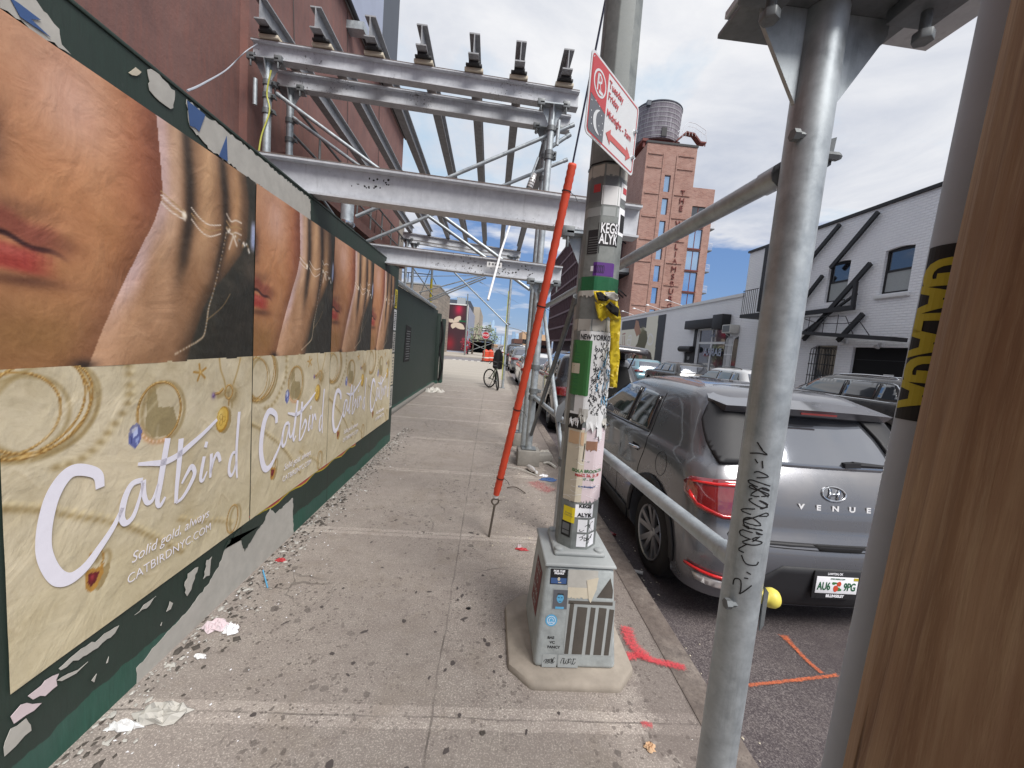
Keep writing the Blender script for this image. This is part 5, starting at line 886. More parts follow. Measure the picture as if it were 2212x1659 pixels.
g = MB(); g.bar(sp(.93, .5, -.008), (.53, 1.95, 2.43), .03, .004); part('bracket', g, 'galvanized', sg)
# ------------------------------------------------------------------ guy wire with orange guard
gw = thing('guy_wire', 'steel guy wire in an orange corrugated guard tube anchored in the walk', 'guy wire', (.095, 2.98, 0))
a, b = U(1072, 1068, Y=3.0), U(1237, 354, Y=2.6); mid = (a + b) / 2 + Vector((.012, -.0, .0)); ln = smooth_line([a, mid, b], 40); g = MB(); rs = []; P = []
for i, q in enumerate(ln):
    P.append(q); rs.append(.0285 if i % 2 else .0255)
rs[0] = rs[1] = .024; g.tube(P, rs, 16); tb = part('guard_tube', g, 'orange_plastic', gw, smooth=True, sharp=80)
for t in (.06, .30, .62, .93): q = a.lerp(b, t) + Vector((.012, 0, 0)) * (1 - abs(2 * t - 1)); g = MB(); g.lathe(q, b - a, [(0, .031), (.008, .031)], 14, False); g.tube([q + Vector((.028, 0, 0)), q + Vector((.06, 0, -.02)), q + Vector((.075, 0, -.05))], .002, 5); part('cable_tie', g, 'ink', tb)
g = MB(); g.tube([b, U(1308, 0, Y=2.35), U(1308, 0, Y=2.35) + (U(1308, 0, Y=2.35) - b) * 3], .006, 8); part('wire', g, 'cable_blue', gw, smooth=True)
g = MB(); e = U(1070, 1083, Y=3.0); g.tube([(.095, 2.98, 0), (e.x - .004, 2.99, e.z - .03)], .009, 10); g.tube(smooth_line([(e.x - .004, 2.99, e.z - .03), (e.x - .026, 2.99, e.z - .005), (e.x - .02, 2.99, e.z + .02), (e.x + .02, 2.99, e.z + .02), (e.x + .022, 2.99, e.z - .005), (e.x - .004, 2.99, e.z - .03)], 5), .007, 8); part('anchor_rod', g, 'rebar', gw, smooth=True)
g = MB(); g.lathe(a - (b - a).normalized() * .03, b - a, [(0, .018), (.035, .018)], 12); part('clamp', g, 'metal_white', gw, smooth=True)
# ------------------------------------------------------------------ cars
class Car:
    def __init__(s, name, label, loc, L, prof, paint, cat='car', group=None, rz=0, rr=.2, rf=.3, bow=.05, wheel=.3, wr=.62, wf=None, wy=.0, arch=.375, hood_bow=.12):
        s.t = thing(name, label, cat, (0, 0, 0), group); s.L = L; s.prof = prof; s.rr, s.rf, s.bow = rr, rf, bow
        rows = []; zs = [p[0] for p in prof]
        Z = []
        for a, b in zip(zs, zs[1:]):
            n = max(1, int((b - a) / .05 + .5)); Z += [a + (b - a) * k / n for k in range(n)]
        Z.append(zs[-1]); s.rows = Z; V = []; nv = None
        for z in Z:
            ring_ = s.ring(z); nv = len(ring_); V += [(x, y, z) for x, y in ring_]
        F = []
        for j in range(len(Z) - 1):
            F += [(j * nv + i, j * nv + (i + 1) % nv, (j + 1) * nv + (i + 1) % nv, (j + 1) * nv + i) for i in range(nv)]
        F.append(tuple(range(nv))[::-1]); F.append(tuple((len(Z) - 1) * nv + i for i in range(nv)))
        me = bpy.data.meshes.new('body'); me.from_pydata(V, [], F); s.bvh = BVHTree.FromPolygons([Vector(v) for v in V], F)
        bm = bmesh.new(); bm.from_mesh(me); bmesh.ops.recalc_face_normals(bm, faces=bm.faces); bm.to_mesh(me); bm.free()
        o = bpy.data.objects.new('body', me); COL.objects.link(o); cut = []
        s.wy = (wr, L - (wf or .72)); s.w = max(p[3] for p in prof); s.wrad = wheel
        for y in s.wy:
            g = MB(); g.lathe((-s.w - .1, y, wheel + .01), (1, 0, 0), [(0, arch), (.36, arch)], 32); g.lathe((s.w + .1, y, wheel + .01), (-1, 0, 0), [(0, arch), (.36, arch)], 32)
            c = g.build('cut', M['dark_void']); cut.append(c); m = o.modifiers.new('b', 'BOOLEAN'); m.operation = 'DIFFERENCE'; m.object = c; m.solver = 'EXACT'
        bpy.context.view_layer.update(); nm = bpy.data.meshes.new_from_object(o.evaluated_get(bpy.context.evaluated_depsgraph_get())); bpy.data.objects.remove(o)
        for c in cut: bpy.data.objects.remove(c)
        for q in nm.polygons: q.use_smooth = True
        nm.set_sharp_from_angle(angle=math.radians(32)); nm.materials.clear(); s.body = link('body', nm, M[paint], s.t)
        s.t.location = loc; s.t.rotation_euler.z = rz
        s.wheels(arch)
    def prof_at(s, z):
        p = s.prof
        for a, b in zip(p, p[1:]):
            if z <= b[0]: t = (z - a[0]) / (b[0] - a[0]); return [a[i] + (b[i] - a[i]) * t for i in range(4)]
        return p[-1]
    def ring(s, z):
        _, yr, yf, w = s.prof_at(z); rr = min(s.rr, w * .9, (yf - yr) * .3); rf = min(s.rf, w * .9, (yf - yr) * .3); out = []; n = 8
        bow = lambda x: -s.bow * (1 - (x / w) ** 2); bf = lambda x: .13 * (1 - (x / w) ** 2)
        for k in range(n + 1): a = PI / 2 * k / n; out.append((w - rr + rr * math.sin(a) if 1 else 0, yr + rr - rr * math.cos(a)))
        out = [(w - rr + rr * math.sin(PI / 2 * k / n), yr + rr - rr * math.cos(PI / 2 * k / n)) for k in range(n + 1)]
        m = 14; side = [(w + .012 * math.sin(PI * k / m), yr + rr + (yf - rf - yr - rr) * k / m) for k in range(1, m)]
        fr = [(w - rf + rf * math.cos(PI / 2 * k / n), yf - rf + rf * math.sin(PI / 2 * k / n)) for k in range(n + 1)]
        right = out + side + fr; q = 5
        fm = [((w - rf) * (1 - 2 * k / (2 * q)), yf) for k in range(1, 2 * q)]; left = [(-x, y) for x, y in reversed(right)]; rm = [(-(w - rr) * (1 - 2 * k / (2 * q)), yr) for k in range(1, 2 * q)]
        al = right + fm + left + rm; return [(x, y + (bow(x) if y < yr + rr else 0) * (1 if y < yr + rr else 0) * max(0, 1 - (y - yr) / rr) + (bf(x) * max(0, 1 - (yf - y) / rf) if y > yf - rf else 0)) for x, y in al]
    def cast(s, mode, a, b):
        if mode == 'L': r = s.bvh.ray_cast(Vector((-3, a, b)), Vector((1, 0, 0)))
        elif mode == 'R': r = s.bvh.ray_cast(Vector((3, a, b)), Vector((-1, 0, 0)))
        elif mode == 'B': r = s.bvh.ray_cast(Vector((a, -3, b)), Vector((0, 1, 0)))
        elif mode == 'F': r = s.bvh.ray_cast(Vector((a, s.L + 3, b)), Vector((0, -1, 0)))
        elif mode == 'T': r = s.bvh.ray_cast(Vector((a, b, 4)), Vector((0, 0, -1)))
        else:  # P: angle around an upright axis inside the tail, measured from straight back toward the left
            d = Vector((-math.sin(a), -math.cos(a), 0)); r = s.bvh.ray_cast(Vector((0, .75, b)) + d * 3, -d)
        return r[0], r[1]
    def patch(s, name, mode, poly, mat, lift=.004, res=.06, parent=None, label=None, sm=0, th=0):
        if sm: poly = [(q.x, q.y) for q in smooth_line([(a, b, 0) for a, b in poly], sm, True)]
        v, f = clip_fill(poly, res); P = []; dz = None
        for q in v:
            p, n = s.cast(mode, q.x, q.y)
            if p is None: p, n = P[-1][0] if P else Vector((0, 0, 0)), Vector((0, 0, 1))
            o = {'L': Vector((-1, 0, 0)), 'R': Vector((1, 0, 0)), 'B': Vector((0, -1, 0)), 'F': Vector((0, 1, 0)), 'T': Vector((0, 0, 1)), 'P': Vector((-math.sin(q.x), -math.cos(q.x), 0))}[mode]
            if n.dot(o) < 0: n = -n
            P.append((p, n))
        me = bpy.data.meshes.new(name); me.from_pydata([tuple(p + n * lift) for p, n in P], [], [tuple(q) for q in f])
        for q in me.polygons: q.use_smooth = True
        o = bpy.data.objects.new(name, me); COL.objects.link(o); me.materials.append(M[mat]); o.parent = parent or s.t; _loc[o.name] = Vector((0, 0, 0))
        if label: o['label'] = label
        m = o.modifiers.new('t', 'SOLIDIFY'); m.thickness = lift * 1.6 + th; m.offset = -1 if not th else 0
        return o
    def line(s, name, mode, pts, w, mat, lift=.003, parent=None, sm=6, closed=False):
        P = smooth_line([(a, b, 0) for a, b in pts], sm, closed) if sm else [Vector((a, b, 0)) for a, b in pts]
        if closed: P.append(P[0])
        L = [s.cast(mode, q.x, q.y)[0] for q in P]; L = [q for q in L if q]; g = MB(); g.tube(L, w / 2, 6); o = g.build(name, M[mat], None, smooth=True); o.parent = parent or s.body; return o
    def wheels(s, arch):
        proto = None
        for y in s.wy:
            for sd_ in (-1, 1):
                x = sd_ * (s.w - .12); W = s.wrad
                if proto is None:
                    g = MB(); pf = [(-.10, W * .66), (-.105, W * .80), (-.10, W * .93), (-.08, W * .985), (-.05, W), (.05, W), (.08, W * .985), (.10, W * .93), (.105, W * .8), (.10, W * .66)]; g.lathe((0, 0, 0), (1, 0, 0), pf, 40, False); ty = g.build('wheel', M['rubber'], None, smooth=True, sharp=50)
                    g = MB(); g.lathe((0, 0, 0), (-1, 0, 0), [(.0, W * .645), (.098, W * .67), (.108, W * .66), (.102, W * .62), (.02, W * .60)], 40, False); g.lathe((0, 0, 0), (-1, 0, 0), [(.0, .001), (.072, .001), (.08, W * .1), (.07, W * .16), (.0, W * .16)], 20)
                    for k in range(5):
                        a = k * 2 * PI / 5 + .3
                        for da in (-.2, .2):
                            u1, u2 = Vector((0, math.cos(a + da * .5), math.sin(a + da * .5))), Vector((0, math.cos(a + da * 1.3), math.sin(a + da * 1.3))); A_, B_ = u1 * W * .12 + Vector((-.066, 0, 0)), u2 * W * .63 + Vector((-.092, 0, 0)); g.bar(A_, B_, W * .13, .02, up=(1, 0, 0))
                    rim = g.build('rim', M['alloy'], None, smooth=True, sharp=35); rim.parent = ty; g = MB(); g.lathe((0, 0, 0), (-1, 0, 0), [(-.02, W * .6), (.0, W * .6), (.005, .01)], 24); dk = g.build('brake', M['dark_void'], None); dk.parent = ty; proto = ty; w_ = ty
                else: w_ = copy_tree(proto)
                w_.parent = s.t; w_.location = (x, y, W)
                if sd_ > 0: w_.rotation_euler.z = PI
        g = MB()
        for y in s.wy: g.box(-s.w + .28, s.w - .28, y - arch, y + arch, .12, s.wrad + arch * .9)
        g.box(-s.w + .15, s.w - .15, .3, s.L - .3, .13, .26); o = g.build('underbody', M['dark_void'], None); o.parent = s.t
def suv_prof(L, H, W, dz=0, slant=1.0, nose=.95):
    h = H / 1.47; return [(.17 * h, .16, L - .22, W - .07), (.22 * h, .07, L - .10, W - .025), (.30 * h, .03, L - .03, W - .008), (.50 * h, .0, L, W), (.60 * h, .02, L - .01, W), (.64 * h, .055, L - .02, W + .002), (.80 * h, .085, L - .05, W - .005), (.90 * h, .125, L - .12, W - .012), (.95 * h, .155, L - .22, W - .022), (.985 * h, .175, L - .45, W - .038), (1.005 * h, .19, L - .98 * nose, W - .055),
        (1.03 * h, .21, L - 1.08 * nose, W - .068), (1.15 * h, .21 + .09 * slant, L - 1.30, W - .105), (1.29 * h, .21 + .20 * slant, L - 1.54, W - .155), (1.35 * h, .21 + .25 * slant, L - 1.66, W - .18), (1.40 * h, .21 + .30 * slant, L - 1.80, W - .215), (1.435 * h, .21 + .38 * slant, L - 1.95, W - .27), (1.455 * h, .21 + .50 * slant, L - 2.1, W - .36), (1.465 * h, .21 + .68 * slant, L - 2.3, W - .48), (1.47 * h, .9, L - 2.6, W - .62)]
HY, CWD = 3.72, .825
c = Car('parked_car', 'dark grey compact SUV parked at the kerb by the lamp post, rear toward the camera', (2.105, 2.13, -.12), HY, suv_prof(HY, 1.47, CWD), 'paint_grey', group=None, wheel=.305, wr=.70, rr=.19)
# rear
rg = c.patch('rear_window', 'B', [(-.60, 1.02), (.60, 1.02), (.585, 1.04), (.53, 1.33), (-.53, 1.33), (-.585, 1.04)], 'rear_glass', .007, .05)
c.patch('window_surround', 'P', [(1.02, 1.0), (.93, .985), (.79, 1.10), (.66, 1.34), (.80, 1.33), (.92, 1.14)], 'car_glass', .006, .03, parent=rg) if 0 else None
for sg_ in (1, -1): c.patch('quarter_glass', 'P', [(sg_ * x, z) for x, z in [(.70, 1.02), (.86, 1.0), (1.0, 1.10), (1.12, 1.22), (1.16, 1.335), (.80, 1.335), (.78, 1.2)]], 'black_plastic', .010, .025, parent=rg)
g = MB(); sw = .60; P0 = [(-sw, .50, 1.375), (-sw + .03, .33, 1.352), (-.3, .275, 1.362), (0, .255, 1.366), (.3, .275, 1.362), (sw - .03, .33, 1.352), (sw, .50, 1.375), (.5, .75, 1.452), (.25, .8, 1.468), (0, .82, 1.472), (-.25, .8, 1.468), (-.5, .75, 1.452)]
top = [Vector(q) for q in P0]; bot = [Vector((q.x * .97, q.y + .04, q.z - .045)) for q in top]; n = len(top); g.add(top + bot, [list(range(n)), list(range(n, 2 * n))[::-1]] + [(i, (i + 1) % n, n + (i + 1) % n, n + i) for i in range(n)]); sp_ = g.build('spoiler', M['paint_grey'], c.body, smooth=True, sharp=30); sp_.parent = c.t
g = MB(); lo = [Vector((q.x * .955, q.y + .045, q.z - .046)) for q in top[:7]]; lo2 = [Vector((q.x * .955, q.y + .10, q.z - .062)) for q in top[:7]]; m_ = len(lo); g.add(lo + lo2, [(i, i + 1, m_ + i + 1, m_ + i) for i in range(m_ - 1)]); q = g.build('spoiler_lip', M['black_plastic'], None); q.parent = sp_
g = MB(); g.box(-.12, .12, .262, .27, 1.335, 1.348); q = g.build('brake_light', M['red_lens'], None); q.parent = sp_
tl = [(.56, .85), (.56, .905), (.80, .885), (1.01, .865), (1.05, .83), (1.03, .77), (.93, .705), (.80, .675), (.585, .69), (.57, .745)]
for sg_ in (1, -1):
    a = c.patch('tail_light', 'P', [(sg_ * x * .97, z + .035) for x, z in tl], 'red_lens', .012, .03); c.patch('light_bar', 'P', [(sg_ * x * .97, z + .035) for x, z in [(.575, .885), (.80, .868), (.99, .85), (1.0, .838), (.8, .85), (.575, .86)]], 'red_bright', .015, .03, parent=a)
    c.patch('light_bar', 'P', [(sg_ * x * .97, z + .035) for x, z in [(.59, .71), (.80, .70), (.93, .735), (.99, .79), (1.0, .77), (.93, .715), (.80, .682), (.59, .695)]], 'red_bright', .015, .03, parent=a)
    c.patch('reversing_light', 'P', [(sg_ * x * .97, z + .035) for x, z in [(.575, .745), (.70, .735), (.62, .80), (.575, .835)]], 'clear_lens', .0145, .03, parent=a)
    c.patch('reflector', 'P', [(sg_ * x, z) for x, z in [(.66, .365), (.93, .385), (.93, .40), (.66, .382)]], 'red_bright', .008, .03); c.patch('fog_light', 'P', [(sg_ * x, z) for x, z in [(.68, .30), (.86, .32), (.88, .358), (.68, .355)]], 'clear_lens', .006, .03)
bp = c.patch('bumper_insert', 'B', [(-.52, .22), (.52, .22), (.50, .36), (.34, .49), (-.34, .49), (-.50, .36)], 'black_plastic', .006, .05)
c.patch('bumper_lower', 'B', [(-.60, .185), (.60, .185), (.60, .22), (-.60, .22)], 'paint_dark', .008, .05, parent=bp)
c.patch('bumper_crease', 'B', [(-.62, .60), (.62, .60), (.62, .612), (-.62, .612)], 'black_plastic', .003, .05, parent=bp); c.patch('handle_recess', 'B', [(-.12, .585), (.12, .585), (.16, .612), (-.16, .612)], 'dark_void', .006, .04, parent=bp)
c.patch('tailgate_lower', 'B', [(-.60, .60), (.60, .60), (.61, .618), (-.61, .618)], 'black_plastic', .0035, .05)
q0, nn = c.cast('B', 0, .40); yb = q0.y - .012
g = MB(); g.box(-.165, .165, yb - .012, yb, .312, .482); pl = g.build('number_plate', M['black_plastic'], None, bevel=.006); pl.parent = c.t
g = MB(); g.box(-.15, .15, yb - .0165, yb - .0125, .35, .45); pp = g.build('plate_face', M['stark_white'], None, bevel=.002); pp.parent = pl
def ctext(s_, size, mat, nm, par, o, ux=(1, 0, 0), uy=(0, 0, 1), **k):
    t_ = text(s_, size, M[mat], nm, None, o, ux, uy, **k); t_.parent = par; return t_
ctext('AU6', .066, 'pale_green' if 0 else 'green_tape', 'lettering', pl, (-.093, yb - .0165, .392), depth=.001, lift=.001, sx=.75, bold=.0012); ctext('9PG', .066, 'green_tape', 'lettering', pl, (.093, yb - .0165, .392), depth=.001, lift=.001, sx=.75, bold=.0012)
ctext('LAWTON, OK', .017, 'stark_white', 'lettering', pl, (-.02, yb - .012, .466), depth=.001, lift=.001, bold=.0005); ctext('BILLINGSLEY', .022, 'stark_white', 'lettering', pl, (0, yb - .012, .333), depth=.001, lift=.001, bold=.001, sx=1.05); ctext('MYFLORIDA.COM', .013, 'green_tape', 'lettering', pl, (0, yb - .0165, .439), depth=.001, lift=.001)
g = MB(); blot(g, (-.006, .382), .018, .02, lambda a, b, l: Vector((a, yb - .0178, b)), 0, 12, .08); blot(g, (.014, .41), .016, .015, lambda a, b, l: Vector((a, yb - .018, b)), 0, 12, .08); q = g.build('oranges', M['orange_plastic'], None); q.parent = pl
g = MB(); blot(g, (.012, .378), .028, .012, lambda a, b, l: Vector((a, yb - .0174, b)), 0, 9, .4); blot(g, (-.02, .412), .02, .008, lambda a, b, l: Vector((a, yb - .0174, b)), 0, 9, .4); q = g.build('leaf_print', M['green_paper'], None); q.parent = pl
g = MB(); g.box(.115, .148, yb - .0178, yb - .0166, .432, .449); q = g.build('decal', M['gold_yellow'], None); q.parent = pl
pl.scale = (.84, 1, 1); pl.location.x = -.018
for k, ch in enumerate('VENUE'): q0, _ = c.cast('B', -.215 + k * .105, .815); ctext(ch, .043, 'metal_white', 'badge_lettering', c.body, (-.215 + k * .105, q0.y, .815), depth=.004, lift=.001, sx=1.35, bold=.0012, uy=(0, .12, 1))
def ell_(rx, rz, n=28): return [(rx * math.cos(2 * PI * k / n), rz * math.sin(2 * PI * k / n)) for k in range(n + 1)]
g = MB(); fy = lambda x, z: c.cast('B', x, z)[0].y - .006
g.tube([(x, fy(x, .895 + z), .895 + z) for x, z in ell_(.073, .038)], .0055, 8); [ribbon(g, q_, [.016, .013, .016], lambda a, b, l: Vector((a, fy(0, b) - .004, b))) for q_ in ([(-.040, .872), (-.026, .895), (-.016, .924)], [(.016, .866), (.026, .895), (.040, .918)])]; ribbon(g, [(-.028, .890), (0, .895), (.028, .900)], [.012, .010, .012], lambda a, b, l: Vector((a + 0, fy(0, b) - .004, b))); 
em = g.build('emblem', M['chrome'], None, smooth=True); em.parent = c.body; em.modifiers.new('t', 'SOLIDIFY').thickness = .003
g = MB(); q0, _ = c.cast('B', .18, 1.06); q1, _ = c.cast('B', .45, 1.055); g.tube([q0 + Vector((0, -.02, 0)), q1 + Vector((0, -.025, 0))], [.018, .008], 8); g.bar(q0 + Vector((-.06, -.02, -.01)), q0 + Vector((.03, -.03, .0)), .04, .03); wi = g.build('rear_wiper', M['black_plastic'], None, smooth=True); wi.parent = c.t
# left and right sides
for md in ('L', 'R'):
    g1 = c.patch('side_window', md, [(.80, 1.025), (1.30, 1.01), (1.315, 1.335), (1.12, 1.325), (.92, 1.20)] if 0 else [(1.02, 1.03), (1.42, 1.015), (1.42, 1.33), (1.22, 1.325), (1.05, 1.31)], 'car_glass', .005, .05)
    g1 = c.patch('side_window', md, [(1.50, 1.015), (2.50, .99), (2.36, 1.10), (2.06, 1.30), (1.90, 1.335), (1.50, 1.335)], 'car_glass', .005, .05)
    c.line('door_gap', md, [(.96, .52), (1.0, .70), (.93, .90), (.96, 1.02), (1.0, 1.34)], .006, 'dark_void', sm=5); c.line('door_gap', md, [(1.46, .30), (1.46, .8), (1.46, 1.34)], .006, 'dark_void', sm=2); c.line('door_gap', md, [(2.45, .3), (2.5, .7), (2.47, .98)], .006, 'dark_void', sm=3); c.line('window_trim', md, [(1.0, 1.015), (1.5, .998), (2.6, .975)], .014, 'black_plastic', sm=3)
    hx = c.cast(md, 1.12, .86)[0].x; sgn = -1 if md == 'L' else 1
    for yy in (1.12, 2.02):
        hx = c.cast(md, yy, .86)[0].x; g = MB(); g.tube(smooth_line([(hx, yy - .085, .865), (hx + sgn * .03, yy - .06, .868), (hx + sgn * .03, yy + .06, .86), (hx, yy + .085, .857)], 4), .011, 8); h_ = g.build('door_handle', M['chrome'], None, smooth=True); h_.parent = c.t; c.patch('handle_cup', md, [(yy - .07, .84), (yy + .06, .84), (yy + .06, .885), (yy - .07, .885)], 'dark_void', .002, .03, parent=h_)
    for wy_ in c.wy:
        arc = [(wy_ + r_ * math.cos(a), .315 + r_ * math.sin(a)) for r_, rg_ in ((.376, range(0, 13)), (.43, range(12, -1, -1))) for a in [PI * k / 12 for k in rg_]]
        c.patch('arch_trim', md, [(y_, max(z_, .30)) for y_, z_ in arc], 'black_plastic', .006, .04)
    c.patch('sill_trim', md, [(1.15, .22), (2.55, .22), (2.55, .33), (1.15, .33)], 'black_plastic', .006, .06)
    c.line('crease', md, [(.5, .62), (1.2, .64), (2.5, .62)], .004, 'paint_dark', lift=.0, sm=3)
c.line('fuel_flap', 'L', [(.62 + .085 * math.cos(a), .86 + .085 * math.sin(a)) for a in [k * PI / 8 for k in range(16)]], .004, 'dark_void', sm=2, closed=True)
c.line('tailgate_gap', 'B', [(-.62, .66), (-.6, .60), (0, .585), (.6, .60), (.62, .66)], .006, 'dark_void', sm=4)
ws = c.patch('windscreen', 'F', [(-.62, 1.04), (.62, 1.04), (.50, 1.36), (-.50, 1.36)], 'roof_glass', .006, .06)
for y_ in (.62,): c.line('roof_seam', 'T', [(-.44, y_ + .12), (0, y_ + .10), (.44, y_ + .12)], .006, 'dark_void', sm=4)
for sgn in (-1, 1):
    g = MB(); g.obox((sgn * .93, 2.45, 1.05), (.09, 0, 0), (0, .05, 0), (0, 0, .06)); g.tube([(sgn * .78, 2.42, 1.0), (sgn * .88, 2.45, 1.02)], .02, 8); q = g.build('door_mirror', M['paint_grey'], None, bevel=.02, seg=3); q.parent = c.t
# other cars
def other(name, label, loc, L, H, W, paint, group=None, cat='car', glass='car_glass', lights=True, rails=None, rz=0, slant=1.0, side_px=True, trim=None, plate=True):
    o = Car(name, label, loc, L, suv_prof(L, H, W, slant=slant), paint, cat, group, rz, wheel=.32 * H / 1.47 * .95, wr=.72, wf=.8)
    h = H / 1.47; o.patch('rear_window', 'B', [(-W + .22, 1.02 * h), (W - .22, 1.02 * h), (W - .29, 1.33 * h), (-W + .29, 1.33 * h)], 'rear_glass', .006, .08)
    for md in ('L', 'R'):
        a = o.patch('side_window', md, [(.50, 1.03 * h), (.95, 1.02 * h), (.95, 1.33 * h), (.72, 1.32 * h)], 'car_glass', .005, .08)
        if trim: o.line('window_trim', md, [(.48, 1.06 * h), (.56, 1.0 * h), (1.2, .995 * h), (2.7, .98 * h)], .022, trim, sm=3); o.line('window_trim', md, [(.48, 1.06 * h), (.68, 1.33 * h), (1.2, 1.355 * h), (2.2, 1.34 * h)], .022, trim, sm=4)
        o.patch('side_window', md, [(1.03, 1.02 * h), (1.75, 1.01 * h), (1.75, 1.335 * h), (1.03, 1.335 * h)], 'car_glass', .005, .1); o.patch('side_window', md, [(1.82, 1.01 * h), (L - 1.28, .99 * h), (L - 1.5, 1.15 * h), (L - 1.78, 1.32 * h), (1.82, 1.335 * h)], 'car_glass', .005, .1)
    for sg_ in (1, -1): o.patch('tail_light', 'P', [(sg_ * x, z * h) for x, z in [(.55, .84), (.8, .87), (1.03, .85), (1.0, .74), (.6, .76)]], 'red_lens', .012, .05)
    o.patch('windscreen', 'F', [(-W + .22, 1.05 * h), (W - .22, 1.05 * h), (W - .33, 1.34 * h), (-W + .33, 1.34 * h)], 'roof_glass', .006, .1)
    q0, _ = o.cast('B', 0, .5 * h); g = MB(); g.box(-.15, .15, q0.y - .012, q0.y - .004, .44 * h, .53 * h); q = g.build('number_plate', M['white_plain'], None); q.parent = o.t
    o.patch('bumper', 'B', [(-W + .1, .2 * h), (W - .1, .2 * h), (W - .1, .38 * h), (-W + .1, .38 * h)], 'black_plastic', .006, .08)
    if rails:
        for x_ in (-W + .3, W - .3):
            g = MB(); g.tube(smooth_line([o.cast('T', x_, y_)[0] + Vector((0, 0, dz_)) for y_, dz_ in ((.8, 0), (.95, .04), (1.6, .045), (2.2, .02))], 4), .015, 8); q = g.build('roof_rail', M[rails], None, smooth=True); q.parent = o.t
    return o
other('parked_car', 'black crossover with a chrome window outline, parked across the street by the open garage', (9.05, 7.0, -.12), 4.4, 1.60, .90, 'paint_black', trim='chrome', rails='chrome')
other('parked_car', 'white estate car with dark roof rails, parked across the street before the barred window', (9.05, 12.2, -.12), 4.3, 1.46, .87, 'paint_white', rails='black_metal')
other('parked_car', 'black hatchback with a roof spoiler, parked ahead of the white estate across the street', (9.05, 17.0, -.12), 3.9, 1.48, .86, 'paint_black')
other('parked_car', 'pale teal car parked across the street, partly hidden beyond the black hatchback', (8.9, 21.5, -.12), 4.2, 1.46, .88, 'paint_teal')
other('parked_car', 'dark car with glowing red lights beyond the teal one across the street', (8.6, 26.5, -.12), 4.2, 1.45, .86, 'paint_dark')
other('parked_car', 'silver and dark SUV seen past the far shed post, its tail lights toward the camera', (2.05, 22.6, -.12), 4.4, 1.58, .88, 'paint_silver', rails='black_metal')
other('parked_car', 'white car whose rear corner shows beside the orange guard tube', (2.0, 14.6, -.12), 4.0, 1.38, .84, 'paint_white')
other('parked_car', 'black boxy off roader near the traffic barrels, half hidden by the silver SUV', (1.9, 28.5, -.12), 4.2, 1.72, .88, 'paint_black', slant=.3)
other('parked_car', 'small white car far down the kerb beyond the traffic barrels', (1.9, 43, -.12), 4.0, 1.4, .84, 'paint_white')
for k, (x_, y_, p_) in enumerate(((8.6, 33, 'paint_dark'), (8.7, 39, 'paint_silver'), (8.6, 46, 'paint_black'))): other('parked_car', ['distant dark car on the far kerb, nearest of the three before the grid fronted building', 'distant silver car on the far kerb, between two darker cars', 'farthest black car on the far kerb'][k], (x_, y_, -.12), 4.3, 1.5, .88, p_)
# dark SUV with its tailgate up
o = Car('parked_car', 'dark SUV with its tailgate raised, parked just ahead of the grey compact one', (2.12, 7.25, -.12), 4.1, suv_prof(4.1, 1.56, .88), 'paint_dark', wheel=.32, wr=.72, wf=.8)
o.patch('cargo_opening', 'B', [(-.62, .76), (.62, .76), (.55, 1.38), (-.55, 1.38)], 'dark_void', .008, .08)
for md in ('L', 'R'): o.patch('side_window', md, [(.55, 1.08), (.98, 1.07), (.98, 1.40), (.78, 1.39)], 'car_glass', .005, .08); o.patch('side_window', md, [(1.05, 1.07), (1.8, 1.06), (1.8, 1.41), (1.05, 1.41)], 'car_glass', .005, .1); o.patch('side_window', md, [(1.87, 1.06), (2.8, 1.04), (2.45, 1.36), (1.87, 1.41)], 'car_glass', .005, .1)
for sg_ in (1, -1): o.patch('tail_light', 'P', [(sg_ * x, z) for x, z in [(.50, .86), (.8, .92), (1.03, .90), (1.0, .76), (.55, .75)]], 'red_lens', .012, .05)
o.patch('light_strip', 'B', [(-.5, .66), (.5, .66), (.5, .74), (-.5, .74)], 'red_lens', .008, .08)
g = MB(); n_ = 9; vs = []
for j, (y_, z_, w_) in enumerate([(.62, 1.56, .55), (.30, 1.72, .62), (-.05, 1.80, .66), (-.32, 1.78, .66), (-.45, 1.70, .62)]):
    for i in range(n_): t_ = -1 + 2 * i / (n_ - 1); vs.append((t_ * w_, y_ + .04 * t_ * t_, z_ - .03 * t_ * t_))
g.add(vs, [(j * n_ + i, j * n_ + i + 1, (j + 1) * n_ + i + 1, (j + 1) * n_ + i) for j in range(4) for i in range(n_ - 1)]); q = g.build('tailgate', M['paint_dark'], None, smooth=True); q.parent = o.t; q.modifiers.new('t', 'SOLIDIFY').thickness = .06; q['label'] = 'raised tailgate'
g = MB()
for x_ in (-.58, .58): g.tube([(x_, .45, 1.3), (x_, .0, 1.72)], .012, 8)
q2 = g.build('strut', M['black_metal'], None, smooth=True); q2.parent = q
q0, _ = o.cast('B', 0, .5); g = MB(); g.box(-.15, .15, q0.y - .012, q0.y - .004, .46, .56); q = g.build('number_plate', M['white_plain'], None); q.parent = o.t
g = MB(); g.obox((-.1, .2, .95), (.35, 0, 0), (0, .12, 0), (0, 0, .14)); q = g.build('cargo', M['cream_paper'], None, bevel=.04); q.parent = o.t
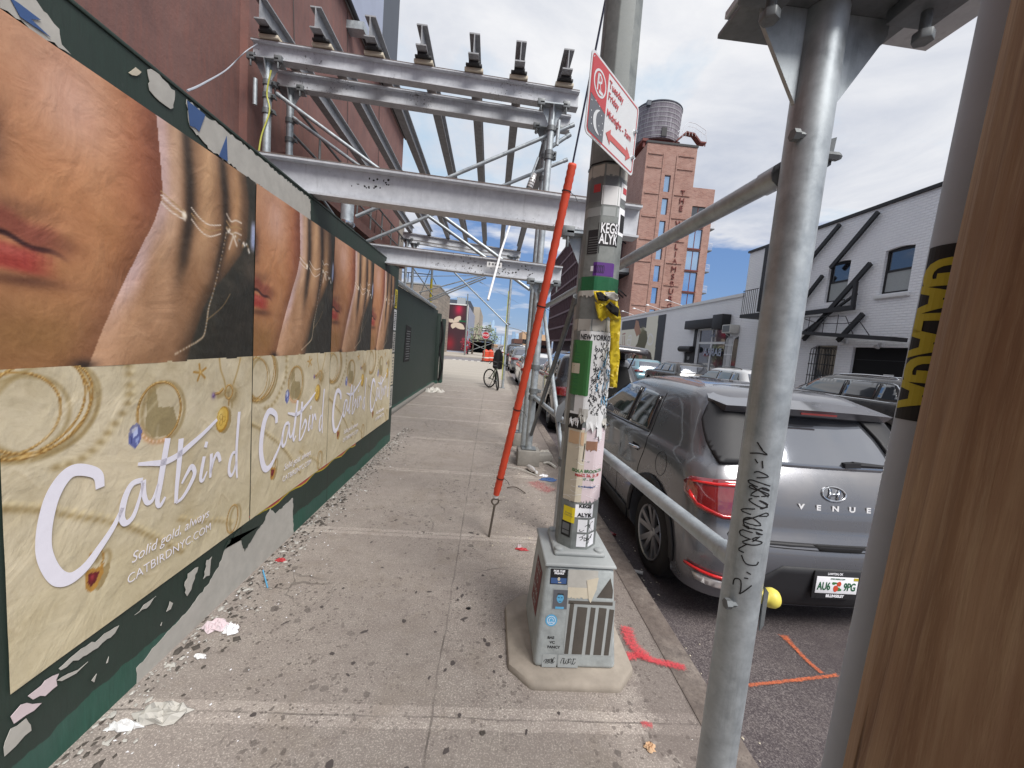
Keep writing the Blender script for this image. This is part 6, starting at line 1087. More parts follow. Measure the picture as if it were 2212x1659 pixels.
# ------------------------------------------------------------------ buildings
def holed(name, mat, parent, x, y0, y1, z0, z1, holes, depth=.14, thick=.35, nx=-1):
    """wall in the plane x=const facing nx, with rectangular openings (ya, yb, za, zb) and their reveals"""
    ys = sorted({y0, y1, *[h[0] for h in holes], *[h[1] for h in holes]}); zs = sorted({z0, z1, *[h[2] for h in holes], *[h[3] for h in holes]}); g = MB()
    for a, b in zip(ys, ys[1:]):
        for c, d in zip(zs, zs[1:]):
            if any(h[0] <= a and b <= h[1] and h[2] <= c and d <= h[3] for h in holes): continue
            g.quad((x, a, c), (x, b, c), (x, b, d), (x, a, d))
    X = x - nx * depth
    for a, b, c, d in holes:
        g.quad((x, a, c), (x, b, c), (X, b, c), (X, a, c)); g.quad((x, a, d), (x, b, d), (X, b, d), (X, a, d)); g.quad((x, a, c), (x, a, d), (X, a, d), (X, a, c)); g.quad((x, b, c), (x, b, d), (X, b, d), (X, b, c))
    T = x - nx * thick; g.quad((x, y0, z0), (x, y0, z1), (T, y0, z1), (T, y0, z0)); g.quad((x, y1, z0), (x, y1, z1), (T, y1, z1), (T, y1, z0)); g.quad((x, y0, z1), (x, y1, z1), (T, y1, z1), (T, y0, z1)); g.quad((T, y0, z0), (T, y1, z0), (T, y1, z1), (T, y0, z1))
    return part(name, g, mat, parent)
FX = 13.0
wb = thing('white_building', 'two storey white painted brick building across the street with a dark sloping coping', 'building', (FX, 13, 0))
H1, H2, HG, HB = (14.45, 15.40, 4.18, 5.72), (12.20, 13.15, 4.24, 5.74), (10.6, 13.78, .0, 2.44), (14.45, 15.45, .4, 2.5)
holed('wall', 'brick_white', wb, FX, 2, 20.55, -.1, 7.25, [H1, H2, HG, HB])
g = MB(); g.box(FX + .35, 24, 2, 20.55, -.1, 7.2); part('rear_block', g, 'brick_white', wb); g = MB(); g.box(FX - .08, FX + .4, 1.9, 20.65, 7.251, 7.36); part('coping', g, 'black_metal', wb)
g = MB(); g.box(FX - .003, FX + .36, 20.551, 20.57, -.1, 7.25); part('end_return', g, 'white_plain', wb)
for i, h in enumerate((H1, H2)):
    a, b, c, d = h; g = MB(); x = FX + .1; t = .07
    for bx in ((a, a + t, c, d), (b - t, b, c, d), (a + t, b - t, c, c + t), (a + t, b - t, d - t - .04, d), (a + t, b - t, (c + d) / 2 - .03, (c + d) / 2 + .04)): g.box(x, x + .06, *bx)
    fr = part('window', g, 'black_metal', wb); g = MB(); g.box(x + .03, x + .035, a + t, b - t, (c + d) / 2 + .04, d - t); part('pane', g, 'window_dark', fr); g = MB(); g.box(x + .02, x + .026, a + t, b - t, c + t, (c + d) / 2 - .03); part('pane', g, 'pale_paint', fr, label='whitened lower pane')
    g = MB(); P_ = [(FX - .004, a + (b - a) * k / 8, d - .06 + .055 * math.sin(PI * k / 8)) for k in range(9)]; g.prism(P_ + [(FX - .004, b, d + .002), (FX - .004, a, d + .002)], (.1, 0, 0)); part('arch_head', g, 'brick_white', fr)
    if i: g = MB(); g.box(FX - .1, FX - .002, a - .1, b + .1, c - .16, c - .04); part('sill', g, 'white_plain', fr, bevel=.01)
a, b, c, d = HG; g = MB(); g.box(FX + .10, FX + .16, a, b, c, d); go_ = part('garage_opening', g, 'dark_void', wb)
for z in (.5, 1.0, 1.5, 2.0): g = MB(); g.box(FX + .095, FX + .1, a + .1, b - .1, z, z + .02); part('shutter_rib', g, 'black_metal', go_)
g = MB(); g.box(FX + .085, FX + .09, 12.25, 12.6, 1.38, 1.56); part('notice', g, 'white_plain', go_)
a, b, c, d = HB; g = MB(); g.box(FX + .10, FX + .14, a, b, c, d); dr = part('door', g, 'window_dark', wb); g = MB()
for k in range(8):
    y = a + .04 + k * (b - a - .08) / 7; g.tube(smooth_line([(FX - .02, y, d - .06), (FX - .16, y, d - .14), (FX - .22, y, d - .34), (FX - .22, y, c)], 4), .014, 6)
for z in (d - .36, d - .75, d - 1.2, c + .2): g.bar((FX - .22, a, z), (FX - .22, b, z), .03, .03)
part('security_bars', g, 'black_metal', dr)
fe = thing('fire_escape_remains', 'rusty black steel beams and bent railing left hanging on the white brick wall', 'fire escape', (12.7, 14.5, 3)); BX = 12.86
for a_, b_, w_ in (((15.05, 7.09), (17.3, 5.1), .15), ((13.53, 7.07), (15.17, 5.48), .15), ((15.5, 5.25), (17.1, 3.5), .14), ((13.50, 5.34), (15.98, 2.72), .17), ((13.47, 3.60), (14.32, 2.66), .17), ((13.85, 4.35), (16.0, 3.05), .07)):
    g = MB(); g.bar((BX, *a_), (BX, *b_), .09, w_, up=(0, 1, .9)); part('beam', g, 'black_metal', fe)
g = MB(); g.bar((BX - .1, 16.9, 3.78), (BX - .1, 13.75, 3.84), .12, .17); g.bar((BX - .1, 13.81, 3.84), (BX - .1, 13.84, 4.75), .10, .12, up=(0, 1, 0)); part('bracket', g, 'black_metal', fe)
g = MB(); g.bar((BX - .3, 17.6, 3.12), (BX - .3, 11.76, 2.66), .5, .13); part('walkway', g, 'black_metal', fe)
g = MB(); g.tube([(BX - .5, 17.0, 3.62), (BX - .5, 15.6, 3.55), (BX - .5, 14.8, 3.3), (BX - .5, 13.6, 3.22), (BX - .5, 13.05, 3.3), (BX - .5, 12.6, 2.8)], .014, 6); g.tube([(BX - .5, 17.0, 3.62), (BX - .5, 14.0, 3.52), (BX - .5, 13.6, 3.48), (BX - .5, 13.2, 2.85)], .014, 6)
for y in (16.6, 15.9, 15.2, 14.5, 13.9): g.tube([(BX - .5, y, 3.0 - .07 * (15.5 - y)), (BX - .5, y, 3.56)], .012, 6)
part('railing', g, 'black_metal', fe, smooth=True)
for y, z, lab in ((14.1, 2.62, 'small white floodlight above the barred door'), (12.75, 2.5, 'small white security light above the garage opening')): g = MB(); g.lathe((FX - .12, y, z), (-.5, .0, -.7), [(0, .03), (.06, .09), (.08, .09)], 12); g.box(FX - .08, FX, y - .08, y + .06, z - .05, z + .1); solo('wall_light', g, M['metal_white'], lab, 'wall light', smooth=True)
# vertical sign and its little balcony
vs = thing('vertical_sign', 'tall black vertical sign with silver round letters on the white building corner', 'sign', (12.1, 17.8, 3.8))
g = MB(); g.box(12.0, 12.98, 17.72, 17.95, 3.95, 6.92); part('panel', g, 'black_metal', vs)
for k, ch in enumerate('CINCO'): text(ch, .42, M['chrome'], 'lettering', vs, (12.45, 17.72, 6.55 - .42 * k), (1, 0, 0), (0, 0, 1), .02, bold=-.012, lift=.01)
for k, ch in enumerate('CINCO'[:4]): text(ch, .4, M['chrome'], 'lettering', vs, (12.45, 17.72, 5.15 - .33 * k) if 0 else (12.42, 17.72, 4.95 - .3 * k), (1, 0, 0), (0, 0, 1), .02, bold=-.012, lift=.01, sx=.85)
bl = thing('balcony', 'small black iron balcony with a drooping floor beside the vertical sign', 'balcony', (12.2, 18.4, 3.8)); g = MB(); g.box(11.9, 12.99, 17.3, 19.0, 3.72, 3.88); g.prism([(12.1, 17.4, 3.72), (12.95, 17.4, 3.72), (12.95, 17.4, 3.35)], (0, .06, 0)); part('floor', g, 'black_metal', bl)
g = MB()
for k in range(8): g.tube([(11.93, 17.98 + .14 * k, 3.88), (11.93, 17.98 + .14 * k, 5.0)], .012, 5)
g.bar((11.93, 17.9, 5.0), (11.93, 19.0, 5.0), .03, .03); part('railing', g, 'black_metal', bl)
lb = thing('low_building', 'long single storey white painted brick building with a shop front and a street mural', 'building', (FX, 30, 0))
HD, HW, HS = (21.8, 24.9, .0, 3.5), (19.99 + .6, 21.3, 1.25, 2.97), (25.35, 26.4, .0, 2.15)
holed('wall', 'brick_white', lb, FX + .02, 20.57, 41.5, -.1, 5.05, [HD, HW, HS])
g = MB(); g.box(FX + .38, 24, 20.57, 41.5, -.1, 5.0); part('rear_block', g, 'brick_white', lb); g = MB(); g.box(FX - .06, FX + .45, 20.6, 41.6, 5.051, 5.22); part('coping', g, 'white_plain', lb)
a, b, c, d = HD; g = MB(); x = FX + .10
for bx in ((a, a + .1, c, d), (b - .1, b, c, d), (a + .1, b - .1, d - .1, d), (a + .1, b - .1, 2.55, 2.68), ((a + b) / 2 - .07, (a + b) / 2 + .07, c, 2.55), ((a + b) / 2 - .05, (a + b) / 2 + .05, 2.68, d - .1)): g.box(x, x + .07, *bx)
sf = part('shop_front', g, 'metal_white', lb); g = MB(); g.box(x + .04, x + .045, a + .1, b - .1, c, d - .1); pn = part('pane', g, 'window_dark', sf); text('BARRA', .62, M['light_panel'], 'lettering', pn, (x + .03, (a + b) / 2 - .25, 2.05), (0, 1, 0), (0, 0, 1), .004, lift=-.05, bold=.012); text('BARRA', .2, M['light_panel'], 'lettering', pn, (x + .03, (a + b) / 2, 3.05), (0, 1, 0), (0, 0, 1), .004, lift=-.05)
g = MB(); g.box(FX - .02, FX + .02, 24.95, 25.28, -.1, 3.6); part('black_jamb', g, 'black_metal', lb); g = MB(); g.box(FX - .02, FX + .02, 21.45, 21.75, -.1, 3.3); part('black_jamb', g, 'black_metal', lb)
aw = thing('shutter_housing', 'black roller shutter box over the shop window with a taller end piece', 'shutter box', (12.8, 24, 3.7)); g = MB(); g.box(12.62, FX, 22.5, 26.0, 3.48, 4.02); part('box', g, 'black_metal', aw, bevel=.02); g = MB(); g.box(12.5, FX, 21.5, 22.49, 3.35, 4.17); part('end_box', g, 'black_metal', aw, bevel=.02)
a, b, c, d = HS; g = MB(); g.box(FX + .1, FX + .15, a, b, c, d); dd = part('door', g, 'black_metal', lb); text('95', .3, M['sign_white'], 'lettering', dd, (FX + .1, (a + b) / 2, 1.6), (0, 1, 0), (0, 0, 1), .004, lift=-.03)
g = MB(); g.lathe((12.85, 25.1, 2.2), (0, 1, 0), [(0, .19), (1.6, .19)], 16); solo('door_canopy', g, M['black_metal'], 'small rounded black canopy over the side door left of the shop window', 'canopy', smooth=True)
ac = thing('air_conditioner', 'white wall air conditioner in a bracket above the white window bars', 'air conditioner', (12.7, 20.9, 3.1)); g = MB(); g.box(12.5, FX, 20.62, 21.4, 3.1, 3.55); part('case', g, 'cream_plastic', ac, bevel=.02); g = MB(); g.box(12.49, 12.505, 20.7, 21.32, 3.16, 3.5); part('grille', g, 'grey_paint', ac); g = MB(); g.bar((12.6, 20.8, 3.08), (12.99, 20.8, 2.85), .03, .03); g.bar((12.6, 21.2, 3.08), (12.99, 21.2, 2.85), .03, .03); part('bracket', g, 'metal_white', ac)
a, b, c, d = HW; g = MB(); g.box(FX + .1, FX + .12, a, b, c, d); part('pane', g, 'window_dark', lb); bw_ = thing('window_bars', 'bulging white security bars over the window next to the shop front', 'window bars', (12.8, 20.9, 1.2)); g = MB()
for k in range(7): y = a + .04 + k * (b - a - .08) / 6; g.tube(smooth_line([(FX, y, d - .02), (FX - .18, y, d - .12), (FX - .24, y, d - .4), (FX - .24, y, c)], 4), .02, 6)
for z in (d - .5, c + .7, c + .05): g.bar((FX - .25, a, z), (FX - .25, b, z), .03, .05)
part('bars', g, 'metal_white', bw_, smooth=True)
ml = Pic(1.1, 4.80, 10.2, .05); ml.c[:] = (226, 222, 204); u, z = ml.u, ml.z
ml.poly([(0, 1.1), (.125, 1.1), (.135, 4.9), (0, 4.9)], (52, 54, 60)); ml.poly([(.13, 4.9), (1, 4.9), (1, 3.9), (.62, 3.9), (.4, 3.95), (.36, 3.9)], (66, 66, 72)); ml.poly([(.14, 4.9), (.36, 4.9), (.36, 3.9), (.24, 4.3)], (226, 222, 204)); ml.poly([(.26, 1.1), (.34, 2.2), (.30, 2.9), (.34, 3.6), (.42, 3.8), (.5, 3.4), (.52, 2.6), (.62, 1.9), (.66, 1.1)], (96, 92, 66)); ml.poly([(.15, 1.1), (.26, 1.1), (.33, 2.2), (.2, 1.8)], (70, 60, 50)); ml.poly([(.46, 3.5), (.56, 4.6), (.62, 4.7), (.64, 3.9), (.56, 3.2)], (170, 128, 104)); ml.poly([(.36, 1.1), (.40, 1.9), (.46, 1.5), (.44, 1.1)], (160, 116, 94)); ml.poly([(.52, 1.1), (.56, 2.0), (.62, 1.6), (.6, 1.1)], (150, 106, 86)); ml.poly([(.66, 1.1), (.70, 2.3), (.78, 1.9), (.8, 1.1)], (120, 84, 66)); ml.blob(.44, 3.75, .5, .3, (120, 116, 84), .9)
ml.stroke([(.235, 3.3), (.19, 3.0), (.2, 2.6), (.26, 2.5), (.3, 2.8), (.27, 3.3)], .16, (232, 230, 226), 1, .03, True); ml.stroke([(.77, 3.2), (.70, 3.3), (.70, 2.5), (.78, 2.5), (.79, 2.9), (.71, 2.95)], .14, (236, 234, 230), 1, .03); ml.stroke([(.88, 3.3), (.86, 2.4)], .12, (150, 84, 78), 1, .03); ml.stroke([(.93, 3.3), (.91, 2.4)], .12, (150, 84, 78), 1, .03); ml.stroke([(.87, 3.55), (.95, 3.5)], .1, (150, 84, 78), 1, .03)
mm = ml.mesh('mural', lambda a, b, k: (FX - .012, 29.9 + a, b), 0); link('mural', mm, M['flat_print'], lb)
for k, y in enumerate((27.5, 31, 34, 37)): g = MB(); g.tube([(FX + .1, y, 5.2), (FX - .9, y + .4, 5.55)], .02, 6); g.lathe((FX - .95, y + .42, 5.5), (0, 0, 1), [(0, .14), (.08, .1), (.1, .02)], 12); part('gooseneck_lamp', g, 'metal_white', lb, smooth=True)
# brick tower hotel
TY = 62.0; tw_ = thing('hotel_tower', 'tall red brick hotel tower with a column of raised letters and narrow windows', 'building', (26, TY, 0))
def holedY(name, mat, parent, y, x0, x1, z0, z1, holes, depth=.4):
    xs = sorted({x0, x1, *[h[0] for h in holes], *[h[1] for h in holes]}); zs = sorted({z0, z1, *[h[2] for h in holes], *[h[3] for h in holes]}); g = MB()
    for a, b in zip(xs, xs[1:]):
        for c, d in zip(zs, zs[1:]):
            if any(h[0] <= a and b <= h[1] and h[2] <= c and d <= h[3] for h in holes): continue
            g.quad((a, y, c), (b, y, c), (b, y, d), (a, y, d))
    for a, b, c, d in holes: g.quad((a, y, c), (b, y, c), (b, y + depth, c), (a, y + depth, c)); g.quad((a, y, d), (b, y, d), (b, y + depth, d), (a, y + depth, d)); g.quad((a, y, c), (a, y, d), (a, y + depth, d), (a, y + depth, c)); g.quad((b, y, c), (b, y, d), (b, y + depth, d), (b, y + depth, c))
    return part(name, g, mat, parent)
NW = [(24.2, 25.15, 26.6 - 3.36 * k, 29.05 - 3.36 * k) for k in range(8)]; BW = [(29.05, 31.15, 22.0 - 3.28 * k, 24.9 - 3.28 * k) for k in range(7)]; BW[0] = (29.05, 31.15, 22.0, 25.0)
holedY('wall', 'brick_red', tw_, TY, 21, 28.75, 0, 33.4, NW); holedY('wall', 'brick_red', tw_, TY + .05, 28.75, 32.3, 0, 27.7, BW)
g = MB(); g.box(21, 28.75, TY + .45, TY + 26, 0, 33.35); g.quad((21, TY, 0), (21, TY + .45, 0), (21, TY + .45, 33.4), (21, TY, 33.4)); g.quad((28.75, TY, 27), (28.75, TY + .45, 27), (28.75, TY + .45, 33.4), (28.75, TY, 33.4)); part('wall', g, 'brick_red', tw_)
g = MB(); g.box(28.76, 32.3, TY + .5, TY + 20, 0, 27.7); g.quad((32.3, TY + .05, 0), (32.3, TY + .5, 0), (32.3, TY + .5, 27.7), (32.3, TY + .05, 27.7)); part('wall', g, 'brick_red', tw_)
for a, b, c, d in NW: g = MB(); g.box(a, b, TY + .3, TY + .35, c, d); w_ = part('window', g, 'window_sky', tw_)
for k, (a, b, c, d) in enumerate(BW):
    g = MB(); g.box(a, b, TY + .3, TY + .36, c, d); w_ = part('window', g, 'window_dark' if k == 0 else 'window_sky', tw_); g = MB(); g.box((a + b) / 2 - .05, (a + b) / 2 + .05, TY + .26, TY + .3, c, d); g.box(a, b, TY - .08, TY + .2, c - .22, c - .02); part('frame', g, 'rust_red', w_)
    g = MB(); g.box(32.31, 33.1, TY + .3, TY + 2.2, c - .1, c + .05); bc = part('balcony', g, 'grey_paint', tw_); g = MB(); 
    for q in range(6): g.box(33.05, 33.08, TY + .3 + .36 * q, TY + .33 + .36 * q, c + .05, c + 1.1)
    g.box(32.31, 33.1, TY + .3, TY + .33, c + 1.05, c + 1.1); g.box(32.31, 33.1, TY + .3, TY + .33, c + .5, c + .53); part('railing', g, 'metal_white', bc)
for k, ch in enumerate('THE WILLIAMSBURG HOTEL'):
    if ch != ' ': text(ch, 1.15, M['rust_red'], 'lettering', tw_, (27.25, TY, 26.6 - 1.135 * k), (1, 0, 0), (0, 0, 1), .2, lift=-.05, bold=.0)
g = MB()
for z in (31.8, 29.9, 26.1, 22.7, 19.3, 16, 12.6, 9.3): g.box(21.3, 23.5, TY - .12, TY - .002, z, z + .22); g.box(25.9, 28.4, TY - .12, TY - .002, z + .1, z + .3)
for x in (23.6, 25.7): g.box(x, x + .18, TY - .10, TY - .002, 6, 32)
part('brick_relief', g, 'brick_red', tw_); g = MB(); g.box(20.9, 28.85, TY - .1, TY + .5, 33.401, 33.7); part('coping', g, 'black_metal', tw_)
for z, L_ in ((23.2, 7), (14.2, 9)):
    g = MB(); g.box(16.2, 20.98, TY + 2, TY + 2 + L_, z, z + .35); sb_ = part('steel_terrace', g, 'black_metal', tw_); g = MB(); g.box(16.2, 16.3, TY + 2, TY + 2 + L_, z + .35, z + 1.2); g.box(16.2, 20.9, TY + 2, TY + 2.06, z + .35, z + 1.0); part('parapet', g, 'pale_paint', sb_)
    g = MB()
    for k in range(5): g.bar((16.4, TY + 2.1 + k * 1.6, z), (20.98, TY + 2.1 + k * 1.6, z - 3.4), .16, .16)
    part('strut', g, 'black_metal', sb_)
wt_ = thing('water_tank', 'big weathered wooden water tank on the roof of the brick hotel tower', 'water tank', (23.5, 66, 33.7)); g = MB(); g.lathe((23.5, 66, 34.6), (0, 0, 1), [(0, 3.5), (5.2, 3.62)], 64); tk = part('staves', g, 'tank', wt_, smooth=True)
g = MB()
for k in range(8): g.lathe((23.5, 66, 34.9 + k * .66), (0, 0, 1), [(0, 3.58 + .015 * k), (.06, 3.58 + .015 * k)], 64, False)
part('hoop', g, 'pale_paint', tk); g = MB(); g.lathe((23.5, 66, 39.8), (0, 0, 1), [(0, 3.7), (.12, 3.7), (.6, .3), (.62, .01)], 48); part('roof', g, 'slate', wt_, smooth=True)
g = MB(); g.box(20.6, 26.4, 63.2, 68.8, 34.2, 34.58); g.box(20.8, 21.1, 63.4, 63.7, 33.4, 34.2); g.box(26, 26.3, 63.4, 63.7, 33.4, 34.2); part('steel_platform', g, 'rust_red', wt_)
g = MB(); g.box(23.1, 23.9, 62.36, 62.5, 34.75, 36.0); part('hatch', g, 'black_metal', wt_); g = MB(); g.box(20.6, 21.2, 62.9, 63.5, 39.2, 39.9); part('hoist_box', g, 'slate', wt_)
st_ = thing('roof_stair', 'small dark red steel stair with a pale mesh rail beside the water tank', 'stairs', (28, 62.5, 33.7)); g = MB(); g.bar((25.3, 62.3, 34.0), (26.8, 62.3, 35.5), 1.0, .2); g.bar((26.8, 62.3, 35.4), (27.9, 62.3, 35.3), 1.0, .2); g.bar((27.9, 62.3, 35.3), (29.0, 62.3, 34.2), 1.0, .2); g.bar((29.0, 62.3, 34.2), (29.9, 62.3, 34.2), 1.0, .2); g.box(29.7, 29.85, 61.9, 62.0, 33.7, 34.2); part('flight', g, 'rust_red', st_)
g = MB(); g.tube([(25.3, 61.8, 35.2), (26.8, 61.8, 36.8), (27.9, 61.8, 36.7), (29.6, 61.8, 35.9), (29.9, 61.8, 34.3)], .04, 6); g.tube([(25.3, 61.8, 34.6), (26.8, 61.8, 36.2), (27.9, 61.8, 36.1), (29.6, 61.8, 35.2)], .03, 6)
for k in range(9): x = 25.6 + k * .5; g.tube([(x, 61.8, 34.4 + .5 * (k > 2)), (x, 61.8, 36.0 + .4 * (2 < k < 6))], .025, 5)
part('railing', g, 'metal_white', st_)
# grid fronted building
bg_ = thing('grid_building', 'dark purple brown building with a deep grid of rusty frames down the street', 'building', (16, 90, 0)); g = MB(); g.box(16.4, 30, 69, 117, 3.6, 26); g.box(18, 30, 69, 117, 0, 3.6); part('wall', g, 'purple_brown', bg_)
g = MB()
for k in range(25): y = 69 + k * 2; g.box(16, 16.4, y - .12, y + .12, 3.6, 26)
for k in range(8): z = 3.6 + k * 3.2; g.box(15.95, 16.39, 69, 117, z - .22, z + .22)
part('facade_grid', g, 'purple_frame', bg_); g = MB()
for k in range(7): g.box(16.4 + k * 2.2, 16.65 + k * 2.2, 68.8, 69, 3.6, 26)
for k in range(8): g.box(16.0, 30, 68.78, 68.995, 3.4 + k * 3.2, 3.8 + k * 3.2)
part('facade_grid', g, 'purple_frame', bg_)
# maroon building behind the hoarding
mb_ = thing('maroon_building', 'maroon rendered building wall standing behind the hoarding with dark openings under a walkway', 'building', (-3.4, 5, 0)); MX = -3.42
mw = holed('wall', 'maroon', mb_, MX, -8, 14.1, -.1, 8.02, [(7.0, 9.4, 0, 3.7), (9.9, 13.3, 0, 3.7), (2.0, 4.6, 0, 3.0)], .3, .4, nx=1)
g = MB(); g.box(-16, MX - .4, -8, 14.1, 0, 7.9); part('wall', g, 'maroon', mb_); g = MB(); g.box(MX - .45, MX - .41, -8, 14.1, 0, 4); part('opening', g, 'dark_void', mb_)
g = MB(); g.box(MX - .002, MX + .10, 5.55, 6.05, 0, 8.0); part('pilaster', g, 'maroon', mb_)
g = MB(); g.box(MX - .5, MX + .06, -8, 14.15, 8.021, 8.14); part('coping', g, 'pale_paint', mb_); g = MB(); g.tube([(MX + .1, 6, 8.0), (MX + .1, 14, 7.95)], .05, 8); part('gutter', g, 'black_metal', mb_, smooth=True); g = MB(); g.box(MX - .1, MX + .35, 8.9, 9.15, 7.6, 7.75); part('scupper', g, 'galvanized', mb_)
g = MB(); g.box(MX + .002, MX + .34, 6.1, 13.9, 3.75, 3.95); wk = part('walkway', g, 'maroon', mb_); g = MB()
for z in (4.25, 4.65): g.tube([(MX + .32, 6.1, z + .02), (MX + .32, 13.9, z - .02)], .022, 8)
for k in range(9): g.tube([(MX + .32, 6.2 + k * .95, 3.95), (MX + .32, 6.2 + k * .95, 4.65)], .02, 8)
part('railing', g, 'galvanized_dark', wk, smooth=True); g = MB()
for k in range(3): g.tube([(MX + .02, 6.6 + k * 2.3, 7.9), (MX + .03, 6.9 + k * 2.3, 5.1), (MX + .02, 6.7 + k * 2.3, 4)], .006, 5)
part('cable', g, 'ink', mb_, smooth=True)
g = MB(); g.box(-16, -3.9, 14.2, 17, 0, 7.6); solo('grey_parapet', g, M['brick_grey'], 'grey block end wall just past the maroon wall', 'wall')
g = MB(); g.box(-12, -4.0, 4, 13.2, 7.9, 14.5); ub = solo('light_clad_extension', g, M['light_panel'], 'pale blue grey clad roof extension above the maroon wall', 'roof extension')
st2 = thing('slate_tower', 'tall slate grey clad tower rising over the maroon building', 'building', (-6, 18, 0)); g = MB(); TX = U(861, 60, Y=26).x; g.box(-18, TX, 17.2, 26, 0, 40); part('wall', g, 'slate', st2); g = MB(); g.box(TX - 1.6, TX - 1.3, 17.1, 17.199, 0, 40); part('corner_strip', g, 'light_panel', st2)
# across the cross street, left side
gb = thing('grey_brick_building', 'low grey brick corner building beyond the green gate with a thin roof railing', 'building', (-6, 42, 0)); c1 = U(949, 618, Y=41); g = MB(); g.box(-22, c1.x, 41, 51.5, 0, c1.z); part('wall', g, 'brick_grey', gb)
g = MB(); g.box(-22, c1.x + .05, 40.95, 51.5, c1.z + .001, c1.z + .12); part('coping', g, 'pale_paint', gb)
for y in (43.5, 46.5): g = MB(); g.box(c1.x + .001, c1.x + .04, y, y + 1.6, 0, 3.0); part('door', g, 'purple_brown', gb)
g = MB(); g.tube([(-10, 42, c1.z + 1.2), (c1.x - 1, 42, c1.z + 1.2), (c1.x - .4, 42, c1.z + .1)], .05, 6); g.tube([(-9, 42, c1.z), (-9, 42, c1.z + 1.2)], .05, 6); part('roof_railing', g, 'black_metal', gb)
bbx0, bbx1 = U(979, 660, Y=52).x, U(1012, 660, Y=52).x; bz = U(1000, 658, Y=52).z
bb = thing('billboard_building', 'dark red billboard with a pale flower on the end of a silvery building', 'building', (-5, 52, 0)); g = MB(); g.box(-14, bbx1, 52, 72, 0, bz); part('wall', g, 'light_panel', bb)
bp_ = Pic(0, bz - .3, bbx1 - bbx0 + .6, .05); bp_.c[:] = (62, 34, 44); bp_.blob(.5, bz - .8, .5, .8, (200, 30, 70), .9); bp_.blob(.15, .9, .6, .9, (150, 26, 40), .8); bp_.blob(.85, 1.2, .3, .6, (190, 60, 70), .6)
for a, r1, r2 in ((1.0, 1.1, .3), (2.5, .7, .25), (-.6, 1.3, .36), (-1.7, .8, .25)): bp_.poly([(.3 + (r1 * math.cos(a) * t + r2 * math.sin(PI * t) * math.cos(a + PI / 2) * s_) / 1.9, bz * .58 + r1 * math.sin(a) * t + r2 * math.sin(PI * t) * math.sin(a + PI / 2) * s_) for s_, rng_ in ((1, range(0, 9)), (-1, range(7, 0, -1))) for t in [k / 8 for k in rng_]], (206, 190, 172))
link('billboard', bp_.mesh('billboard', lambda a, b, k: (bbx0 - .5 + a, 51.95, b + .2), 0), M['flat_print'], bb); g = MB(); g.box(bbx1 - .08, bbx1 + .04, 51.9, 52, .2, bz); g.box(bbx0 - .5, bbx1, 51.9, 51.96, bz - .1, bz + .05); part('billboard_frame', g, 'white_plain', bb)
g = MB(); g.box(bbx1 + .001, bbx1 + .03, 53, 54.2, 2.2, 2.9); part('red_panel', g, 'billboard_red', bb)
gr = thing('grey_far_building', 'grey building with a boxy rooftop plant beyond the billboard', 'building', (-6, 74, 0)); c2 = U(1030, 661, Y=74); c3 = U(1038, 678, Y=95); g = MB(); g.box(-20, c2.x - 1.2, 74, 88, 0, c2.z + .8); part('wall', g, 'slate', gr); g = MB(); g.box(-20, c3.x, 89, 120, 0, c3.z + 1.0); part('wall', g, 'beige_wall', gr)
g = MB(); q = U(984, 620, Y=70); g.box(U(988, 640, Y=70).x, U(1006, 640, Y=70).x, 70.2, 71.8, bz, U(1000, 643, Y=70).z); part('roof_plant', g, 'pale_paint', gr)
rs_ = thing('roof_sign', 'row of small dark sign letters along the roof of the grey building', 'roof sign', (-5, 73, 8)); 
for k, ch in enumerate('WARSAW'): q = U(1005 + k * 4.2 - 13, 646 + k * 9 - 0, Y=72 + k * 1.2); text(ch, .8, M['black_metal'], 'lettering', rs_, q, (1, 0, 0), (0, 0, 1), .05)
cn = thing('steel_canopy', 'dark steel canopy with cross bracing and a railing on top, beyond the stop sign', 'canopy', (-2.7, 60, 0)); g = MB(); a, b = U(1013, 722, Y=60), U(1068, 728, Y=60); g.box(a.x, b.x, 58, 62, 1.65, 1.95)
for x in (a.x + .1, b.x - .1): g.box(x - .08, x + .08, 58, 58.2, 0, 1.65)
part('frame', g, 'black_metal', cn); g = MB(); g.bar((a.x + .1, 58.1, .1), (b.x - .1, 58.1, 1.6), .06, .06); g.bar((a.x + .1, 58.1, 1.6), (b.x - .1, 58.1, .1), .06, .06); part('cross_brace', g, 'pale_paint', cn)
g = MB(); g.box(a.x, b.x, 57.95, 58.0, 2.55, 2.62)
for k in range(6): x = a.x + k * (b.x - a.x) / 5; g.box(x - .03, x + .03, 57.95, 58, 1.95, 2.6)
part('railing', g, 'black_metal', cn); g = MB(); g.box(a.x + .2, b.x - .2, 61, 61.5, 0, 1.6); part('back_panel', g, 'dark_void', cn)
# skyline and far roofs
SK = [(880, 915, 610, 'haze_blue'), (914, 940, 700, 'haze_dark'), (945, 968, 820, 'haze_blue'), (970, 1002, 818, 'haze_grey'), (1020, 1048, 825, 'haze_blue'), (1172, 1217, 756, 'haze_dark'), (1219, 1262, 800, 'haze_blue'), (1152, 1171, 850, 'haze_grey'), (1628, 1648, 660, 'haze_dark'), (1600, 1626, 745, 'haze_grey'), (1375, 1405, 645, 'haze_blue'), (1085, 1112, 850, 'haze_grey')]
SL = ['tallest hazy blue tower with a rounded top on the skyline', 'darker slim tower beside the tallest skyline tower', 'small hazy blue block right of the two joined skyline towers', 'pale grey skyline block left of the yellow striped post', 'low hazy block behind the yellow striped shed post', 'square topped blue tower right of the far shed post', 'stepped hazy tower touching the square topped one', 'small pale block left of the square topped tower', 'thin dark hazy needle tower seen between the brace pipes', 'pale block left of the thin needle tower', 'hazy tower behind the orange guard tube', 'low pale block just right of the far shed post']
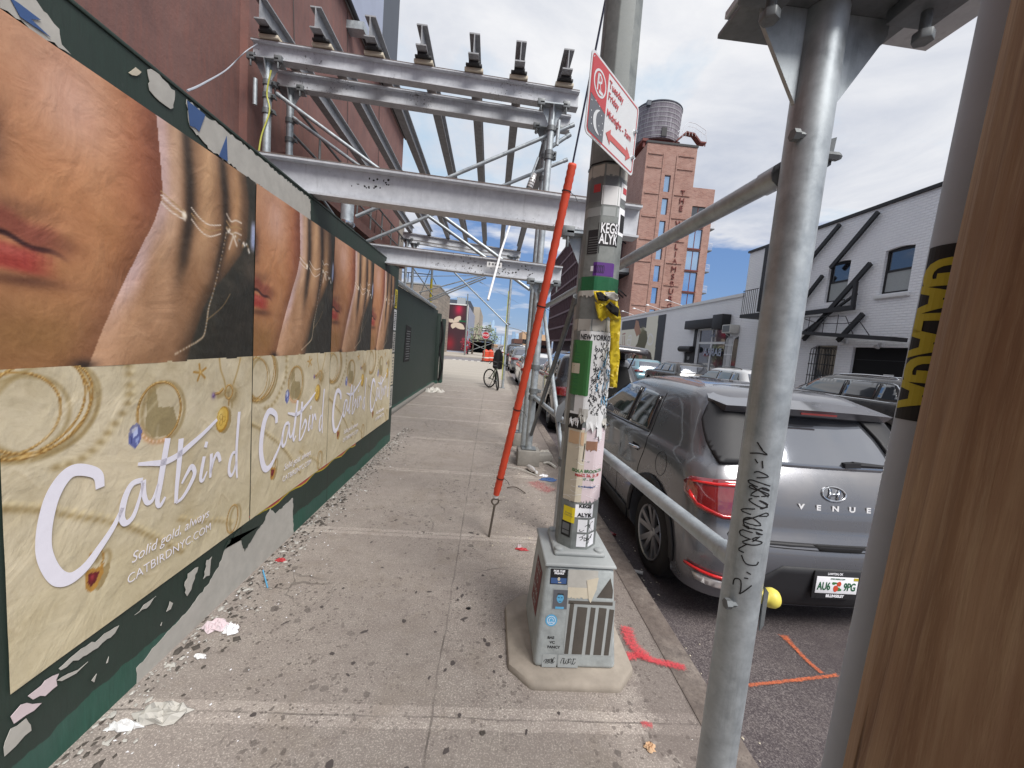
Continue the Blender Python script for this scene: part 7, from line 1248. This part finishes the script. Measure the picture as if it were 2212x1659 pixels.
for k, (x0, x1, yt_, m) in enumerate(SK):
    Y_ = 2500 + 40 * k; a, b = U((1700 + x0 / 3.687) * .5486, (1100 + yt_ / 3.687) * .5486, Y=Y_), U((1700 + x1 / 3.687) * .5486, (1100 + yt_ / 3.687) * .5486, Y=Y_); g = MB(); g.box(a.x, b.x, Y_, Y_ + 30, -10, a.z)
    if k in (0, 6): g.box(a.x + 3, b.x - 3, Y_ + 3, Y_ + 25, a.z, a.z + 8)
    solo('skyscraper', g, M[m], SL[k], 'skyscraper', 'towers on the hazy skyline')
for x0, x1, yt_, Y_, m, nm, lab in ((1322, 1470, 760, 150, 'tan_wall', 'tan_building', 'taller tan block seen behind the orange guard tube at the street end'), (1575, 1690, 800, 165, 'tan_wall', 'tan_building', 'lower tan block behind the brace pipes'), (1198, 1322, 860, 140, 'brown_wall', 'brown_building', 'small dark brown brick building at the far end of the street'), (1575, 1745, 885, 125, 'brown_wall', 'brown_building', 'long low brick building in front of the lower tan block'), (862, 960, 940, 170, 'tan_wall', 'brick_block', 'pale brick block beyond the traffic barrels')):
    a, b = U((1700 + x0 / 3.687) * .5486, (1100 + yt_ / 3.687) * .5486, Y=Y_), U((1700 + x1 / 3.687) * .5486, (1100 + yt_ / 3.687) * .5486, Y=Y_); t_ = thing(nm, lab, 'building', (a.x, Y_, 0)); g = MB(); g.box(a.x, b.x, Y_, Y_ + 20, 0, a.z); part('wall', g, m, t_); g = MB()
    for k in range(5): x = a.x + (b.x - a.x) * (k + .5) / 5; g.box(x - .35, x + .35, Y_ - .05, Y_ - .002, a.z * .35, a.z * .6)
    part('window', g, 'window_dark', t_)
# ------------------------------------------------------------------ trees
def tree(name, label, x, y, h, r, seed, n=700, leaf=.16):
    rr = random.Random(seed); t_ = thing(name, label, 'tree', (x, y, 0), 'street trees at the far corner'); g = MB(); g.tube([(x, y, 0), (x + .05, y, h * .35), (x - .05, y, h * .6)], [.12, .09, .06], 8)
    cl = []
    for k in range(9): a = rr.random() * 6.3; e = Vector((x + math.cos(a) * r * rr.uniform(.4, .9), y + math.sin(a) * r * .7, h * rr.uniform(.55, .98))); g.tube([(x, y, h * .42), ((x + e.x) / 2, (y + e.y) / 2, h * .62), tuple(e)], [.05, .035, .012], 6); cl.append(e)
    part('trunk', g, 'bark', t_, smooth=True); g = MB()
    for k in range(n):
        c_ = rr.choice(cl); p_ = c_ + Vector((rr.gauss(0, r * .24), rr.gauss(0, r * .24), rr.gauss(0, h * .07))); a_ = Vector((rr.uniform(-1, 1), rr.uniform(-1, 1), rr.uniform(-1, 1))).normalized() * leaf; b_ = a_.cross(Vector((rr.uniform(-1, 1), rr.uniform(-1, 1), 1))).normalized() * leaf * .6; g.quad(p_ - a_, p_ + b_, p_ + a_, p_ - b_)
    part('crown', g, 'foliage', t_)
tree('street_tree', 'loose leafy tree standing behind the stop sign', U(1048, 740, Y=46).x, 46, 3.5, 1.0, 3, 260, .13); tree('street_tree', 'smaller tree left of the stop sign, by the steel canopy', U(1025, 740, Y=55).x, 50, 3.4, .6, 5, 120, .12); tree('street_tree', 'low bushy tree just right of the stop sign pole', U(1062, 740, Y=55).x, 60, 3.0, 1.1, 8, 160, .13)
# ------------------------------------------------------------------ corner furniture
ss_ = thing('stop_sign', 'red octagonal stop sign with one way arrows above it at the corner', 'stop sign', (-.52, 32, 0)); g = MB(); g.tube([(-.52, 32.05, 0), (-.52, 32.05, 2.78)], .03, 8); part('pole', g, 'pale_green', ss_, smooth=True)
g = MB(); g.prism([(-.52 + .31 * math.cos(PI / 8 + k * PI / 4), 32.0, 2.10 + .31 * math.sin(PI / 8 + k * PI / 4)) for k in range(8)], (0, .015, 0)); pn = part('panel', g, 'stop_red', ss_); text('STOP', .22, M['stark_white'], 'lettering', pn, (-.52, 32, 2.10), (1, 0, 0), (0, 0, 1), .004, lift=.004, bold=.003, sx=.9)
g = MB(); P_ = [(-.52 + r_ * math.cos(PI / 8 + k * PI / 4), 31.994, 2.10 + r_ * math.sin(PI / 8 + k * PI / 4)) for r_ in (.30, .28) for k in range(8)]; g.add(P_, [(k, (k + 1) % 8, 8 + (k + 1) % 8, 8 + k) for k in range(8)]); part('border', g, 'stark_white', pn)
g = MB(); g.box(-.87, -.53, 31.99, 32.0, 2.46, 2.66); g.box(-.51, -.17, 31.99, 32.0, 2.44, 2.64); ow = part('one_way_plate', g, 'ink', ss_); g = MB(); g.prism([(-.84, 31.985, 2.56), (-.76, 31.985, 2.62), (-.76, 31.985, 2.59), (-.57, 31.985, 2.59), (-.57, 31.985, 2.53), (-.76, 31.985, 2.53), (-.76, 31.985, 2.50)], (0, .002, 0)); part('arrow', g, 'stark_white', ow); text('ONE WAY', .085, M['stark_white'], 'lettering', ow, (-.34, 31.99, 2.54), (1, 0, 0), (0, 0, 1), .002, lift=.003, bold=.002)
for k, (x, y, lab) in enumerate(((-.40, 32.3, 'front orange and white striped traffic barrel under the stop sign'), (-.02, 33.2, 'rear orange and white traffic barrel, half behind the front one'))):
    if k == 0:
        t_ = thing('traffic_barrel', lab, 'traffic barrel', (x, y, 0), 'traffic barrels at the corner'); br = t_; g = MB(); g.lathe((x, y, .0), (0, 0, 1), [(0, .38), (.06, .38), (.07, .3)], 20); part('base', g, 'rubber', t_, smooth=True); g = MB(); g.lathe((x, y, .07), (0, 0, 1), [(0, .30), (.2, .295), (.205, .285), (.42, .28), (.425, .27), (.62, .265), (.625, .255), (.78, .25), (.82, .2), (.92, .06), (.93, .01)], 24); dm = part('drum', g, 'orange_plastic', t_, smooth=True)
        g = MB()
        for z0 in (.22, .49, .71): rz_ = .302 - .055 * z0 / .7; g.lathe((x, y, z0 + .07), (0, 0, 1), [(0, rz_ + .004), (.09, rz_ - .002)], 24, False)
        part('white_band', g, 'barrel_white', dm)
    else: t_ = copy_tree(br); t_.location = (x, y, 0); t_['label'] = lab
hy = U(1010, 760, Y=47); hd_ = thing('fire_hydrant', 'small fire hydrant on the far corner below the red billboard', 'fire hydrant', (hy.x, 47, 0)); g = MB(); g.lathe((hy.x, 47, 0), (0, 0, 1), [(0, .14), (.05, .14), (.06, .10), (.5, .10), (.52, .13), (.56, .13), (.7, .06), (.75, .01)], 14); part('barrel', g, 'black_metal', hd_, smooth=True); g = MB(); g.lathe((hy.x - .2, 47, .4), (1, 0, 0), [(0, .05), (.4, .05)], 10); part('nozzle', g, 'pale_paint', hd_)
rb = random.Random(3); q = U(1010, 741, Y=46.5); g = MB()
for k in range(160): p_ = Vector((U(1008, 740, Y=46.5).x + rb.gauss(0, .25), 46.5 + rb.gauss(0, .2), 1.15 + rb.gauss(0, .35))); a_ = Vector((rb.uniform(-1, 1), rb.uniform(-1, 1), rb.uniform(-1, 1))).normalized() * .09; b_ = a_.orthogonal().normalized() * .07; g.quad(p_ - a_, p_ + b_, p_ + a_, p_ - b_)
g.tube([(q.x - .1, 46.5, 0), (q.x - .1, 46.5, 1)], .03, 6); solo('flower_bush', g, M['billboard_red'], 'bushy red flower display at the foot of the billboard', 'flowers')
sl_ = thing('street_light', 'slim grey street light pole with a green name sign past the billboard', 'street light', (-2.85, 44, 0)); g = MB(); g.tube([(-2.85, 44, 0), (-2.96, 44, 6.6)], [.10, .06], 10); part('pole', g, 'pole_steel', sl_, smooth=True); g = MB(); g.box(-3.7, -2.97, 43.95, 43.97, 3.55, 3.72); part('name_sign', g, 'green_tape', sl_)
fl_ = thing('street_light', 'distant curved arm street light above the brown building', 'street light', (6, 110, 0)); q = U(1100, 707, Y=110); g = MB(); g.tube(smooth_line([(q.x + 5.5, 110, 0), (q.x + 5.5, 110, q.z - 3.0), (q.x + 4, 110, q.z - .9), (q.x, 110, q.z)]), .09, 6); part('arm', g, 'pale_paint', fl_, smooth=True)
# ------------------------------------------------------------------ bicycle
bk_ = thing('bicycle', 'grey green bicycle with a black saddle leaning by the far shed post', 'bicycle', (.15, 13.2, 0))
def bwheel(c, n, nm):
    g = MB(); c = Vector(c); n = Vector(n).normalized(); u, w_ = perp(n); g.tube([c + (u * math.cos(a) + w_ * math.sin(a)) * .30 for a in [k * PI / 16 for k in range(33)]], .024, 8, False); tt = part(nm, g, 'rubber', bk_, smooth=True); g = MB()
    for k in range(14): a = k * PI / 7; g.tube([c, c + (u * math.cos(a) + w_ * math.sin(a)) * .28], .002, 4)
    g.lathe(c - n * .04, n, [(0, .025), (.08, .025)], 10); part('spokes', g, 'galvanized_dark', tt)
A_, B_ = Vector((.02, 13.62, .32)), Vector((.27, 12.95, .32)); bwheel(A_, (.55, -.84, .05) if 0 else (.75, .65, .0), 'wheel'); bwheel(B_, (1, .12, .12), 'wheel')
S_, H_, BBk = Vector((.17, 13.25, .62)), Vector((.24, 13.02, .70)), Vector((.13, 13.32, .30)); g = MB()
for a, b in ((A_, S_), (A_, BBk), (BBk, S_), (S_, H_), (BBk, H_), (H_, B_)): g.tube([a, b], .017, 8)
part('frame', g, 'pale_green', bk_, smooth=True); g = MB(); g.lathe((.17, 13.25, .76), (0, 0, 1), [(-.03, .02), (-.02, .08), (.015, .085), (.03, .05)], 14); g.tube([(.17, 13.25, .62), (.17, 13.25, .75)], .013, 8); g.obox((.17, 13.32, .765), (.035, 0, 0), (0, .12, 0), (0, 0, .018)); part('saddle', g, 'black_plastic', bk_, smooth=True)
g = MB(); g.tube(smooth_line([(-.02, 13.1, .84), (.08, 13.03, .92), (.24, 13.02, .90), (.36, 12.98, .93), (.42, 13.05, .86)]), .014, 8); g.tube([H_, (.24, 13.02, .91)], .015, 8); part('handlebar', g, 'black_metal', bk_, smooth=True)
g = MB(); g.tube([BBk + Vector((.05, 0, 0)), BBk + Vector((.05, .08, -.14))], .01, 6); g.obox(BBk + Vector((.09, .08, -.14)), (.04, 0, 0), (0, .03, 0), (0, 0, .008)); g.lathe(BBk + Vector((.02, 0, 0)), (1, 0, 0), [(0, .09), (.008, .09)], 16); g.tube([BBk, (.0, 13.2, .02)], .008, 6); part('crankset', g, 'black_metal', bk_)
g = MB(); g.lathe((.27, 14.0, .62), (0, 0, 1), [(0, .10), (.03, .16), (.3, .18), (.55, .15), (.66, .09), (.70, .03)], 16); g.tube([(.14, 13.83, .75), (.13, 13.82, 1.2)], .02, 6); g.tube([(.27, 14, 1.3), (.30, 13.95, 1.4), (.4, 13.8, 1.42)], .015, 6); bgp = g.build('black_bag', M['dark_cloth'], None, smooth=True); tag(bgp, 'bulky black bag strapped to the far shed post above the bicycle', 'bag')
# ------------------------------------------------------------------ litter
def sheet(name, cx, cy, rx, ry, h, mat, label, cat, seed, z=.004, n=11, group=None):
    rr = random.Random(seed); g = MB(); vs = []; m = 16
    vs.append((cx, cy, z + h * .6))
    for j in range(1, n // 2 + 1):
        for k in range(m):
            a = 2 * PI * k / m; r = j / (n // 2) * (1 + (.35 * rr.uniform(-1, 1) if j == n // 2 else .1 * rr.uniform(-1, 1))); vs.append((cx + rx * r * math.cos(a), cy + ry * r * math.sin(a), z + (0 if j == n // 2 else h * rr.random())))
    fs = [(0, 1 + k, 1 + (k + 1) % m) for k in range(m)]
    for j in range(n // 2 - 1):
        for k in range(m): fs.append((1 + j * m + k, 1 + (j + 1) * m + k, 1 + (j + 1) * m + (k + 1) % m, 1 + j * m + (k + 1) % m))
    g.add(vs, fs); o = g.build(name, M[mat], None); return tag(o, label, cat, group)
def sh_px(name, px, py, rx, ry, h, mat, label, cat, seed, z0=0, **k): q = U(px, py, Z=z0); return sheet(name, q.x, q.y, rx, ry, h, mat, label, cat, seed, z0 + .004, **k)
sh_px('crumpled_paper', 352, 1545, .10, .055, .03, 'grey_paper', 'large crumpled sheet of grey paper on the walk by the hoarding', 'paper', 1); sh_px('crumpled_paper', 265, 1572, .06, .02, .02, 'white_plain', 'long white paper scrap pressed against the hoarding foot', 'paper', 2); sh_px('crumpled_paper', 465, 1355, .06, .045, .03, 'pink_paper', 'pinkish crumpled tissue beside the hoarding', 'paper', 3); sh_px('crumpled_paper', 502, 1362, .035, .03, .03, 'stark_white', 'small bright white paper scrap next to the pinkish tissue', 'paper', 4)
sh_px('crumpled_paper', 432, 1420, .03, .015, .01, 'white_plain', 'thin white paper strip lying out from the hoarding', 'paper', 14); sh_px('wrapper', 607, 1212, .03, .02, .015, 'sign_red', 'small red and white wrapper near the hoarding foot', 'wrapper', 5); sh_px('wrapper', 1185, 1037, .10, .05, .02, 'blue_print', 'blue and white wrapper on the walk behind the lamp post', 'wrapper', 6); sh_px('wrapper', 1175, 1029, .05, .03, .02, 'stark_white', 'white torn corner of paper beside the blue wrapper', 'wrapper', 16)
sh_px('slipper_insole', 1127, 1188, .045, .02, .012, 'sign_red', 'pink foam scrap lying on the walk left of the lamp base', 'foam scrap', 7); fs0 = bpy.data.objects['slipper_insole']; fs0.name = 'foam_scrap'; sh_px('foam_scrap', 1121, 1183, .018, .010, .022, 'pink_paper', 'pale patch of foam stuck on the pink scrap', 'foam scrap', 17); sh_px('plastic_bag', 938, 846, .28, .28, .12, 'plastic_bag', 'crumpled whitish plastic bag by the foot of the green gate', 'plastic bag', 8); sh_px('dry_leaf', 1403, 1616, .022, .02, .012, 'tan_wall', 'curled dry brown leaf near the bottom of the walk', 'leaf', 9); sh_px('plastic_wrap', 1166, 985, .15, .10, .09, 'plastic_bag', 'clear plastic wrap bunched behind the concrete block', 'plastic wrap', 10); sh_px('pebble', 1012, 1316, .014, .010, .008, 'ink', 'small black stone on the middle of the walk', 'stone', 11); sh_px('pebble', 1043, 1585, .012, .009, .003, 'brown_grime', 'dark flattened blob on the near slab', 'gum', 12)
q = U(1172, 995, Z=0); g = MB(); g.obox((q.x, q.y, .05), (.11, .03, 0), (-.02, .07, 0), (0, .01, .05)); g.build('rubble', M['concrete_block'], None, bevel=.02); tag(bpy.data.objects['rubble'], 'broken lump of concrete beside the concrete block', 'rubble')
bt = thing('bottle', 'empty clear plastic bottle lying before the concrete block', 'bottle', (U(1148, 1020, Z=0).x, U(1148, 1020, Z=0).y, 0)); q = bt.location; g = MB(); g.lathe((q.x - .03, q.y + .1, .035), (.1, -.25, 0), [(0, .03), (.02, .034), (.13, .034), (.17, .014), (.2, .014)], 16); part('body', g, 'clear_lens', bt, smooth=True); g = MB(); g.lathe((q.x + .045, q.y - .087, .035), (.1, -.25, 0), [(0, .016), (.02, .016)], 12); part('cap', g, 'white_plain', bt)
a, b = U(568, 1236, Z=0), U(578, 1271, Z=0); g = MB(); g.tube([(a.x, a.y, .012), (b.x, b.y, .006)], .004, 8); solo('straw', g, M['sky_blue'], 'pale blue straw lying near the hoarding', 'straw', smooth=True)
for px0, py0, px1, py1, r_, m, lab in ((1086, 1010, 1160, 1030, .006, 'grey_paper', 'thin pale twig pointing at the concrete block'), (1095, 1055, 1135, 1068, .005, 'bark', 'thin dark bent wire on the walk near the guy anchor'), (1175, 1002, 1200, 1012, .018, 'grey_paper', 'bent grey branch lying from the rubble toward the kerb')):
    a, b = U(px0, py0, Z=0), U(px1, py1, Z=0); g = MB(); g.tube(smooth_line([(a.x, a.y, .01), ((a.x + b.x) / 2, (a.y + b.y) / 2 + .05, .025), (b.x, b.y, .012)]), r_, 6); solo('twig', g, M[m], lab, 'twig', smooth=True)
g = MB(); q = U(1300, 1155, Z=-.1); g.prism([(q.x - .10, q.y + .07, -.09), (q.x + .02, q.y + .05, -.07), (q.x + .12, q.y - .03, -.10), (q.x + .02, q.y - .02, -.11), (q.x - .08, q.y - .01, -.11)], (0, -.01, .03)); solo('lens_fragment', g, M['red_lens'], 'broken dark red light lens lying in the gutter behind the lamp base', 'lens fragment', bevel=.004)
q = U(1375, 1240, Z=-.115); g = MB(); g.lathe((q.x - .03, q.y + .02, -.10), (.8, -.5, .1), [(0, .012), (.08, .012)], 10); solo('lighter', g, M['cream_plastic'], 'pale cigarette lighter on the asphalt by the rear wheel', 'lighter', smooth=True)
def scatter(name, n, fx, mats, smin, smax, label, seed, z=.003, cat='litter'):
    rr = random.Random(seed); g = MB()
    for k in range(n):
        x, y = fx(rr); s_ = rr.uniform(smin, smax) * (1 if rr.random() < .85 else 1.8); h = s_ * rr.uniform(.1, .6); a = rr.random() * 6.3; c_, d_ = math.cos(a), math.sin(a); m = rr.choice((3, 4, 5)); ps = [(x + (math.cos(t) * s_ * rr.uniform(.5, 1)) * c_ - math.sin(t) * s_ * .6 * d_, y + math.cos(t) * s_ * d_ + math.sin(t) * s_ * rr.uniform(.4, .8) * c_, z) for t in [2 * PI * i / m for i in range(m)]]
        g.add(ps + [(x + s_ * .2, y, z + h)], [list(range(m))[::-1]] + [(i, (i + 1) % m, m) for i in range(m)])
    o = g.build(name, mats, None); return tag(o, label, cat, kind='stuff')
edge = lambda rr: (WX + abs(rr.gauss(0, .10)) + .01, rr.uniform(.8, 6.5))
scatter('litter_crumbs', 700, edge, M['grey_paper'], .003, .014, 'pale crumbs of torn paper strewn along the hoarding foot', 1); scatter('litter_crumbs', 900, edge, M['brown_grime'], .004, .016, 'dark dirt and leaf crumbs strewn along the hoarding foot', 2, cat='dirt'); scatter('litter_crumbs', 160, lambda rr: (WX + abs(rr.gauss(0, .2)) + .02, rr.uniform(.9, 5)), M['stark_white'], .002, .008, 'white paper flecks scattered out from the hoarding', 3)
scatter('grit', 170, lambda rr: (1.15 + abs(rr.gauss(0, .08)), rr.uniform(1.2, 6)), M['cream_paper'], .003, .011, 'pale grit and chips lying in the gutter along the kerb', 4, -.118, 'grit'); scatter('grit', 160, lambda rr: (rr.uniform(.1, .95), rr.uniform(2.6, 4.6)), M['cream_paper'], .002, .010, 'pale chips scattered on the walk round the guy anchor', 5, .002, 'grit'); scatter('grit', 130, lambda rr: (rr.uniform(-1.2, .95), rr.uniform(1.0, 8)), M['white_plain'], .001, .004, 'tiny white flecks spread over the whole walk', 6, .002, 'grit')
g = MB(); rr = random.Random(12)
for k in range(62):
    x, y = rr.gauss(-.45, .35), rr.uniform(1.15, 4.2)
    if k % 3 == 0: x = rr.gauss(.1, .25); y = rr.gauss(1.75, .35)
    if -1.2 < x < .92: blot(g, (x, y), rr.uniform(.004, .017) * (1 if rr.random() < .8 else 1.4), rr.uniform(.004, .012), lambda a, b, l: Vector((a, b, .0022 + .00001 * k)), 0, 10, .28, rr.random() * 3)
o = g.build('gum_spots', M['gum'] if 'gum' in M else plain('gum', srgb(82, 75, 73), .85, var=.12), None); tag(o, 'flattened dark gum spots dotted over the paving slabs', 'gum', kind='stuff')
